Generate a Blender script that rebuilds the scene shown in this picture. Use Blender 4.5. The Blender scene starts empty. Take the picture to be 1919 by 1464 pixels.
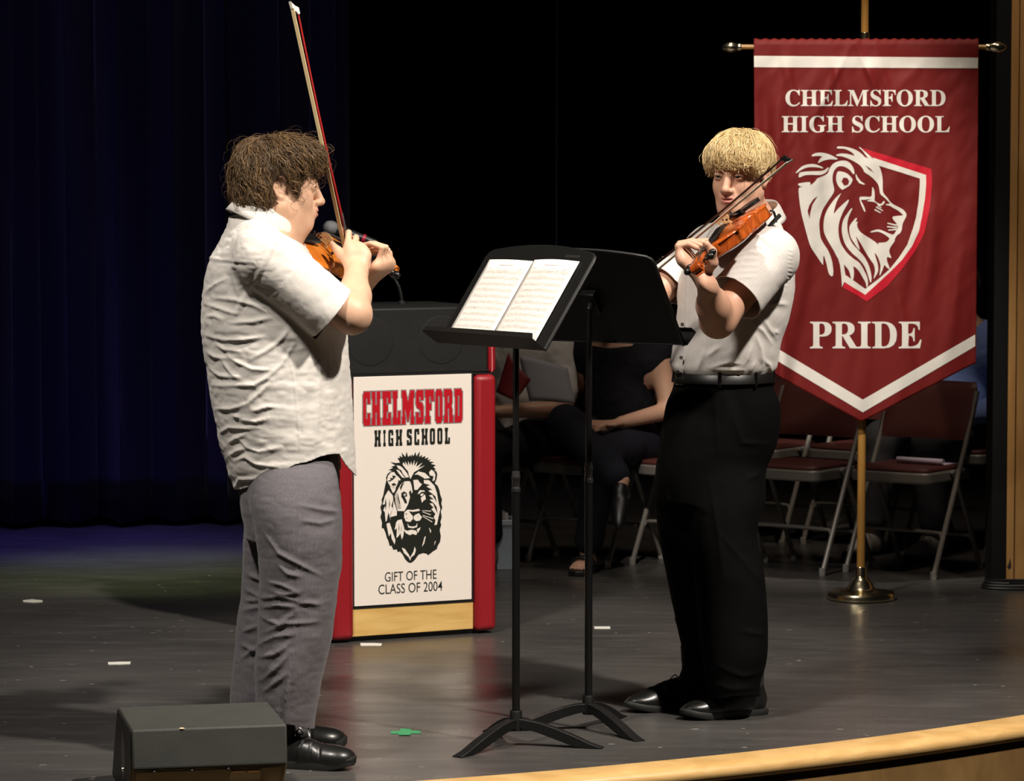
import bpy, bmesh, math, random
import numpy as np
from mathutils import Vector, Matrix, Euler

R = math.radians
rng = np.random.default_rng(7)
random.seed(7)
SC = bpy.context.scene
COL = SC.collection

# ------------------------------------------------------------------ camera
FPX, CXP, CYP = 6120.0, 959.5, 732.0
CAMZ = 1.63
PITCH = math.atan((732.0 - 321.0) / FPX)
cam_d = bpy.data.cameras.new('camera')
cam_d.sensor_width = 36.0
cam_d.lens = FPX / 1919.0 * 36.0
cam_d.clip_end = 200
cam_d.dof.use_dof = True
cam_d.dof.focus_distance = 9.6
cam_d.dof.aperture_fstop = 9.0
cam = bpy.data.objects.new('camera', cam_d)
cam.location = (0, 0, CAMZ)
cam.rotation_euler = (math.pi / 2 - PITCH, 0, 0)
COL.objects.link(cam)
SC.camera = cam

# ------------------------------------------------------------------ view, world, lights
SC.view_settings.view_transform = 'Standard'
SC.view_settings.look = 'None'
SC.view_settings.gamma = 1.0
SC.view_settings.exposure = 0.0
SC.view_settings.use_curve_mapping = False
wd = bpy.data.worlds.new('world')
SC.world = wd
wd.use_nodes = True
wd.node_tree.nodes['Background'].inputs[0].default_value = (0.5, 0.5, 0.62, 1)
wd.node_tree.nodes['Background'].inputs[1].default_value = 0.006


def spot(name, loc, target, watts, cone, blend=0.35, color=(1, 0.86, 0.70), size=0.12):
    d = bpy.data.lights.new(name, 'SPOT')
    d.energy = watts
    d.color = color
    d.spot_size = R(cone)
    d.spot_blend = blend
    d.shadow_soft_size = size
    o = bpy.data.objects.new(name, d)
    COL.objects.link(o)
    o.location = loc
    o.rotation_euler = (Vector(target) - Vector(loc)).to_track_quat('-Z', 'Y').to_euler()
    return o


# front of house wash from the ceiling slot over the audience: strong from house right, weaker from house left
spot('spot_light_house', (3.8, 5.8, 7.6), (0.05, 9.55, 0.9), 4500, 31, 0.55, (1, 0.91, 0.81), 0.2)
spot('spot_light_house', (-2.6, 5.4, 7.6), (0.0, 9.6, 0.9), 2500, 31, 0.55, (1, 0.92, 0.83), 0.4)
# added narrow spot, aimed so that only the banner brightens
spot('fill_spot_banner', (0.6, 8.4, 5.6), (1.15, 12.35, 1.50), 1700, 15.5, 0.7, (1, 0.90, 0.80), 0.08)
# added spot that brightens the proscenium column alone
spot('fill_spot_column', (2.7, 9.3, 6.2), (2.12, 12.77, 1.5), 330, 22, 0.8, (1, 0.84, 0.68), 0.1)
# added weak wide spot that lifts the seated people and chairs
spot('fill_spot_seats', (0.9, 11.6, 6.6), (0.8, 13.6, 0.4), 260, 50, 0.9, (1, 0.82, 0.66), 0.5)
# blue and straw back lights on the floor by the curtain
spot('spot_light_blue', (-1.9, 13.9, 6.6), (-1.75, 14.15, 0.0), 1500, 19, 0.9, (0.22, 0.16, 1.0), 0.3)
spot('fill_spot_curtain', (-2.5, 11.2, 5.6), (-2.1, 14.9, 2.4), 75, 44, 0.8, (0.5, 0.45, 1.0), 0.3)  # added dim blue spot that lifts the dark curtain
spot('spot_light_straw', (-2.9, 12.0, 6.4), (-1.45, 13.25, 0.0), 1500, 17, 0.9, (0.85, 1.0, 0.5), 0.3)


# ------------------------------------------------------------------ projection helpers (measuring only)
def ray(px, py):
    x = (px - CXP) / FPX
    v = -(py - CYP) / FPX
    c, s = math.cos(PITCH), math.sin(PITCH)
    return np.array([x, c + v * s, -s + v * c])


def P(px, py, Y):
    r = ray(px, py)
    t = Y / r[1]
    return np.array([r[0] * t, Y, CAMZ + r[2] * t])


def G(px, py, z=0.0):
    r = ray(px, py)
    t = (z - CAMZ) / r[2]
    return np.array([r[0] * t, r[1] * t, z])


# ------------------------------------------------------------------ materials
MATS = {}


def mat(name, base, rough=0.6, spec=0.5, metal=0.0, bump=0.0, bscale=80.0, var=0.0, vscale=6.0,
        sss=0.0, coat=0.0, sheen=0.0, stretch=(1, 1, 1), detail=3.0, coords='Object'):
    if name in MATS:
        return MATS[name]
    m = bpy.data.materials.new(name)
    m.use_nodes = True
    nt = m.node_tree
    b = nt.nodes['Principled BSDF']
    b.inputs['Base Color'].default_value = (*base, 1)
    b.inputs['Roughness'].default_value = rough
    b.inputs['Specular IOR Level'].default_value = spec
    b.inputs['Metallic'].default_value = metal
    b.inputs['Coat Weight'].default_value = coat
    b.inputs['Sheen Weight'].default_value = sheen
    if sss:
        b.inputs['Subsurface Weight'].default_value = sss
        b.inputs['Subsurface Radius'].default_value = (0.010, 0.004, 0.002)
        b.inputs['Subsurface Scale'].default_value = 1.0
    if bump or var:
        tc = nt.nodes.new('ShaderNodeTexCoord')
        mp = nt.nodes.new('ShaderNodeMapping')
        mp.inputs['Scale'].default_value = stretch
        nt.links.new(tc.outputs[coords], mp.inputs[0])
    if var:
        n = nt.nodes.new('ShaderNodeTexNoise')
        n.inputs['Scale'].default_value = vscale
        n.inputs['Detail'].default_value = detail
        nt.links.new(mp.outputs[0], n.inputs['Vector'])
        mx = nt.nodes.new('ShaderNodeMix')
        mx.data_type = 'RGBA'
        lo = tuple(max(0, c * (1 - var)) for c in base)
        hi = tuple(min(1, c * (1 + var)) for c in base)
        mx.inputs['A'].default_value = (*lo, 1)
        mx.inputs['B'].default_value = (*hi, 1)
        nt.links.new(n.outputs['Fac'], mx.inputs['Factor'])
        nt.links.new(mx.outputs['Result'], b.inputs['Base Color'])
    if bump:
        n2 = nt.nodes.new('ShaderNodeTexNoise')
        n2.inputs['Scale'].default_value = bscale
        n2.inputs['Detail'].default_value = 2.0
        nt.links.new(mp.outputs[0], n2.inputs['Vector'])
        bp = nt.nodes.new('ShaderNodeBump')
        bp.inputs['Strength'].default_value = bump
        bp.inputs['Distance'].default_value = 0.002
        nt.links.new(n2.outputs['Fac'], bp.inputs['Height'])
        nt.links.new(bp.outputs[0], b.inputs['Normal'])
    MATS[name] = m
    return m


def wood_mat(name, c1, c2, rough=0.4, scale=(1, 8, 8), coat=0.0, nscale=6.0, coords='Object'):
    if name in MATS:
        return MATS[name]
    m = bpy.data.materials.new(name)
    m.use_nodes = True
    nt = m.node_tree
    b = nt.nodes['Principled BSDF']
    b.inputs['Roughness'].default_value = rough
    b.inputs['Coat Weight'].default_value = coat
    b.inputs['Coat Roughness'].default_value = 0.15
    tc = nt.nodes.new('ShaderNodeTexCoord')
    mp = nt.nodes.new('ShaderNodeMapping')
    mp.inputs['Scale'].default_value = scale
    n = nt.nodes.new('ShaderNodeTexNoise')
    n.inputs['Scale'].default_value = nscale
    n.inputs['Detail'].default_value = 5
    n.inputs['Distortion'].default_value = 0.6
    cr = nt.nodes.new('ShaderNodeValToRGB')
    cr.color_ramp.elements[0].position = 0.32
    cr.color_ramp.elements[1].position = 0.68
    cr.color_ramp.elements[0].color = (*c1, 1)
    cr.color_ramp.elements[1].color = (*c2, 1)
    nt.links.new(tc.outputs[coords], mp.inputs[0])
    nt.links.new(mp.outputs[0], n.inputs['Vector'])
    nt.links.new(n.outputs['Fac'], cr.inputs[0])
    nt.links.new(cr.outputs[0], b.inputs['Base Color'])
    MATS[name] = m
    return m


# ------------------------------------------------------------------ object helpers
def link(o, parent=None):
    COL.objects.link(o)
    if parent is not None:
        o.parent = parent
        if parent.type == 'EMPTY' and parent.parent is None:
            o.matrix_parent_inverse = Matrix.LocRotScale(parent.location, parent.rotation_euler, parent.scale).inverted()
    return o


def tag(o, label=None, cat=None, group=None, kind=None):
    if label:
        o['label'] = label
    if cat:
        o['category'] = cat
    if group:
        o['group'] = group
    if kind:
        o['kind'] = kind
    return o


def thing(name, loc, label, cat, group=None):
    o = bpy.data.objects.new(name, None)
    o.empty_display_size = 0.1
    COL.objects.link(o)
    o.location = tuple(float(c) for c in loc)
    return tag(o, label, cat, group)


def mesh_obj(name, verts, faces, m, parent=None, smooth=True, angle=None):
    me = bpy.data.meshes.new(name)
    me.from_pydata([tuple(map(float, v)) for v in verts], [], [tuple(map(int, f)) for f in faces])
    return finish(name, me, m, parent, smooth, angle)


def finish(name, me, m, parent=None, smooth=True, angle=None):
    me.validate()
    if m is not None:
        for mm in (m if isinstance(m, (list, tuple)) else [m]):
            me.materials.append(mm)
    if smooth:
        me.polygons.foreach_set('use_smooth', np.ones(len(me.polygons), bool))
        if angle is not None:
            try:
                me.set_sharp_from_angle(angle=R(angle))
            except Exception:
                pass
    o = bpy.data.objects.new(name, me)
    return link(o, parent)


def np_mesh(name, V, Q, m, parent=None, smooth=True, mi=None):
    """V (n,3) array, Q (m,k) int array of equal sized faces"""
    me = bpy.data.meshes.new(name)
    k = Q.shape[1]
    me.vertices.add(len(V))
    me.vertices.foreach_set('co', V.astype(np.float32).ravel())
    me.loops.add(Q.size)
    me.loops.foreach_set('vertex_index', Q.astype(np.int32).ravel())
    me.polygons.add(len(Q))
    me.polygons.foreach_set('loop_start', np.arange(0, Q.size, k, dtype=np.int32))
    me.polygons.foreach_set('loop_total', np.full(len(Q), k, np.int32))
    me.update(calc_edges=True)
    for mm in (m if isinstance(m, (list, tuple)) else [m]):
        me.materials.append(mm)
    if mi is not None:
        me.polygons.foreach_set('material_index', mi.astype(np.int32))
    me.polygons.foreach_set('use_smooth', np.full(len(Q), smooth, bool))
    o = bpy.data.objects.new(name, me)
    return link(o, parent)


class MB:
    """collects simple shapes into one mesh"""

    def __init__(self):
        self.v = []
        self.f = []

    def add(self, verts, faces):
        n = len(self.v)
        self.v.extend([tuple(map(float, p)) for p in verts])
        self.f.extend([tuple(int(i) + n for i in f) for f in faces])
        return self

    def box(self, c, s, rot=None):
        hx, hy, hz = s[0] / 2, s[1] / 2, s[2] / 2
        vs = [Vector((x, y, z)) for x in (-hx, hx) for y in (-hy, hy) for z in (-hz, hz)]
        if rot is not None:
            vs = [rot @ p for p in vs]
        vs = [p + Vector(c) for p in vs]
        fs = [(0, 1, 3, 2), (4, 6, 7, 5), (0, 4, 5, 1), (2, 3, 7, 6), (0, 2, 6, 4), (1, 5, 7, 3)]
        return self.add(vs, fs)

    def tube(self, pts, rad, n=10, cap=True, flat=None, up=None):
        pts = [Vector([float(c) for c in p]) for p in pts]
        if not hasattr(rad, '__len__'):
            rad = [rad] * len(pts)
        prev = None
        vs, fs = [], []
        for i, p in enumerate(pts):
            if i == 0:
                t = pts[1] - p
            elif i == len(pts) - 1:
                t = p - pts[i - 1]
            else:
                t = (pts[i + 1] - p).normalized() + (p - pts[i - 1]).normalized()
            t.normalize()
            if prev is None:
                a = Vector(up) if up is not None else (Vector((0, 0, 1)) if abs(t.z) < 0.9 else Vector((1, 0, 0)))
            else:
                a = prev
            a = (a - t * a.dot(t)).normalized()
            prev = a
            b = t.cross(a)
            fl = flat if flat else 1.0
            for k in range(n):
                an = 2 * math.pi * k / n
                vs.append(p + (a * math.cos(an) * fl + b * math.sin(an)) * rad[i])
        for i in range(len(pts) - 1):
            for k in range(n):
                k2 = (k + 1) % n
                fs.append((i * n + k, i * n + k2, (i + 1) * n + k2, (i + 1) * n + k))
        if cap:
            fs.append(tuple(range(n - 1, -1, -1)))
            fs.append(tuple((len(pts) - 1) * n + k for k in range(n)))
        return self.add(vs, fs)

    def lathe(self, prof, n=32, c=(0, 0, 0), rot=None):
        vs, fs = [], []
        for (r, z) in prof:
            for k in range(n):
                a = 2 * math.pi * k / n
                p = Vector((r * math.cos(a), r * math.sin(a), z))
                if rot is not None:
                    p = rot @ p
                vs.append(p + Vector(c))
        for i in range(len(prof) - 1):
            for k in range(n):
                k2 = (k + 1) % n
                fs.append((i * n + k, i * n + k2, (i + 1) * n + k2, (i + 1) * n + k))
        fs.append(tuple(range(n - 1, -1, -1)))
        fs.append(tuple((len(prof) - 1) * n + k for k in range(n)))
        return self.add(vs, fs)

    def prism(self, poly, o, ex, ey, ez, h0, h1):
        """polygon in plane (ex,ey) at o, extruded along ez"""
        o, ex, ey, ez = (np.array(q, float) for q in (o, ex, ey, ez))
        n = len(poly)
        vs = [o + ex * p[0] + ey * p[1] + ez * h0 for p in poly] + [o + ex * p[0] + ey * p[1] + ez * h1 for p in poly]
        fs = [tuple(range(n - 1, -1, -1)), tuple(range(n, 2 * n))]
        fs += [(i, (i + 1) % n, n + (i + 1) % n, n + i) for i in range(n)]
        return self.add(vs, fs)

    def build(self, name, m, parent=None, smooth=True, angle=35, bevel=0.0, seg=2, sub=0):
        o = mesh_obj(name, self.v, self.f, m, parent, smooth, angle)
        bm = bmesh.new()
        bm.from_mesh(o.data)
        bmesh.ops.recalc_face_normals(bm, faces=bm.faces)
        bm.to_mesh(o.data)
        bm.free()
        if smooth and angle is not None:
            o.data.set_sharp_from_angle(angle=R(angle))
        if bevel:
            b = o.modifiers.new('bevel', 'BEVEL')
            b.width = bevel
            b.segments = seg
            b.limit_method = 'ANGLE'
            b.angle_limit = R(30)
            b.harden_normals = False
        if sub:
            s = o.modifiers.new('sub', 'SUBSURF')
            s.levels = sub
            s.render_levels = sub
        return o


def copy_tree(o, parent=None):
    c = o.copy()
    COL.objects.link(c)
    if parent is not None:
        c.parent = parent
    for ch in list(o.children):
        copy_tree(ch, c)
    return c


def catmull(pts, n=8, closed=False):
    pts = [np.array(p, float) for p in pts]
    out = []
    N = len(pts)
    rngi = range(N if closed else N - 1)
    for i in rngi:
        p1, p2 = pts[i], pts[(i + 1) % N]
        p0 = pts[i - 1] if (i > 0 or closed) else 2 * p1 - p2
        p3 = pts[(i + 2) % N] if (i + 2 < N or closed) else 2 * p2 - p1
        for k in range(n):
            t = k / n
            out.append(0.5 * (2 * p1 + (p2 - p0) * t + (2 * p0 - 5 * p1 + 4 * p2 - p3) * t * t + (3 * p1 - p0 - 3 * p2 + p3) * t ** 3))
    if not closed:
        out.append(pts[-1])
    return out


# ------------------------------------------------------------------ flat print: filled 2D outlines
def fill2d(polys, offset=0.0):
    """list of closed polygons (even-odd) -> verts2d, tris"""
    cu = bpy.data.curves.new('tmp', 'CURVE')
    cu.dimensions = '2D'
    cu.fill_mode = 'BOTH'
    cu.offset = offset
    for poly in polys:
        sp = cu.splines.new('POLY')
        sp.points.add(len(poly) - 1)
        for i, p in enumerate(poly):
            sp.points[i].co = (p[0], p[1], 0, 1)
        sp.use_cyclic_u = True
    o = bpy.data.objects.new('tmp', cu)
    me = o.to_mesh()
    V = [tuple(v.co)[:2] for v in me.vertices]
    Fc = [tuple(p.vertices) for p in me.polygons]
    o.to_mesh_clear()
    bpy.data.objects.remove(o)
    bpy.data.curves.remove(cu)
    return V, Fc


def text2d(s, fit=None, shear=0.0, offset=0.0, spacing=1.0):
    """text outlines as verts2d, faces; fit=(x0,y0,x1,y1) stretches the bounding box"""
    cu = bpy.data.curves.new('tmp', 'FONT')
    cu.body = s
    cu.space_character = spacing
    cu.offset = offset
    cu.resolution_u = 4
    o = bpy.data.objects.new('tmp', cu)
    me = o.to_mesh()
    V = np.array([tuple(v.co)[:2] for v in me.vertices])
    Fc = [tuple(p.vertices) for p in me.polygons]
    o.to_mesh_clear()
    bpy.data.objects.remove(o)
    bpy.data.curves.remove(cu)
    if fit is not None:
        lo, hi = V.min(0), V.max(0)
        a = np.array([fit[0], fit[1]])
        b = np.array([fit[2], fit[3]])
        V = a + (V - lo) / (hi - lo) * (b - a)
    return V, Fc


def cut_grid(V, Fc, step):
    """subdivide a flat mesh along a grid so it can follow a curved cloth"""
    bm = bmesh.new()
    vs = [bm.verts.new((p[0], p[1], 0)) for p in V]
    for f in Fc:
        try:
            bm.faces.new([vs[i] for i in f])
        except ValueError:
            pass
    lo = np.min(V, 0)
    hi = np.max(V, 0)
    for ax in (0, 1):
        q = lo[ax] + step
        while q < hi[ax]:
            co = (q, 0, 0) if ax == 0 else (0, q, 0)
            no = (1, 0, 0) if ax == 0 else (0, 1, 0)
            bmesh.ops.bisect_plane(bm, geom=bm.verts[:] + bm.edges[:] + bm.faces[:], plane_co=co, plane_no=no)
            q += step
    bm.verts.index_update()
    V2 = [tuple(v.co)[:2] for v in bm.verts]
    F2 = [tuple(v.index for v in f.verts) for f in bm.faces]
    bm.free()
    return V2, F2


# ------------------------------------------------------------------ noise
def _hash(ix, iy, iz, seed):
    h = (ix * 374761393 + iy * 668265263 + iz * 2147483647 + seed * 1274126177) & 0xFFFFFFFF
    h = ((h ^ (h >> 13)) * 1274126177) & 0xFFFFFFFF
    h = h ^ (h >> 16)
    return (h & 0xFFFF) / 32767.5 - 1.0


def vnoise(Pn, seed=0):
    """value noise in [-1,1], Pn (n,3)"""
    Pn = np.asarray(Pn, float)
    i = np.floor(Pn).astype(np.int64)
    f = Pn - i
    u = f * f * f * (f * (f * 6 - 15) + 10)
    out = 0
    for dx in (0, 1):
        for dy in (0, 1):
            for dz in (0, 1):
                w = (u[:, 0] if dx else 1 - u[:, 0]) * (u[:, 1] if dy else 1 - u[:, 1]) * (u[:, 2] if dz else 1 - u[:, 2])
                out = out + w * _hash(i[:, 0] + dx, i[:, 1] + dy, i[:, 2] + dz, seed)
    return out


def fbm(Pn, seed=0, oct=3):
    s, a, t = 0, 1.0, 0
    for k in range(oct):
        s = s + a * vnoise(Pn * 2 ** k, seed + k)
        t += a
        a *= 0.5
    return s / t


# ------------------------------------------------------------------ signed distance modelling (bodies, cloth)
def nrm(v):
    v = np.asarray(v, float)
    return v / np.linalg.norm(v)


def frame(f, up=(0, 0, 1)):
    """columns: forward, left, up"""
    f = nrm(f)
    l = nrm(np.cross(up, f))
    u = np.cross(f, l)
    return np.stack([f, l, u], 1)


class Prim:
    __slots__ = ('f', 'lo', 'hi', 'k', 'op')

    def __init__(s, f, lo, hi, k, op):
        s.f, s.lo, s.hi, s.k, s.op = f, np.asarray(lo, float), np.asarray(hi, float), k, op


def cone(a, b, ra, rb, k=0.012, op='u'):
    a = np.asarray(a, float)
    b = np.asarray(b, float)
    ba = b - a
    L2 = max(ba @ ba, 1e-12)

    def f(p):
        pa = p - a
        h = np.clip(pa @ ba / L2, 0, 1)
        return np.linalg.norm(pa - h[:, None] * ba, axis=1) - (ra + (rb - ra) * h)
    r = max(ra, rb)
    return Prim(f, np.minimum(a, b) - r, np.maximum(a, b) + r, k, op)


def fcone(a, b, ra, rb, side, flat, k=0.012, op='u'):
    """flattened cone: thickness along `side` scaled by flat (<1 = thinner)"""
    a = np.asarray(a, float)
    b = np.asarray(b, float)
    ba = b - a
    L2 = max(ba @ ba, 1e-12)
    sd = np.asarray(side, float)
    sd = sd - ba * (sd @ ba) / L2
    sd = sd / np.linalg.norm(sd)

    def f(p):
        pa = p - a
        h = np.clip(pa @ ba / L2, 0, 1)
        q = pa - h[:, None] * ba
        c = q @ sd
        q = q + np.outer(c * (1 / flat - 1), sd)
        return (np.linalg.norm(q, axis=1) - (ra + (rb - ra) * h)) * (0.5 + 0.5 * flat)
    r = max(ra, rb) * max(1, flat)
    return Prim(f, np.minimum(a, b) - r, np.maximum(a, b) + r, k, op)


def chain(pts, radii, k=0.012, op='u'):
    return [cone(pts[i], pts[i + 1], radii[i], radii[i + 1], k, op) for i in range(len(pts) - 1)]


def ell(c, r, Rm=None, k=0.012, op='u'):
    c = np.asarray(c, float)
    r = np.asarray(r, float)
    Rm = np.eye(3) if Rm is None else Rm

    def f(p):
        q = (p - c) @ Rm
        k0 = np.linalg.norm(q / r, axis=1)
        k1 = np.linalg.norm(q / (r * r), axis=1)
        return k0 * (k0 - 1) / np.maximum(k1, 1e-9)
    m = np.abs(Rm) @ r
    return Prim(f, c - m, c + m, k, op)


def loft(keys, k=0.02, op='u', n=2.0, cap=True):
    """keys: (z, cx, cy, a, b, rot_deg) elliptical sections along z, smooth interpolation"""
    ks = np.array(sorted(keys), float)
    zs = np.linspace(ks[0, 0], ks[-1, 0], 160)
    tang = np.gradient(ks, ks[:, 0], axis=0)
    idx = np.clip(np.searchsorted(ks[:, 0], zs) - 1, 0, len(ks) - 2)
    h = (ks[idx + 1, 0] - ks[idx, 0])
    t = (zs - ks[idx, 0]) / h
    t = t[:, None]
    h = h[:, None]
    tab = ((2 * t ** 3 - 3 * t ** 2 + 1) * ks[idx] + (t ** 3 - 2 * t ** 2 + t) * h * tang[idx]
           + (-2 * t ** 3 + 3 * t ** 2) * ks[idx + 1] + (t ** 3 - t ** 2) * h * tang[idx + 1])
    z0, z1 = ks[0, 0], ks[-1, 0]

    def f(p):
        z = np.clip(p[:, 2], z0, z1)
        cx, cy, a, b, ro = (np.interp(z, zs, tab[:, j]) for j in range(1, 6))
        ro = np.radians(ro)
        x, y = p[:, 0] - cx, p[:, 1] - cy
        u = np.cos(ro) * x + np.sin(ro) * y
        v = -np.sin(ro) * x + np.cos(ro) * y
        if n == 2.0:
            k0 = np.sqrt((u / a) ** 2 + (v / b) ** 2)
            k1 = np.sqrt((u / a ** 2) ** 2 + (v / b ** 2) ** 2)
            d = k0 * (k0 - 1) / np.maximum(k1, 1e-9)
        else:
            k0 = (np.abs(u / a) ** n + np.abs(v / b) ** n) ** (1 / n)
            d = (k0 - 1) * np.minimum(a, b)
        if cap:
            dz = np.maximum(p[:, 2] - z1, z0 - p[:, 2])
            d = np.maximum(d, dz)
        return d
    m = np.maximum(ks[:, 3], ks[:, 4]).max()
    lo = [ks[:, 1].min() - m, ks[:, 2].min() - m, z0]
    hi = [ks[:, 1].max() + m, ks[:, 2].max() + m, z1]
    return Prim(f, lo, hi, k, op)


def sdf(prims, p, cull=0.05):
    d = np.full(len(p), 0.5)
    for q in prims:
        m = q.k + cull
        sel = np.all((p > q.lo - m) & (p < q.hi + m), axis=1)
        if not sel.any():
            continue
        e = q.f(p[sel])
        c = d[sel]
        k = q.k
        if q.op == 'u':
            hh = np.maximum(k - np.abs(c - e), 0) / k if k > 0 else 0
            d[sel] = np.minimum(c, e) - hh * hh * k * 0.25
        else:
            e = -e
            hh = np.maximum(k - np.abs(c - e), 0) / k if k > 0 else 0
            d[sel] = np.maximum(c, e) + hh * hh * k * 0.25
    return d


def surf(prims, h, pad=0.02, lo=None, hi=None, smooth=2, extra=None):
    """surface nets of the prims; returns V, Q"""
    us = [q for q in prims if q.op == 'u']
    lo = np.min([q.lo for q in us], 0) - pad if lo is None else np.asarray(lo, float)
    hi = np.max([q.hi for q in us], 0) + pad if hi is None else np.asarray(hi, float)
    C = 6
    nb = np.ceil((hi - lo) / (h * C)).astype(int)
    fn = (lambda p: sdf(prims, p)) if extra is None else (lambda p: extra(p, sdf(prims, p)))
    ax = [lo[i] + (np.arange(nb[i]) + 0.5) * h * C - h * 0.5 for i in range(3)]
    gx, gy, gz = np.meshgrid(*ax, indexing='ij')
    pc = np.stack([gx.ravel(), gy.ravel(), gz.ravel()], 1)
    dc = np.concatenate([fn(pc[i:i + 400000]) for i in range(0, len(pc), 400000)]).reshape(nb)
    near = np.abs(dc) < h * C * 1.5
    D = np.repeat(np.repeat(np.repeat(np.where(dc < 0, -1., 1.).astype(np.float32), C, 0), C, 1), C, 2)
    bi = np.argwhere(near)
    off = np.stack(np.meshgrid(*[np.arange(C)] * 3, indexing='ij'), -1).reshape(-1, 3)
    for s in range(0, len(bi), 2500):
        ii = (bi[s:s + 2500, None, :] * C + off[None]).reshape(-1, 3)
        D[ii[:, 0], ii[:, 1], ii[:, 2]] = fn(lo + ii * h)
    S = D < 0
    cnt = np.zeros(np.array(S.shape) - 1, np.int8)
    cs = [(dx, dy, dz) for dx in (0, 1) for dy in (0, 1) for dz in (0, 1)]
    X, Y, Z = S.shape
    for (dx, dy, dz) in cs:
        cnt += S[dx:X - 1 + dx, dy:Y - 1 + dy, dz:Z - 1 + dz]
    act = (cnt > 0) & (cnt < 8)
    ci = np.argwhere(act)
    vid = np.full(act.shape, -1, np.int32)
    vid[act] = np.arange(len(ci))
    val = np.stack([D[ci[:, 0] + a, ci[:, 1] + b, ci[:, 2] + c] for (a, b, c) in cs], 1)
    acc = np.zeros((len(ci), 3))
    num = np.zeros(len(ci))
    csa = np.array(cs, float)
    for i in range(8):
        for j in range(i + 1, 8):
            if np.abs(csa[i] - csa[j]).sum() == 1:
                m = (val[:, i] < 0) != (val[:, j] < 0)
                t = val[m, i] / (val[m, i] - val[m, j])
                acc[m] += csa[i] + t[:, None] * (csa[j] - csa[i])
                num[m] += 1
    V = lo + (ci + acc / num[:, None]) * h
    quads = []
    for axn in range(3):
        sl0 = [slice(None)] * 3
        sl1 = [slice(None)] * 3
        sl0[axn] = slice(0, -1)
        sl1[axn] = slice(1, None)
        A, B = S[tuple(sl0)], S[tuple(sl1)]
        ch = A != B
        o1, o2 = (axn + 1) % 3, (axn + 2) % 3
        e = np.argwhere(ch)
        e = e[(e[:, o1] > 0) & (e[:, o2] > 0) & (e[:, o1] < S.shape[o1] - 1) & (e[:, o2] < S.shape[o2] - 1)]
        flip = A[e[:, 0], e[:, 1], e[:, 2]]
        q = []
        for (s1, s2) in ((0, 0), (1, 0), (1, 1), (0, 1)):
            c = e.copy()
            c[:, o1] -= 1 - s1
            c[:, o2] -= 1 - s2
            q.append(vid[c[:, 0], c[:, 1], c[:, 2]])
        q = np.stack(q, 1)
        q[~flip] = q[~flip][:, ::-1]
        quads.append(q)
    Q = np.concatenate(quads)
    Q = Q[(Q >= 0).all(1)]
    V = lap(V, Q, smooth)
    return V, Q


def lap(V, Q, it, w=0.5):
    k = Q.shape[1]
    e = np.concatenate([Q[:, [i, (i + 1) % k]] for i in range(k)])
    e = np.concatenate([e, e[:, ::-1]])
    n = np.bincount(e[:, 0], minlength=len(V)).astype(float)
    n[n == 0] = 1
    for _ in range(it):
        A = np.stack([np.bincount(e[:, 0], V[e[:, 1], c], minlength=len(V)) for c in range(3)], 1) / n[:, None]
        V = V + w * (A - V)
    return V


def vnormals(V, Q):
    a, b, c = V[Q[:, 0]], V[Q[:, 1]], V[Q[:, 2]]
    fn = np.cross(b - a, c - a)
    if Q.shape[1] == 4:
        fn = np.cross(V[Q[:, 2]] - V[Q[:, 0]], V[Q[:, 3]] - V[Q[:, 1]])
    N = np.zeros_like(V)
    for i in range(Q.shape[1]):
        for cidx in range(3):
            N[:, cidx] += np.bincount(Q[:, i], fn[:, cidx], minlength=len(V))
    l = np.linalg.norm(N, axis=1)
    l[l == 0] = 1
    return N / l[:, None]


def tri(Q):
    return np.concatenate([Q[:, [0, 1, 2]], Q[:, [0, 2, 3]]]) if Q.shape[1] == 4 else Q


def clip(V, T, f):
    """keep the f<0 part of a triangle mesh; f per-vertex array"""
    ins = f < 0
    c = ins[T].sum(1)
    keep = T[c == 3]
    newv = []
    cache = {}
    out = []

    def mid(i, j):
        key = (i, j) if i < j else (j, i)
        if key not in cache:
            t = f[i] / (f[i] - f[j])
            cache[key] = len(V) + len(newv)
            newv.append(V[i] + t * (V[j] - V[i]))
        return cache[key]
    for t in T[c == 1]:
        k = int(np.argmax(ins[t]))
        a, b, d = int(t[k]), int(t[(k + 1) % 3]), int(t[(k + 2) % 3])
        out.append((a, mid(a, b), mid(a, d)))
    for t in T[c == 2]:
        k = int(np.argmin(ins[t]))
        a, b, d = int(t[k]), int(t[(k + 1) % 3]), int(t[(k + 2) % 3])
        m1, m2 = mid(a, b), mid(a, d)
        out.append((m1, b, d))
        out.append((m1, d, m2))
    T2 = np.concatenate([keep, np.array(out, int).reshape(-1, 3)])
    V2 = np.concatenate([V, np.array(newv).reshape(-1, 3)])
    used = np.unique(T2)
    mp = np.full(len(V2), -1)
    mp[used] = np.arange(len(used))
    return V2[used], mp[T2]


def seg_dist2(pa, path):
    """distance from 2D points to polyline"""
    d = np.full(len(pa), 9.0)
    tt = np.zeros(len(pa))
    n = len(path) - 1
    for i in range(n):
        a, b = np.array(path[i]), np.array(path[i + 1])
        ba = b - a
        h = np.clip((pa - a) @ ba / max(ba @ ba, 1e-12), 0, 1)
        e = np.linalg.norm(pa - a - h[:, None] * ba, axis=1)
        m = e < d
        d[m] = e[m]
        tt[m] = (i + h[m]) / n
    return d, tt
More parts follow.
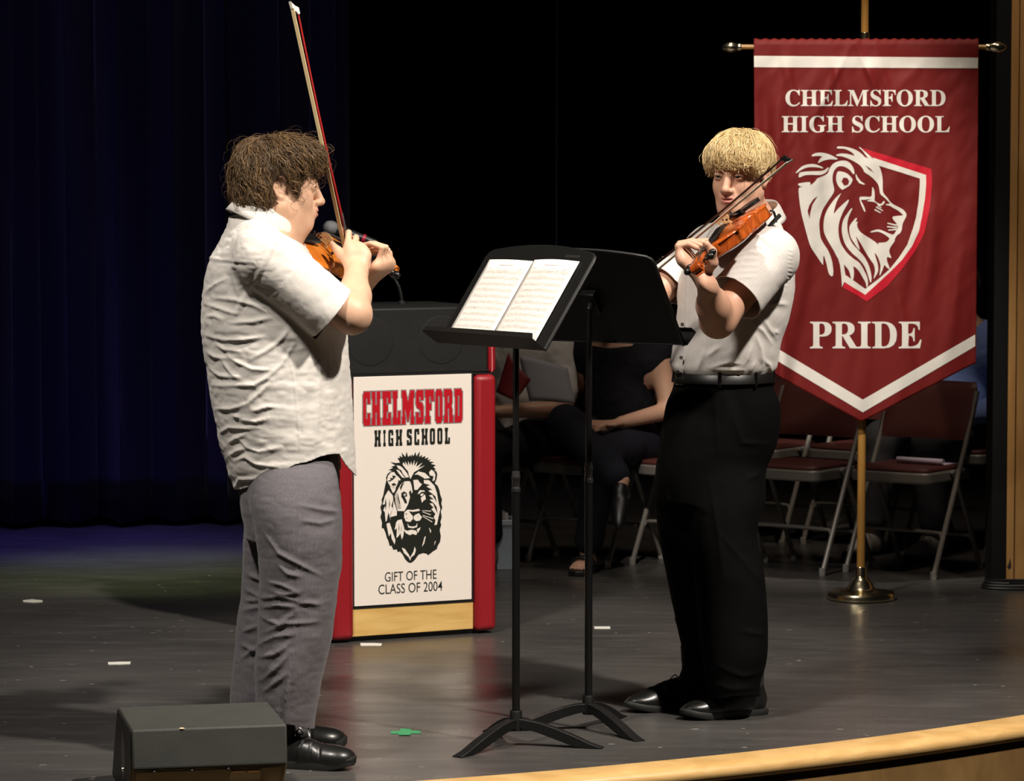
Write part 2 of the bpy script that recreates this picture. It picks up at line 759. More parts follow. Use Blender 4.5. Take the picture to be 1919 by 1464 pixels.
# ================================================================== THE STAGE
def floor_material():
    m = bpy.data.materials.new('stage_paint')
    m.use_nodes = True
    nt = m.node_tree
    b = nt.nodes['Principled BSDF']
    L = nt.links.new
    tc = nt.nodes.new('ShaderNodeTexCoord')

    def noise(scale, sc, detail=4, rough=0.55):
        mp = nt.nodes.new('ShaderNodeMapping')
        mp.inputs['Scale'].default_value = sc
        mp.inputs['Rotation'].default_value = (0, 0, R(8))
        L(tc.outputs['Object'], mp.inputs[0])
        n = nt.nodes.new('ShaderNodeTexNoise')
        n.inputs['Scale'].default_value = scale
        n.inputs['Detail'].default_value = detail
        n.inputs['Roughness'].default_value = rough
        L(mp.outputs[0], n.inputs['Vector'])
        return n.outputs['Fac']

    def ramp(src, p0, p1, c0, c1):
        r = nt.nodes.new('ShaderNodeValToRGB')
        r.color_ramp.elements[0].position = p0
        r.color_ramp.elements[1].position = p1
        r.color_ramp.elements[0].color = (*c0, 1)
        r.color_ramp.elements[1].color = (*c1, 1)
        L(src, r.inputs[0])
        return r.outputs[0]

    def mix(fac, a, bb, mode='MIX'):
        x = nt.nodes.new('ShaderNodeMix')
        x.data_type = 'RGBA'
        x.blend_type = mode
        if isinstance(fac, float):
            x.inputs['Factor'].default_value = fac
        else:
            L(fac, x.inputs['Factor'])
        for sock, val in (('A', a), ('B', bb)):
            if isinstance(val, tuple):
                x.inputs[sock].default_value = (*val, 1)
            else:
                L(val, x.inputs[sock])
        return x.outputs['Result']

    base = ramp(noise(1.3, (1, 1, 1), 6), 0.3, 0.72, (0.042, 0.040, 0.038), (0.070, 0.066, 0.062))
    worn = ramp(noise(3.0, (1, 5, 1), 6, 0.7), 0.5, 0.75, (0, 0, 0), (1, 1, 1))
    c = mix(worn, base, (0.088, 0.083, 0.077))
    scuff = ramp(noise(9.0, (0.7, 6, 1), 5, 0.75), 0.66, 0.72, (0, 0, 0), (0.75, 0.75, 0.75))
    c = mix(scuff, c, (0.17, 0.16, 0.15))
    chips = ramp(noise(26.0, (0.8, 2.2, 1), 1, 0.5), 0.765, 0.785, (0, 0, 0), (1, 1, 1))
    c = mix(chips, c, (0.42, 0.40, 0.36))
    L(c, b.inputs['Base Color'])
    rr = ramp(noise(2.2, (1, 3, 1), 5), 0.3, 0.75, (0.24, 0.24, 0.24), (0.40, 0.40, 0.40))
    L(rr, b.inputs['Roughness'])
    b.inputs['Specular IOR Level'].default_value = 0.5
    bp = nt.nodes.new('ShaderNodeBump')
    bp.inputs['Strength'].default_value = 0.12
    bp.inputs['Distance'].default_value = 0.002
    L(noise(60.0, (1, 3, 1), 3), bp.inputs['Height'])
    L(bp.outputs[0], b.inputs['Normal'])
    return m


ARC_C, ARC_R = np.array([-2.38, 14.25]), 6.0


def arc_pt(r, a):
    return np.array([ARC_C[0] + r * math.sin(a), ARC_C[1] - r * math.cos(a)])


arc_angles = np.radians(np.linspace(-20, 62, 84))
front = [arc_pt(ARC_R, a) for a in arc_angles]
mb = MB()
outline = [(p[0], p[1]) for p in front] + [(front[-1][0], 18.0), (front[0][0], 18.0)]
mb.prism(outline, (0, 0, 0), (1, 0, 0), (0, 1, 0), (0, 0, 1), -0.05, 0.0)
o = mb.build('floor', floor_material(), smooth=False)
tag(o, kind='structure')

# rounded oak nosing along the curved lip, and the fascia under it
prof = [(0.0, -0.05), (0.0, 0.004), (0.075, 0.003), (0.095, -0.002), (0.107, -0.011), (0.112, -0.022), (0.110, -0.034), (0.102, -0.045), (0.09, -0.05)]
vs, fs = [], []
n = len(prof)
for a in arc_angles:
    for (dr, z) in prof:
        q = arc_pt(ARC_R + dr, a)
        vs.append((q[0], q[1], z))
for i in range(len(arc_angles) - 1):
    for k in range(n):
        k2 = (k + 1) % n
        fs.append((i * n + k, (i + 1) * n + k, (i + 1) * n + k2, i * n + k2))
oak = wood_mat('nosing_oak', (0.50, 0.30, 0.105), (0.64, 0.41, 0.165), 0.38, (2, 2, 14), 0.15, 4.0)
o = MB().add(vs, fs).build('trim_1', oak, angle=50)
tag(o, kind='structure')
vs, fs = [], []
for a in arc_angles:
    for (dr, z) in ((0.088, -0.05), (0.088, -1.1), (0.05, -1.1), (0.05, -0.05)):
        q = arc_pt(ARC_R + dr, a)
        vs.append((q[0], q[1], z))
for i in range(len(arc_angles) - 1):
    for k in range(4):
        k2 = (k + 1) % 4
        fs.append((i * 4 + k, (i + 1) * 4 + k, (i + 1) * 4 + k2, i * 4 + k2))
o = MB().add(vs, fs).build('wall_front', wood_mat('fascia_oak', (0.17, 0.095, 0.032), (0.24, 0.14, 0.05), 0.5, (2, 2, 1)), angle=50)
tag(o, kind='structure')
o = MB().box((-0.5, 4.0, -1.13), (12, 11, 0.06)).build('floor.001', mat('house_carpet', (0.02, 0.018, 0.02), 0.9, bump=0.3), smooth=False)
tag(o, kind='structure')

# black wall at the back of the stage
blackwall = mat('black_wall', (0.004, 0.004, 0.005), 0.9, 0.1, bump=0.2, bscale=20)
o = MB().box((-0.6, 18.05, 2.9), (9.6, 0.1, 6.0)).build('wall_back', blackwall, smooth=False)
tag(o, kind='structure')

# proscenium column: veneered panels with an open joint
cx0 = (1891 - CXP) / FPX * 12.78
veneer = wood_mat('column_veneer', (0.40, 0.205, 0.062), (0.50, 0.275, 0.095), 0.45, (6, 6, 0.8), 0.1, 5.0)
core = MB().box((cx0 + 0.36, 12.90, 2.25), (0.70, 0.16, 4.5)).build('wall_right', mat('column_core', (0.06, 0.03, 0.012), 0.7), smooth=False)
tag(core, kind='structure')
for x0, w in ((cx0, 0.031), (cx0 + 0.034, 0.22), (cx0 + 0.258, 0.22), (cx0 + 0.482, 0.22)):
    MB().box((x0 + w / 2, 12.80, 2.262), (w, 0.03, 4.476)).build('panel', veneer, core, bevel=0.002)
b = MB().box((cx0 + 0.36, 12.792, 0.012), (0.70, 0.03, 0.024))
b.build('panel', mat('column_foot', (0.02, 0.014, 0.01), 0.6), core)
# chipped patch of veneer near the foot of the column
pp = [(0.004, 0.075), (0.010, 0.086), (0.013, 0.098), (0.0155, 0.112), (0.019, 0.096), (0.021, 0.083), (0.020, 0.07), (0.012, 0.064)]
MB().prism(pp, (cx0, 12.785, 0), (1, 0, 0), (0, 0, 1), (0, -1, 0), 0, 0.0006).build('chip', mat('chip_dark', (0.03, 0.02, 0.015), 0.8), core, smooth=False)

# navy house curtain with deep pleats on stage right
def pleated(x0, x1, y0, y1, z0, z1, n, amp, seed, nz=26, per=14):
    r = np.random.default_rng(seed)
    N = n * per
    ph = np.cumsum(r.uniform(0.75, 1.3, N + 1))
    ph = (ph - ph[0]) / (ph[-1] - ph[0]) * n * 2 * math.pi
    V = []
    for j in range(nz + 1):
        v = j / nz
        for i in range(N + 1):
            u = i / N
            a = amp * (0.75 + 0.25 * math.sin(3.1 * u * n + 5 * v))
            c = math.sin(ph[i] + 0.25 * math.sin(4 * v + u * 9))
            s = math.copysign(abs(c) ** 0.7, c)
            V.append((x0 + (x1 - x0) * u + 0.02 * math.sin(2 * ph[i]), y0 + (y1 - y0) * u + a * s, z0 + (z1 - z0) * v + (0.012 * s if j == 0 else 0)))
    F = [(j * (N + 1) + i, j * (N + 1) + i + 1, (j + 1) * (N + 1) + i + 1, (j + 1) * (N + 1) + i) for j in range(nz) for i in range(N)]
    return V, F


V, F = pleated(-3.4, -0.75, 14.68, 15.12, 0.03, 5.2, 11, 0.075, 3)
navy = mat('navy_velour', (0.012, 0.010, 0.045), 0.85, 0.15, sheen=0.3, bump=0.15, bscale=200)
o = mesh_obj('stage_curtain', V, F, navy)
so = o.modifiers.new('solid', 'SOLIDIFY')
so.thickness = 0.006
tag(o, 'dark navy velour stage curtain hanging in deep pleats at the left rear', 'curtain')
V, F = pleated(-0.6, 2.75, 17.3, 17.3, 0.03, 5.2, 16, 0.06, 5)
o = mesh_obj('backdrop_curtain', V, F, mat('black_velour', (0.005, 0.005, 0.010), 0.9, 0.1, bump=0.15, bscale=200))
so = o.modifiers.new('solid', 'SOLIDIFY')
so.thickness = 0.006
tag(o, 'black pleated backdrop curtain across the rear of the stage behind the seated people', 'curtain')
x = (1043 - CXP) / FPX * 15.6
o = MB().tube([(x, 15.6, 1.25), (x, 15.6, 2.5), (x + 0.003, 15.6, 5.0)], 0.004, 8).build('rope', mat('rope_grey', (0.10, 0.10, 0.16), 0.8))
tag(o, 'thin dark rope hanging straight down in front of the black backdrop', 'rope')

# black painted edge of the proscenium and a cable coiled at its foot
o = MB().box((cx0 - 0.0305, 12.865, 2.25), (0.058, 0.17, 4.5)).build('trim_2', mat('edge_black', (0.005, 0.005, 0.005), 0.7, 0.2), bevel=0.002)
tag(o, kind='structure')
pts = []
for k in range(60):
    a = 2 * math.pi * k / 22
    pts.append((cx0 + 0.055 + (0.155 + 0.006 * math.sin(a * 0.7)) * math.cos(a) * 1.0, 12.70 + 0.055 * math.sin(a), 0.006 + 0.010 * (k // 22)))
o = MB().tube(pts, 0.006, 8).build('cable', mat('cable_black', (0.008, 0.008, 0.008), 0.5))
tag(o, 'black cable coiled flat on the floor at the foot of the wooden column', 'cable')


# spike tape on the floor
def tape(pts, m, name, label, h=0.0012, group=None):
    q = [G(*p) for p in pts]
    o = MB().prism([(a[0], a[1]) for a in q], (0, 0, 0.0004), (1, 0, 0), (0, 1, 0), (0, 0, 1), 0, h).build(name, m, smooth=False)
    return tag(o, label, 'tape', group)


wt = mat('white_tape', (0.62, 0.61, 0.56), 0.6)
tape([(42, 1126), (60, 1124), (80, 1126), (79, 1129), (60, 1130), (44, 1129)], wt, 'tape_strip', 'worn white tape strip on the floor near the left edge, farthest from the stage lip')
tape([(202, 1242), (225, 1241), (245, 1241), (244, 1245), (222, 1246), (203, 1246)], wt, 'tape_strip', 'white tape strip on the floor above the black floor monitor')
tape([(1113, 1175), (1143, 1175), (1144, 1179), (1114, 1179)], wt, 'tape_strip', 'short white tape strip on the floor right of the lectern and music stands')
tape([(675, 1206), (700, 1206), (716, 1207), (714, 1211), (676, 1211)], wt, 'tape_strip', 'white tape strip on the floor just before the lectern foot')
g = mat('green_tape', (0.05, 0.42, 0.16), 0.5)
t = thing('tape_mark', G(760, 1373), 'green tape cross stuck to the floor left of the music stands', 'tape mark')
q = [G(*p) for p in ((732, 1371), (787, 1370), (789, 1375), (733, 1376))]
MB().prism([(a[0], a[1]) for a in q], (0, 0, 0.0004), (1, 0, 0), (0, 1, 0), (0, 0, 1), 0, 0.001).build('strip', g, t, smooth=False)
q = [G(*p) for p in ((751, 1367), (771, 1367), (769, 1379), (747, 1379))]
MB().prism([(a[0], a[1]) for a in q], (0, 0, 0.0016), (1, 0, 0), (0, 1, 0), (0, 0, 1), 0, 0.001).build('strip', g, t, smooth=False)
# ================================================================== LECTERN
LO = G(620, 1207)
LR = G(929, 1186)
LU = nrm(LR - LO)
LV = np.array([-LU[1], LU[0], 0.0])          # towards the back
LW = float(np.linalg.norm(LR - LO))
LD = 0.90
EZ = np.array([0, 0, 1.0])


def lect(px, py, v=0.0):
    r = ray(px, py)
    o0 = LO + LV * v
    t = ((o0 - np.array([0, 0, CAMZ])) @ LV) / (r @ LV)
    q = np.array([0, 0, CAMZ]) + r * t - LO
    return float(q @ LU), float(q[2])


def lp(u, v, z):
    return LO + LU * u + LV * v + EZ * z


lect_thing = thing('lectern', lp(LW / 2, LD / 2, 0), 'wooden school lectern with red padded corners and a white lion sign', 'lectern')
LROT = Matrix(((LU[0], LV[0], 0), (LU[1], LV[1], 0), (0, 0, 1)))


def lbox(mb, u0, u1, v0, v1, z0, z1):
    mb.box(lp((u0 + u1) / 2, (v0 + v1) / 2, (z0 + z1) / 2), (u1 - u0, v1 - v0, z1 - z0), LROT)
    return mb


pine = wood_mat('lectern_birch', (0.56, 0.34, 0.10), (0.68, 0.45, 0.16), 0.35, (1, 1, 6), 0.2, 5.0)
brown = wood_mat('lectern_side', (0.30, 0.155, 0.045), (0.38, 0.21, 0.07), 0.45, (1, 1, 8), 0.1, 5.0)
redpad = mat('red_vinyl', (0.25, 0.006, 0.011), 0.42, 0.5, bump=0.1, bscale=60)
blk = mat('lectern_black', (0.0085, 0.0085, 0.008), 0.6, 0.3, bump=0.1, bscale=120, var=0.3, vscale=20)
u_s0, z_s1 = lect(663, 707)
u_s1, z_s0 = lect(884, 1131)
z_s0 = lect(664, 1137)[1]
pz1 = lect(911, 702)[1]
lbox(MB(), 0.03, LW - 0.03, 0.03, LD, 0.012, pz1 - 0.01).build('body', brown, lect_thing, smooth=False)
lbox(MB(), 0.02, LW - 0.03, 0.025, LD - 0.02, 0.0, 0.02).build('plinth', mat('plinth_black', (0.01, 0.01, 0.01), 0.6), lect_thing, smooth=False)
lbox(MB(), 0.07, LW - 0.085, 0.006, 0.03, 0.018, z_s0 - 0.006).build('base_board', pine, lect_thing, bevel=0.002)
lbox(MB(), 0.07, LW - 0.085, 0.004, 0.03, z_s0 - 0.01, z_s1 + 0.012).build('sign_frame', mat('frame_black', (0.008, 0.008, 0.008), 0.4), lect_thing, smooth=False)
sign = lbox(MB(), u_s0, u_s1, 0.0, 0.006, z_s0, z_s1).build('sign_panel', mat('sign_white', (0.76, 0.69, 0.62), 0.35, 0.4), lect_thing, bevel=0.001)


def pad_post(u0, u1, z0, z1, v0=-0.012, v1=0.07, name='padded_corner'):
    mb = lbox(MB(), u0, u1, v0, v1, z0, z1)
    mb.build(name, redpad, lect_thing, bevel=0.020, seg=4)


pad_post(0.0, u_s0 - 0.004, 0.01, pz1)
pad_post(lect(889, 900)[0], LW, 0.01, pz1)
zt1 = lect(700, 578)[1]
uu1 = lect(917, 650)[0]
lbox(MB(), 0.03, uu1, 0.008, 0.50, pz1 - 0.005, zt1).build('top_box', blk, lect_thing, bevel=0.008, seg=3)
lbox(MB(), 0.03, uu1, 0.004, 0.012, pz1 + 0.012, pz1 + 0.018).build('trim_strip', blk, lect_thing, smooth=False)
pad_post(uu1 + 0.001, uu1 + 0.034, pz1 + 0.004, zt1 - 0.004, 0.01, 0.30, 'padded_edge')
pad_post(-0.006, 0.028, pz1 + 0.004, zt1 - 0.004, 0.01, 0.30, 'padded_edge')
grille = mat('grille_black', (0.0105, 0.0105, 0.010), 0.75, 0.25, bump=0.8, bscale=500)
for uc in (0.155, 0.425):
    c = lp(uc, 0.008, (pz1 + zt1) / 2 + 0.005)
    rot = Matrix(((LU[0], 0, LV[0]), (LU[1], 0, LV[1]), (0, 1, 0))).to_3x3()
    MB().lathe([(0.0, -0.0015), (0.080, -0.0015), (0.084, -0.001), (0.087, 0.001), (0.087, 0.01), (0.0, 0.01)], 40, c, rot).build('speaker_grille', grille, lect_thing)


def flat_on_sign(V, Fc, m, name, lift, parent=sign):
    vs = [lp(p[0], -lift, p[1]) for p in V]
    return mesh_obj(name, vs, Fc, m, parent, smooth=False)


BLOCK = {
    'C': [[(.15, 0), (1, 0), (1, .36), (.6, .36), (.6, .2), (.42, .2), (.42, .8), (.6, .8), (.6, .64), (1, .64), (1, 1), (.15, 1), (0, .9), (0, .1)]],
    'H': [[(0, 0), (.44, 0), (.44, .2), (.42, .22), (.42, .38), (.58, .38), (.58, .22), (.56, .2), (.56, 0), (1, 0), (1, .2), (.92, .24), (.92, .76), (1, .8), (1, 1), (.56, 1), (.56, .8), (.58, .78), (.58, .6), (.42, .6), (.42, .78), (.44, .8), (.44, 1), (0, 1), (0, .8), (.08, .76), (.08, .24), (0, .2)]],
    'E': [[(0, 0), (1, 0), (1, .36), (.65, .36), (.65, .2), (.5, .2), (.5, .4), (.65, .4), (.65, .6), (.5, .6), (.5, .8), (.65, .8), (.65, .64), (1, .64), (1, 1), (0, 1), (0, .8), (.1, .76), (.1, .24), (0, .2)]],
    'L': [[(0, 0), (1, 0), (1, .4), (.65, .4), (.65, .2), (.52, .2), (.52, .76), (.62, .8), (.62, 1), (0, 1), (0, .8), (.1, .76), (.1, .24), (0, .2)]],
    'M': [[(0, 0), (.3, 0), (.3, .2), (.26, .24), (.26, .48), (.47, .08), (.53, .08), (.74, .48), (.74, .24), (.7, .2), (.7, 0), (1, 0), (1, .2), (.93, .24), (.93, .76), (1, .8), (1, 1), (.68, 1), (.5, .66), (.32, 1), (0, 1), (0, .8), (.07, .76), (.07, .24), (0, .2)]],
    'S': [[(0, 0), (.85, 0), (1, .1), (1, .5), (.85, .62), (.45, .66), (.45, .8), (.6, .8), (.6, .7), (1, .7), (1, 1), (.15, 1), (0, .9), (0, .6), (.15, .48), (.6, .4), (.6, .2), (.4, .2), (.4, .34), (0, .34)]],
    'F': [[(0, 0), (.6, 0), (.6, .2), (.48, .24), (.48, .4), (.72, .4), (.72, .6), (.48, .6), (.48, .8), (.65, .8), (.65, .66), (1, .66), (1, 1), (0, 1), (0, .8), (.1, .76), (.1, .24), (0, .2)]],
    'O': [[(.2, 0), (.8, 0), (1, .1), (1, .9), (.8, 1), (.2, 1), (0, .9), (0, .1)], [(.4, .2), (.6, .2), (.6, .8), (.4, .8)]],
    'R': [[(0, 0), (.46, 0), (.46, .2), (.42, .24), (.42, .42), (.56, .42), (.56, 0), (1, 0), (1, .2), (.92, .24), (.92, .4), (.82, .5), (.92, .6), (.92, .9), (.78, 1), (0, 1), (0, .8), (.1, .76), (.1, .24), (0, .2)], [(.42, .6), (.56, .6), (.56, .8), (.42, .8)]],
    'D': [[(0, 0), (.82, 0), (1, .1), (1, .9), (.82, 1), (0, 1), (0, .8), (.08, .76), (.08, .24), (0, .2)], [(.42, .2), (.6, .2), (.6, .8), (.42, .8)]],
    'I': [[(0, 0), (1, 0), (1, .2), (.78, .24), (.78, .76), (1, .8), (1, 1), (0, 1), (0, .8), (.22, .76), (.22, .24), (0, .2)]],
    'G': [[(.15, 0), (1, 0), (1, .5), (.5, .5), (.5, .38), (.62, .38), (.62, .2), (.4, .2), (.4, .8), (.6, .8), (.6, .66), (1, .66), (1, .9), (.85, 1), (.15, 1), (0, .9), (0, .1)]],
}


def block_word(word, boxes, x0, x1, box, m, lift, name, offs=0.0):
    """boxes: letter extents in traced units between x0..x1; box: (u0,z0,u1,z1) on the sign"""
    V, Fc = [], []
    for ch, (a, b) in zip(word, boxes):
        ua = box[0] + (a - x0) / (x1 - x0) * (box[2] - box[0])
        ub = box[0] + (b - x0) / (x1 - x0) * (box[2] - box[0])
        polys = [[(ua + p[0] * (ub - ua), box[1] + p[1] * (box[3] - box[1])) for p in pl] for pl in BLOCK[ch]]
        v, f = fill2d(polys)
        n = len(V)
        V += v
        Fc += [tuple(i + n for i in q) for q in f]
        if offs:
            for pl in polys:
                for i in range(len(pl)):
                    a, b = np.array(pl[i]), np.array(pl[(i + 1) % len(pl)])
                    d = (b - a) / max(np.linalg.norm(b - a), 1e-9) * offs
                    q = np.array([-d[1], d[0]])
                    n = len(V)
                    V += [tuple(a - d * .7 - q), tuple(b + d * .7 - q), tuple(b + d * .7 + q), tuple(a - d * .7 + q)]
                    Fc.append((n, n + 1, n + 2, n + 3))
    return flat_on_sign(V, Fc, m, name, lift)


ink = mat('sign_ink', (0.012, 0.014, 0.010), 0.4)
inkgrey = mat('sign_grey', (0.36, 0.33, 0.33), 0.4)
inkred = mat('sign_red', (0.42, 0.004, 0.012), 0.4)
b1 = [(135, 250), (275, 415), (445, 585), (610, 740), (760, 965), (990, 1115), (1140, 1285), (1310, 1425), (1450, 1600), (1625, 1755)]
ua, za = lect(680.3, 796)
ub, zb = lect(866.3, 730)
za = lect(773, 795)[1]
zb = lect(773, 731.5)[1]
bx1 = (ua, za, ub, zb)
block_word('CHELMSFORD', b1, 135, 1755, bx1, ink, 0.0004, 'lettering', 0.0030)
block_word('CHELMSFORD', b1, 135, 1755, bx1, inkgrey, 0.0008, 'lettering', 0.0017)
block_word('CHELMSFORD', b1, 135, 1755, bx1, inkred, 0.0012, 'lettering', 0.0)
b2 = [(320, 425), (462, 505), (545, 628), (665, 772), (845, 930), (968, 1050), (1085, 1190), (1222, 1308), (1345, 1430), (1468, 1555)]
ua, _ = lect(701.5, 820)
ub, _ = lect(843.3, 820)
block_word('HIGHSCHOOL', b2, 320, 1555, (ua, lect(772, 835)[1], ub, lect(772, 804)[1]), ink, 0.0004, 'lettering')
for s, (x0, x1, y0, y1) in (("GIFT OF THE", (721, 818, 1088, 1070)), ("CLASS OF 2004", (709, 829, 1111, 1092.5))):
    xm = (x0 + x1) / 2
    V, Fc = text2d(s, (lect(x0, y0)[0], lect(xm, y0)[1], lect(x1, y1)[0], lect(xm, y1)[1]), offset=0.004)
    flat_on_sign(V, Fc, ink, 'lettering', 0.0004)


def signpoly(pts):
    return [lect(700 + x * 0.1502, 840 + y * 0.1502) for x, y in pts]


def line_poly(a, b, w0, w1):
    a, b = np.array(a, float), np.array(b, float)
    d = b - a
    n = np.array([-d[1], d[0]]) / np.linalg.norm(d)
    return [tuple(a + n * w0), tuple(b + n * w1), tuple(b - n * w1), tuple(a - n * w0)]


mane = [(185, 275), (245, 245), (215, 235), (270, 215), (208, 175), (280, 185), (330, 180), (295, 120), (330, 125), (320, 95), (360, 115), (350, 52), (395, 110), (412, 45), (432, 110), (460, 85), (470, 110), (480, 75), (500, 100), (522, 45), (535, 100), (580, 38), (568, 110), (605, 80), (600, 115), (650, 98), (640, 130), (690, 115), (670, 150), (720, 138), (690, 165), (755, 175), (715, 195), (778, 215), (745, 235), (780, 265), (755, 275), (785, 290), (795, 330), (785, 390), (765, 440), (800, 470), (820, 520), (835, 590), (855, 640), (845, 690), (858, 740), (840, 790), (850, 860), (835, 920), (845, 960), (825, 1020), (840, 1100), (830, 1170), (800, 1220), (790, 1260), (740, 1290), (680, 1340), (665, 1320), (620, 1310), (560, 1330), (520, 1390), (490, 1420), (460, 1435), (430, 1425), (395, 1390), (365, 1330), (330, 1290), (300, 1300), (290, 1265), (245, 1270), (225, 1220), (200, 1220), (185, 1160), (165, 1120), (150, 1060), (125, 1000), (100, 1000), (105, 930), (85, 860), (100, 800), (85, 740), (105, 680), (100, 640), (120, 590), (135, 510), (150, 440), (160, 400), (155, 370), (175, 320), (215, 290), (240, 285)]
whites = [
    [(362, 205), (372, 175), (400, 215), (395, 165), (432, 225), (430, 160), (455, 215), (470, 165), (480, 220), (512, 150), (505, 225), (548, 165), (530, 235), (610, 180), (555, 250), (640, 215), (560, 268), (505, 300), (480, 345), (462, 385), (440, 340), (430, 290), (395, 250)],
    [(285, 215), (330, 222), (365, 250), (415, 310), (440, 362), (405, 368), (365, 320), (345, 275), (318, 262), (300, 240)],
    [(280, 265), (320, 280), (370, 345), (395, 375), (355, 365), (310, 310)],
    [(168, 395), (180, 345), (215, 303), (258, 298), (275, 330), (320, 368), (338, 395), (305, 425), (290, 470), (240, 505), (205, 470), (180, 430)],
    [(205, 485), (265, 480), (285, 470), (265, 540), (240, 560)],
    [(440, 412), (458, 420), (478, 480), (488, 540), (455, 610), (430, 700), (400, 760), (380, 790), (300, 788), (285, 700), (262, 600), (300, 520), (340, 450), (390, 415)],
    [(495, 398), (552, 393), (575, 430), (605, 450), (580, 480), (545, 520), (510, 522)],
    [(548, 572), (575, 525), (632, 528), (640, 545), (600, 543), (572, 568)],
    [(578, 582), (610, 563), (628, 572), (600, 602)],
    [(588, 620), (642, 578), (652, 640), (628, 650), (603, 682)],
    [(385, 800), (425, 768), (490, 772), (560, 758), (582, 775), (560, 785), (490, 795), (440, 785), (462, 818), (488, 845), (490, 885), (455, 922), (402, 912), (380, 860)],
    [(500, 852), (520, 832), (565, 812), (585, 840), (605, 862), (575, 905), (530, 910), (500, 885)],
    [(422, 935), (440, 970), (485, 980), (530, 970), (545, 930), (543, 985), (490, 1000), (430, 990)],
    [(372, 1010), (420, 1032), (470, 1018), (530, 1030), (545, 1060), (530, 1085), (490, 1070), (450, 1086), (400, 1060)],
    [(538, 1012), (588, 988), (565, 1040), (550, 1058)],
    [(185, 525), (240, 592), (245, 640), (222, 720), (240, 760), (200, 840), (215, 905), (182, 800), (165, 905), (150, 920), (140, 800), (120, 775), (152, 700), (113, 705), (140, 600)],
    [(300, 900), (350, 888), (382, 1000), (370, 1100), (352, 1142), (335, 1060), (310, 1100), (285, 1122), (290, 1000), (262, 1022), (280, 930)],
    [(160, 945), (200, 930), (230, 1020), (272, 1150), (262, 1202), (225, 1130), (215, 1060), (190, 1100), (170, 1000)],
    [(248, 650), (290, 780), (290, 840), (200, 862), (240, 760)],
    [(272, 560), (302, 560), (330, 680), (345, 760), (292, 760), (270, 660)],
    [(350, 1240), (390, 1258), (440, 1330), (455, 1365), (498, 1290), (512, 1228), (528, 1272), (510, 1330), (470, 1362), (456, 1405), (440, 1365), (380, 1310)],
    [(625, 398), (690, 400), (760, 470), (790, 560), (812, 690), (832, 760), (812, 850), (790, 955), (758, 962), (772, 900), (750, 862), (772, 820), (720, 762), (748, 742), (698, 690), (745, 690), (700, 640), (752, 640), (690, 590), (745, 580), (680, 530), (735, 520), (660, 480), (705, 460), (630, 440)],
    [(692, 300), (720, 268), (752, 290), (772, 330), (762, 402), (735, 412), (748, 350), (702, 340)],
    [(508, 332), (560, 290), (640, 310), (705, 372), (640, 382), (590, 350), (550, 330)],
    [(690, 990), (718, 1030), (710, 1062)], [(652, 1098), (630, 1192), (603, 1232), (635, 1110)], [(777, 1158), (755, 1218), (763, 1165)],
    line_poly((605, 780), (718, 786), 3, 5), line_poly((610, 795), (712, 832), 3, 5), line_poly((615, 838), (745, 880), 3, 5), line_poly((612, 850), (732, 922), 3, 5),
]
blacks = [
    [(345, 560), (380, 538), (412, 560), (420, 600), (388, 612), (410, 650), (418, 690), (390, 690), (362, 632), (345, 612)],
    [(388, 425), (362, 470), (338, 530), (328, 490), (350, 445)],
    [(455, 400), (490, 420), (507, 520), (485, 535), (470, 445)],
    [(440, 552), (460, 520), (476, 570), (455, 612)],
    [(180, 405), (215, 395), (200, 370), (240, 375), (232, 340), (265, 345), (280, 352), (250, 388), (215, 412), (190, 422)],
    [(222, 450), (255, 432), (288, 460), (240, 472)],
    [(310, 390), (335, 420), (300, 470)],
    [(300, 560), (318, 640), (335, 700), (320, 690), (302, 620)],
    line_poly((378, 790), (290, 785), 4, 2), line_poly((372, 830), (215, 862), 4, 2), line_poly((372, 846), (250, 892), 4, 2),
    [(400, 815), (414, 812), (414, 830), (402, 830)], [(405, 875), (425, 872), (420, 882)], [(545, 850), (560, 848), (556, 862)],
    [(150, 620), (160, 690), (150, 780), (140, 700)], [(195, 620), (205, 700), (190, 760)], [(315, 930), (322, 1000), (310, 1060)], [(345, 940), (350, 1010), (342, 1060)],
    [(720, 560), (770, 600), (790, 680), (752, 620)], [(730, 660), (785, 730), (800, 820), (760, 740)],
]
V, Fc = fill2d([signpoly(mane)])
tag(flat_on_sign(V, Fc, ink, 'lion_emblem', 0.0004), kind='stuff')
V, Fc = [], []
for pl in whites:
    v, f = fill2d([signpoly(pl)])
    Fc += [tuple(i + len(V) for i in q) for q in f]
    V += v
tag(flat_on_sign(V, Fc, MATS['sign_white'], 'lion_emblem', 0.0007), kind='stuff')
V, Fc = [], []
for pl in blacks + [[(380, 575), (397, 578), (392, 592), (380, 590)]]:
    v, f = fill2d([signpoly(pl)])
    Fc += [tuple(i + len(V) for i in q) for q in f]
    V += v
tag(flat_on_sign(V, Fc, ink, 'lion_emblem', 0.0010), kind='stuff')
V, Fc = fill2d([signpoly([(374, 572), (392, 568), (404, 580), (388, 600), (376, 590)]), signpoly([(384, 577), (394, 576), (395, 588), (386, 590)])])
tag(flat_on_sign(V, Fc, MATS['sign_white'], 'lion_emblem', 0.0013), kind='stuff')

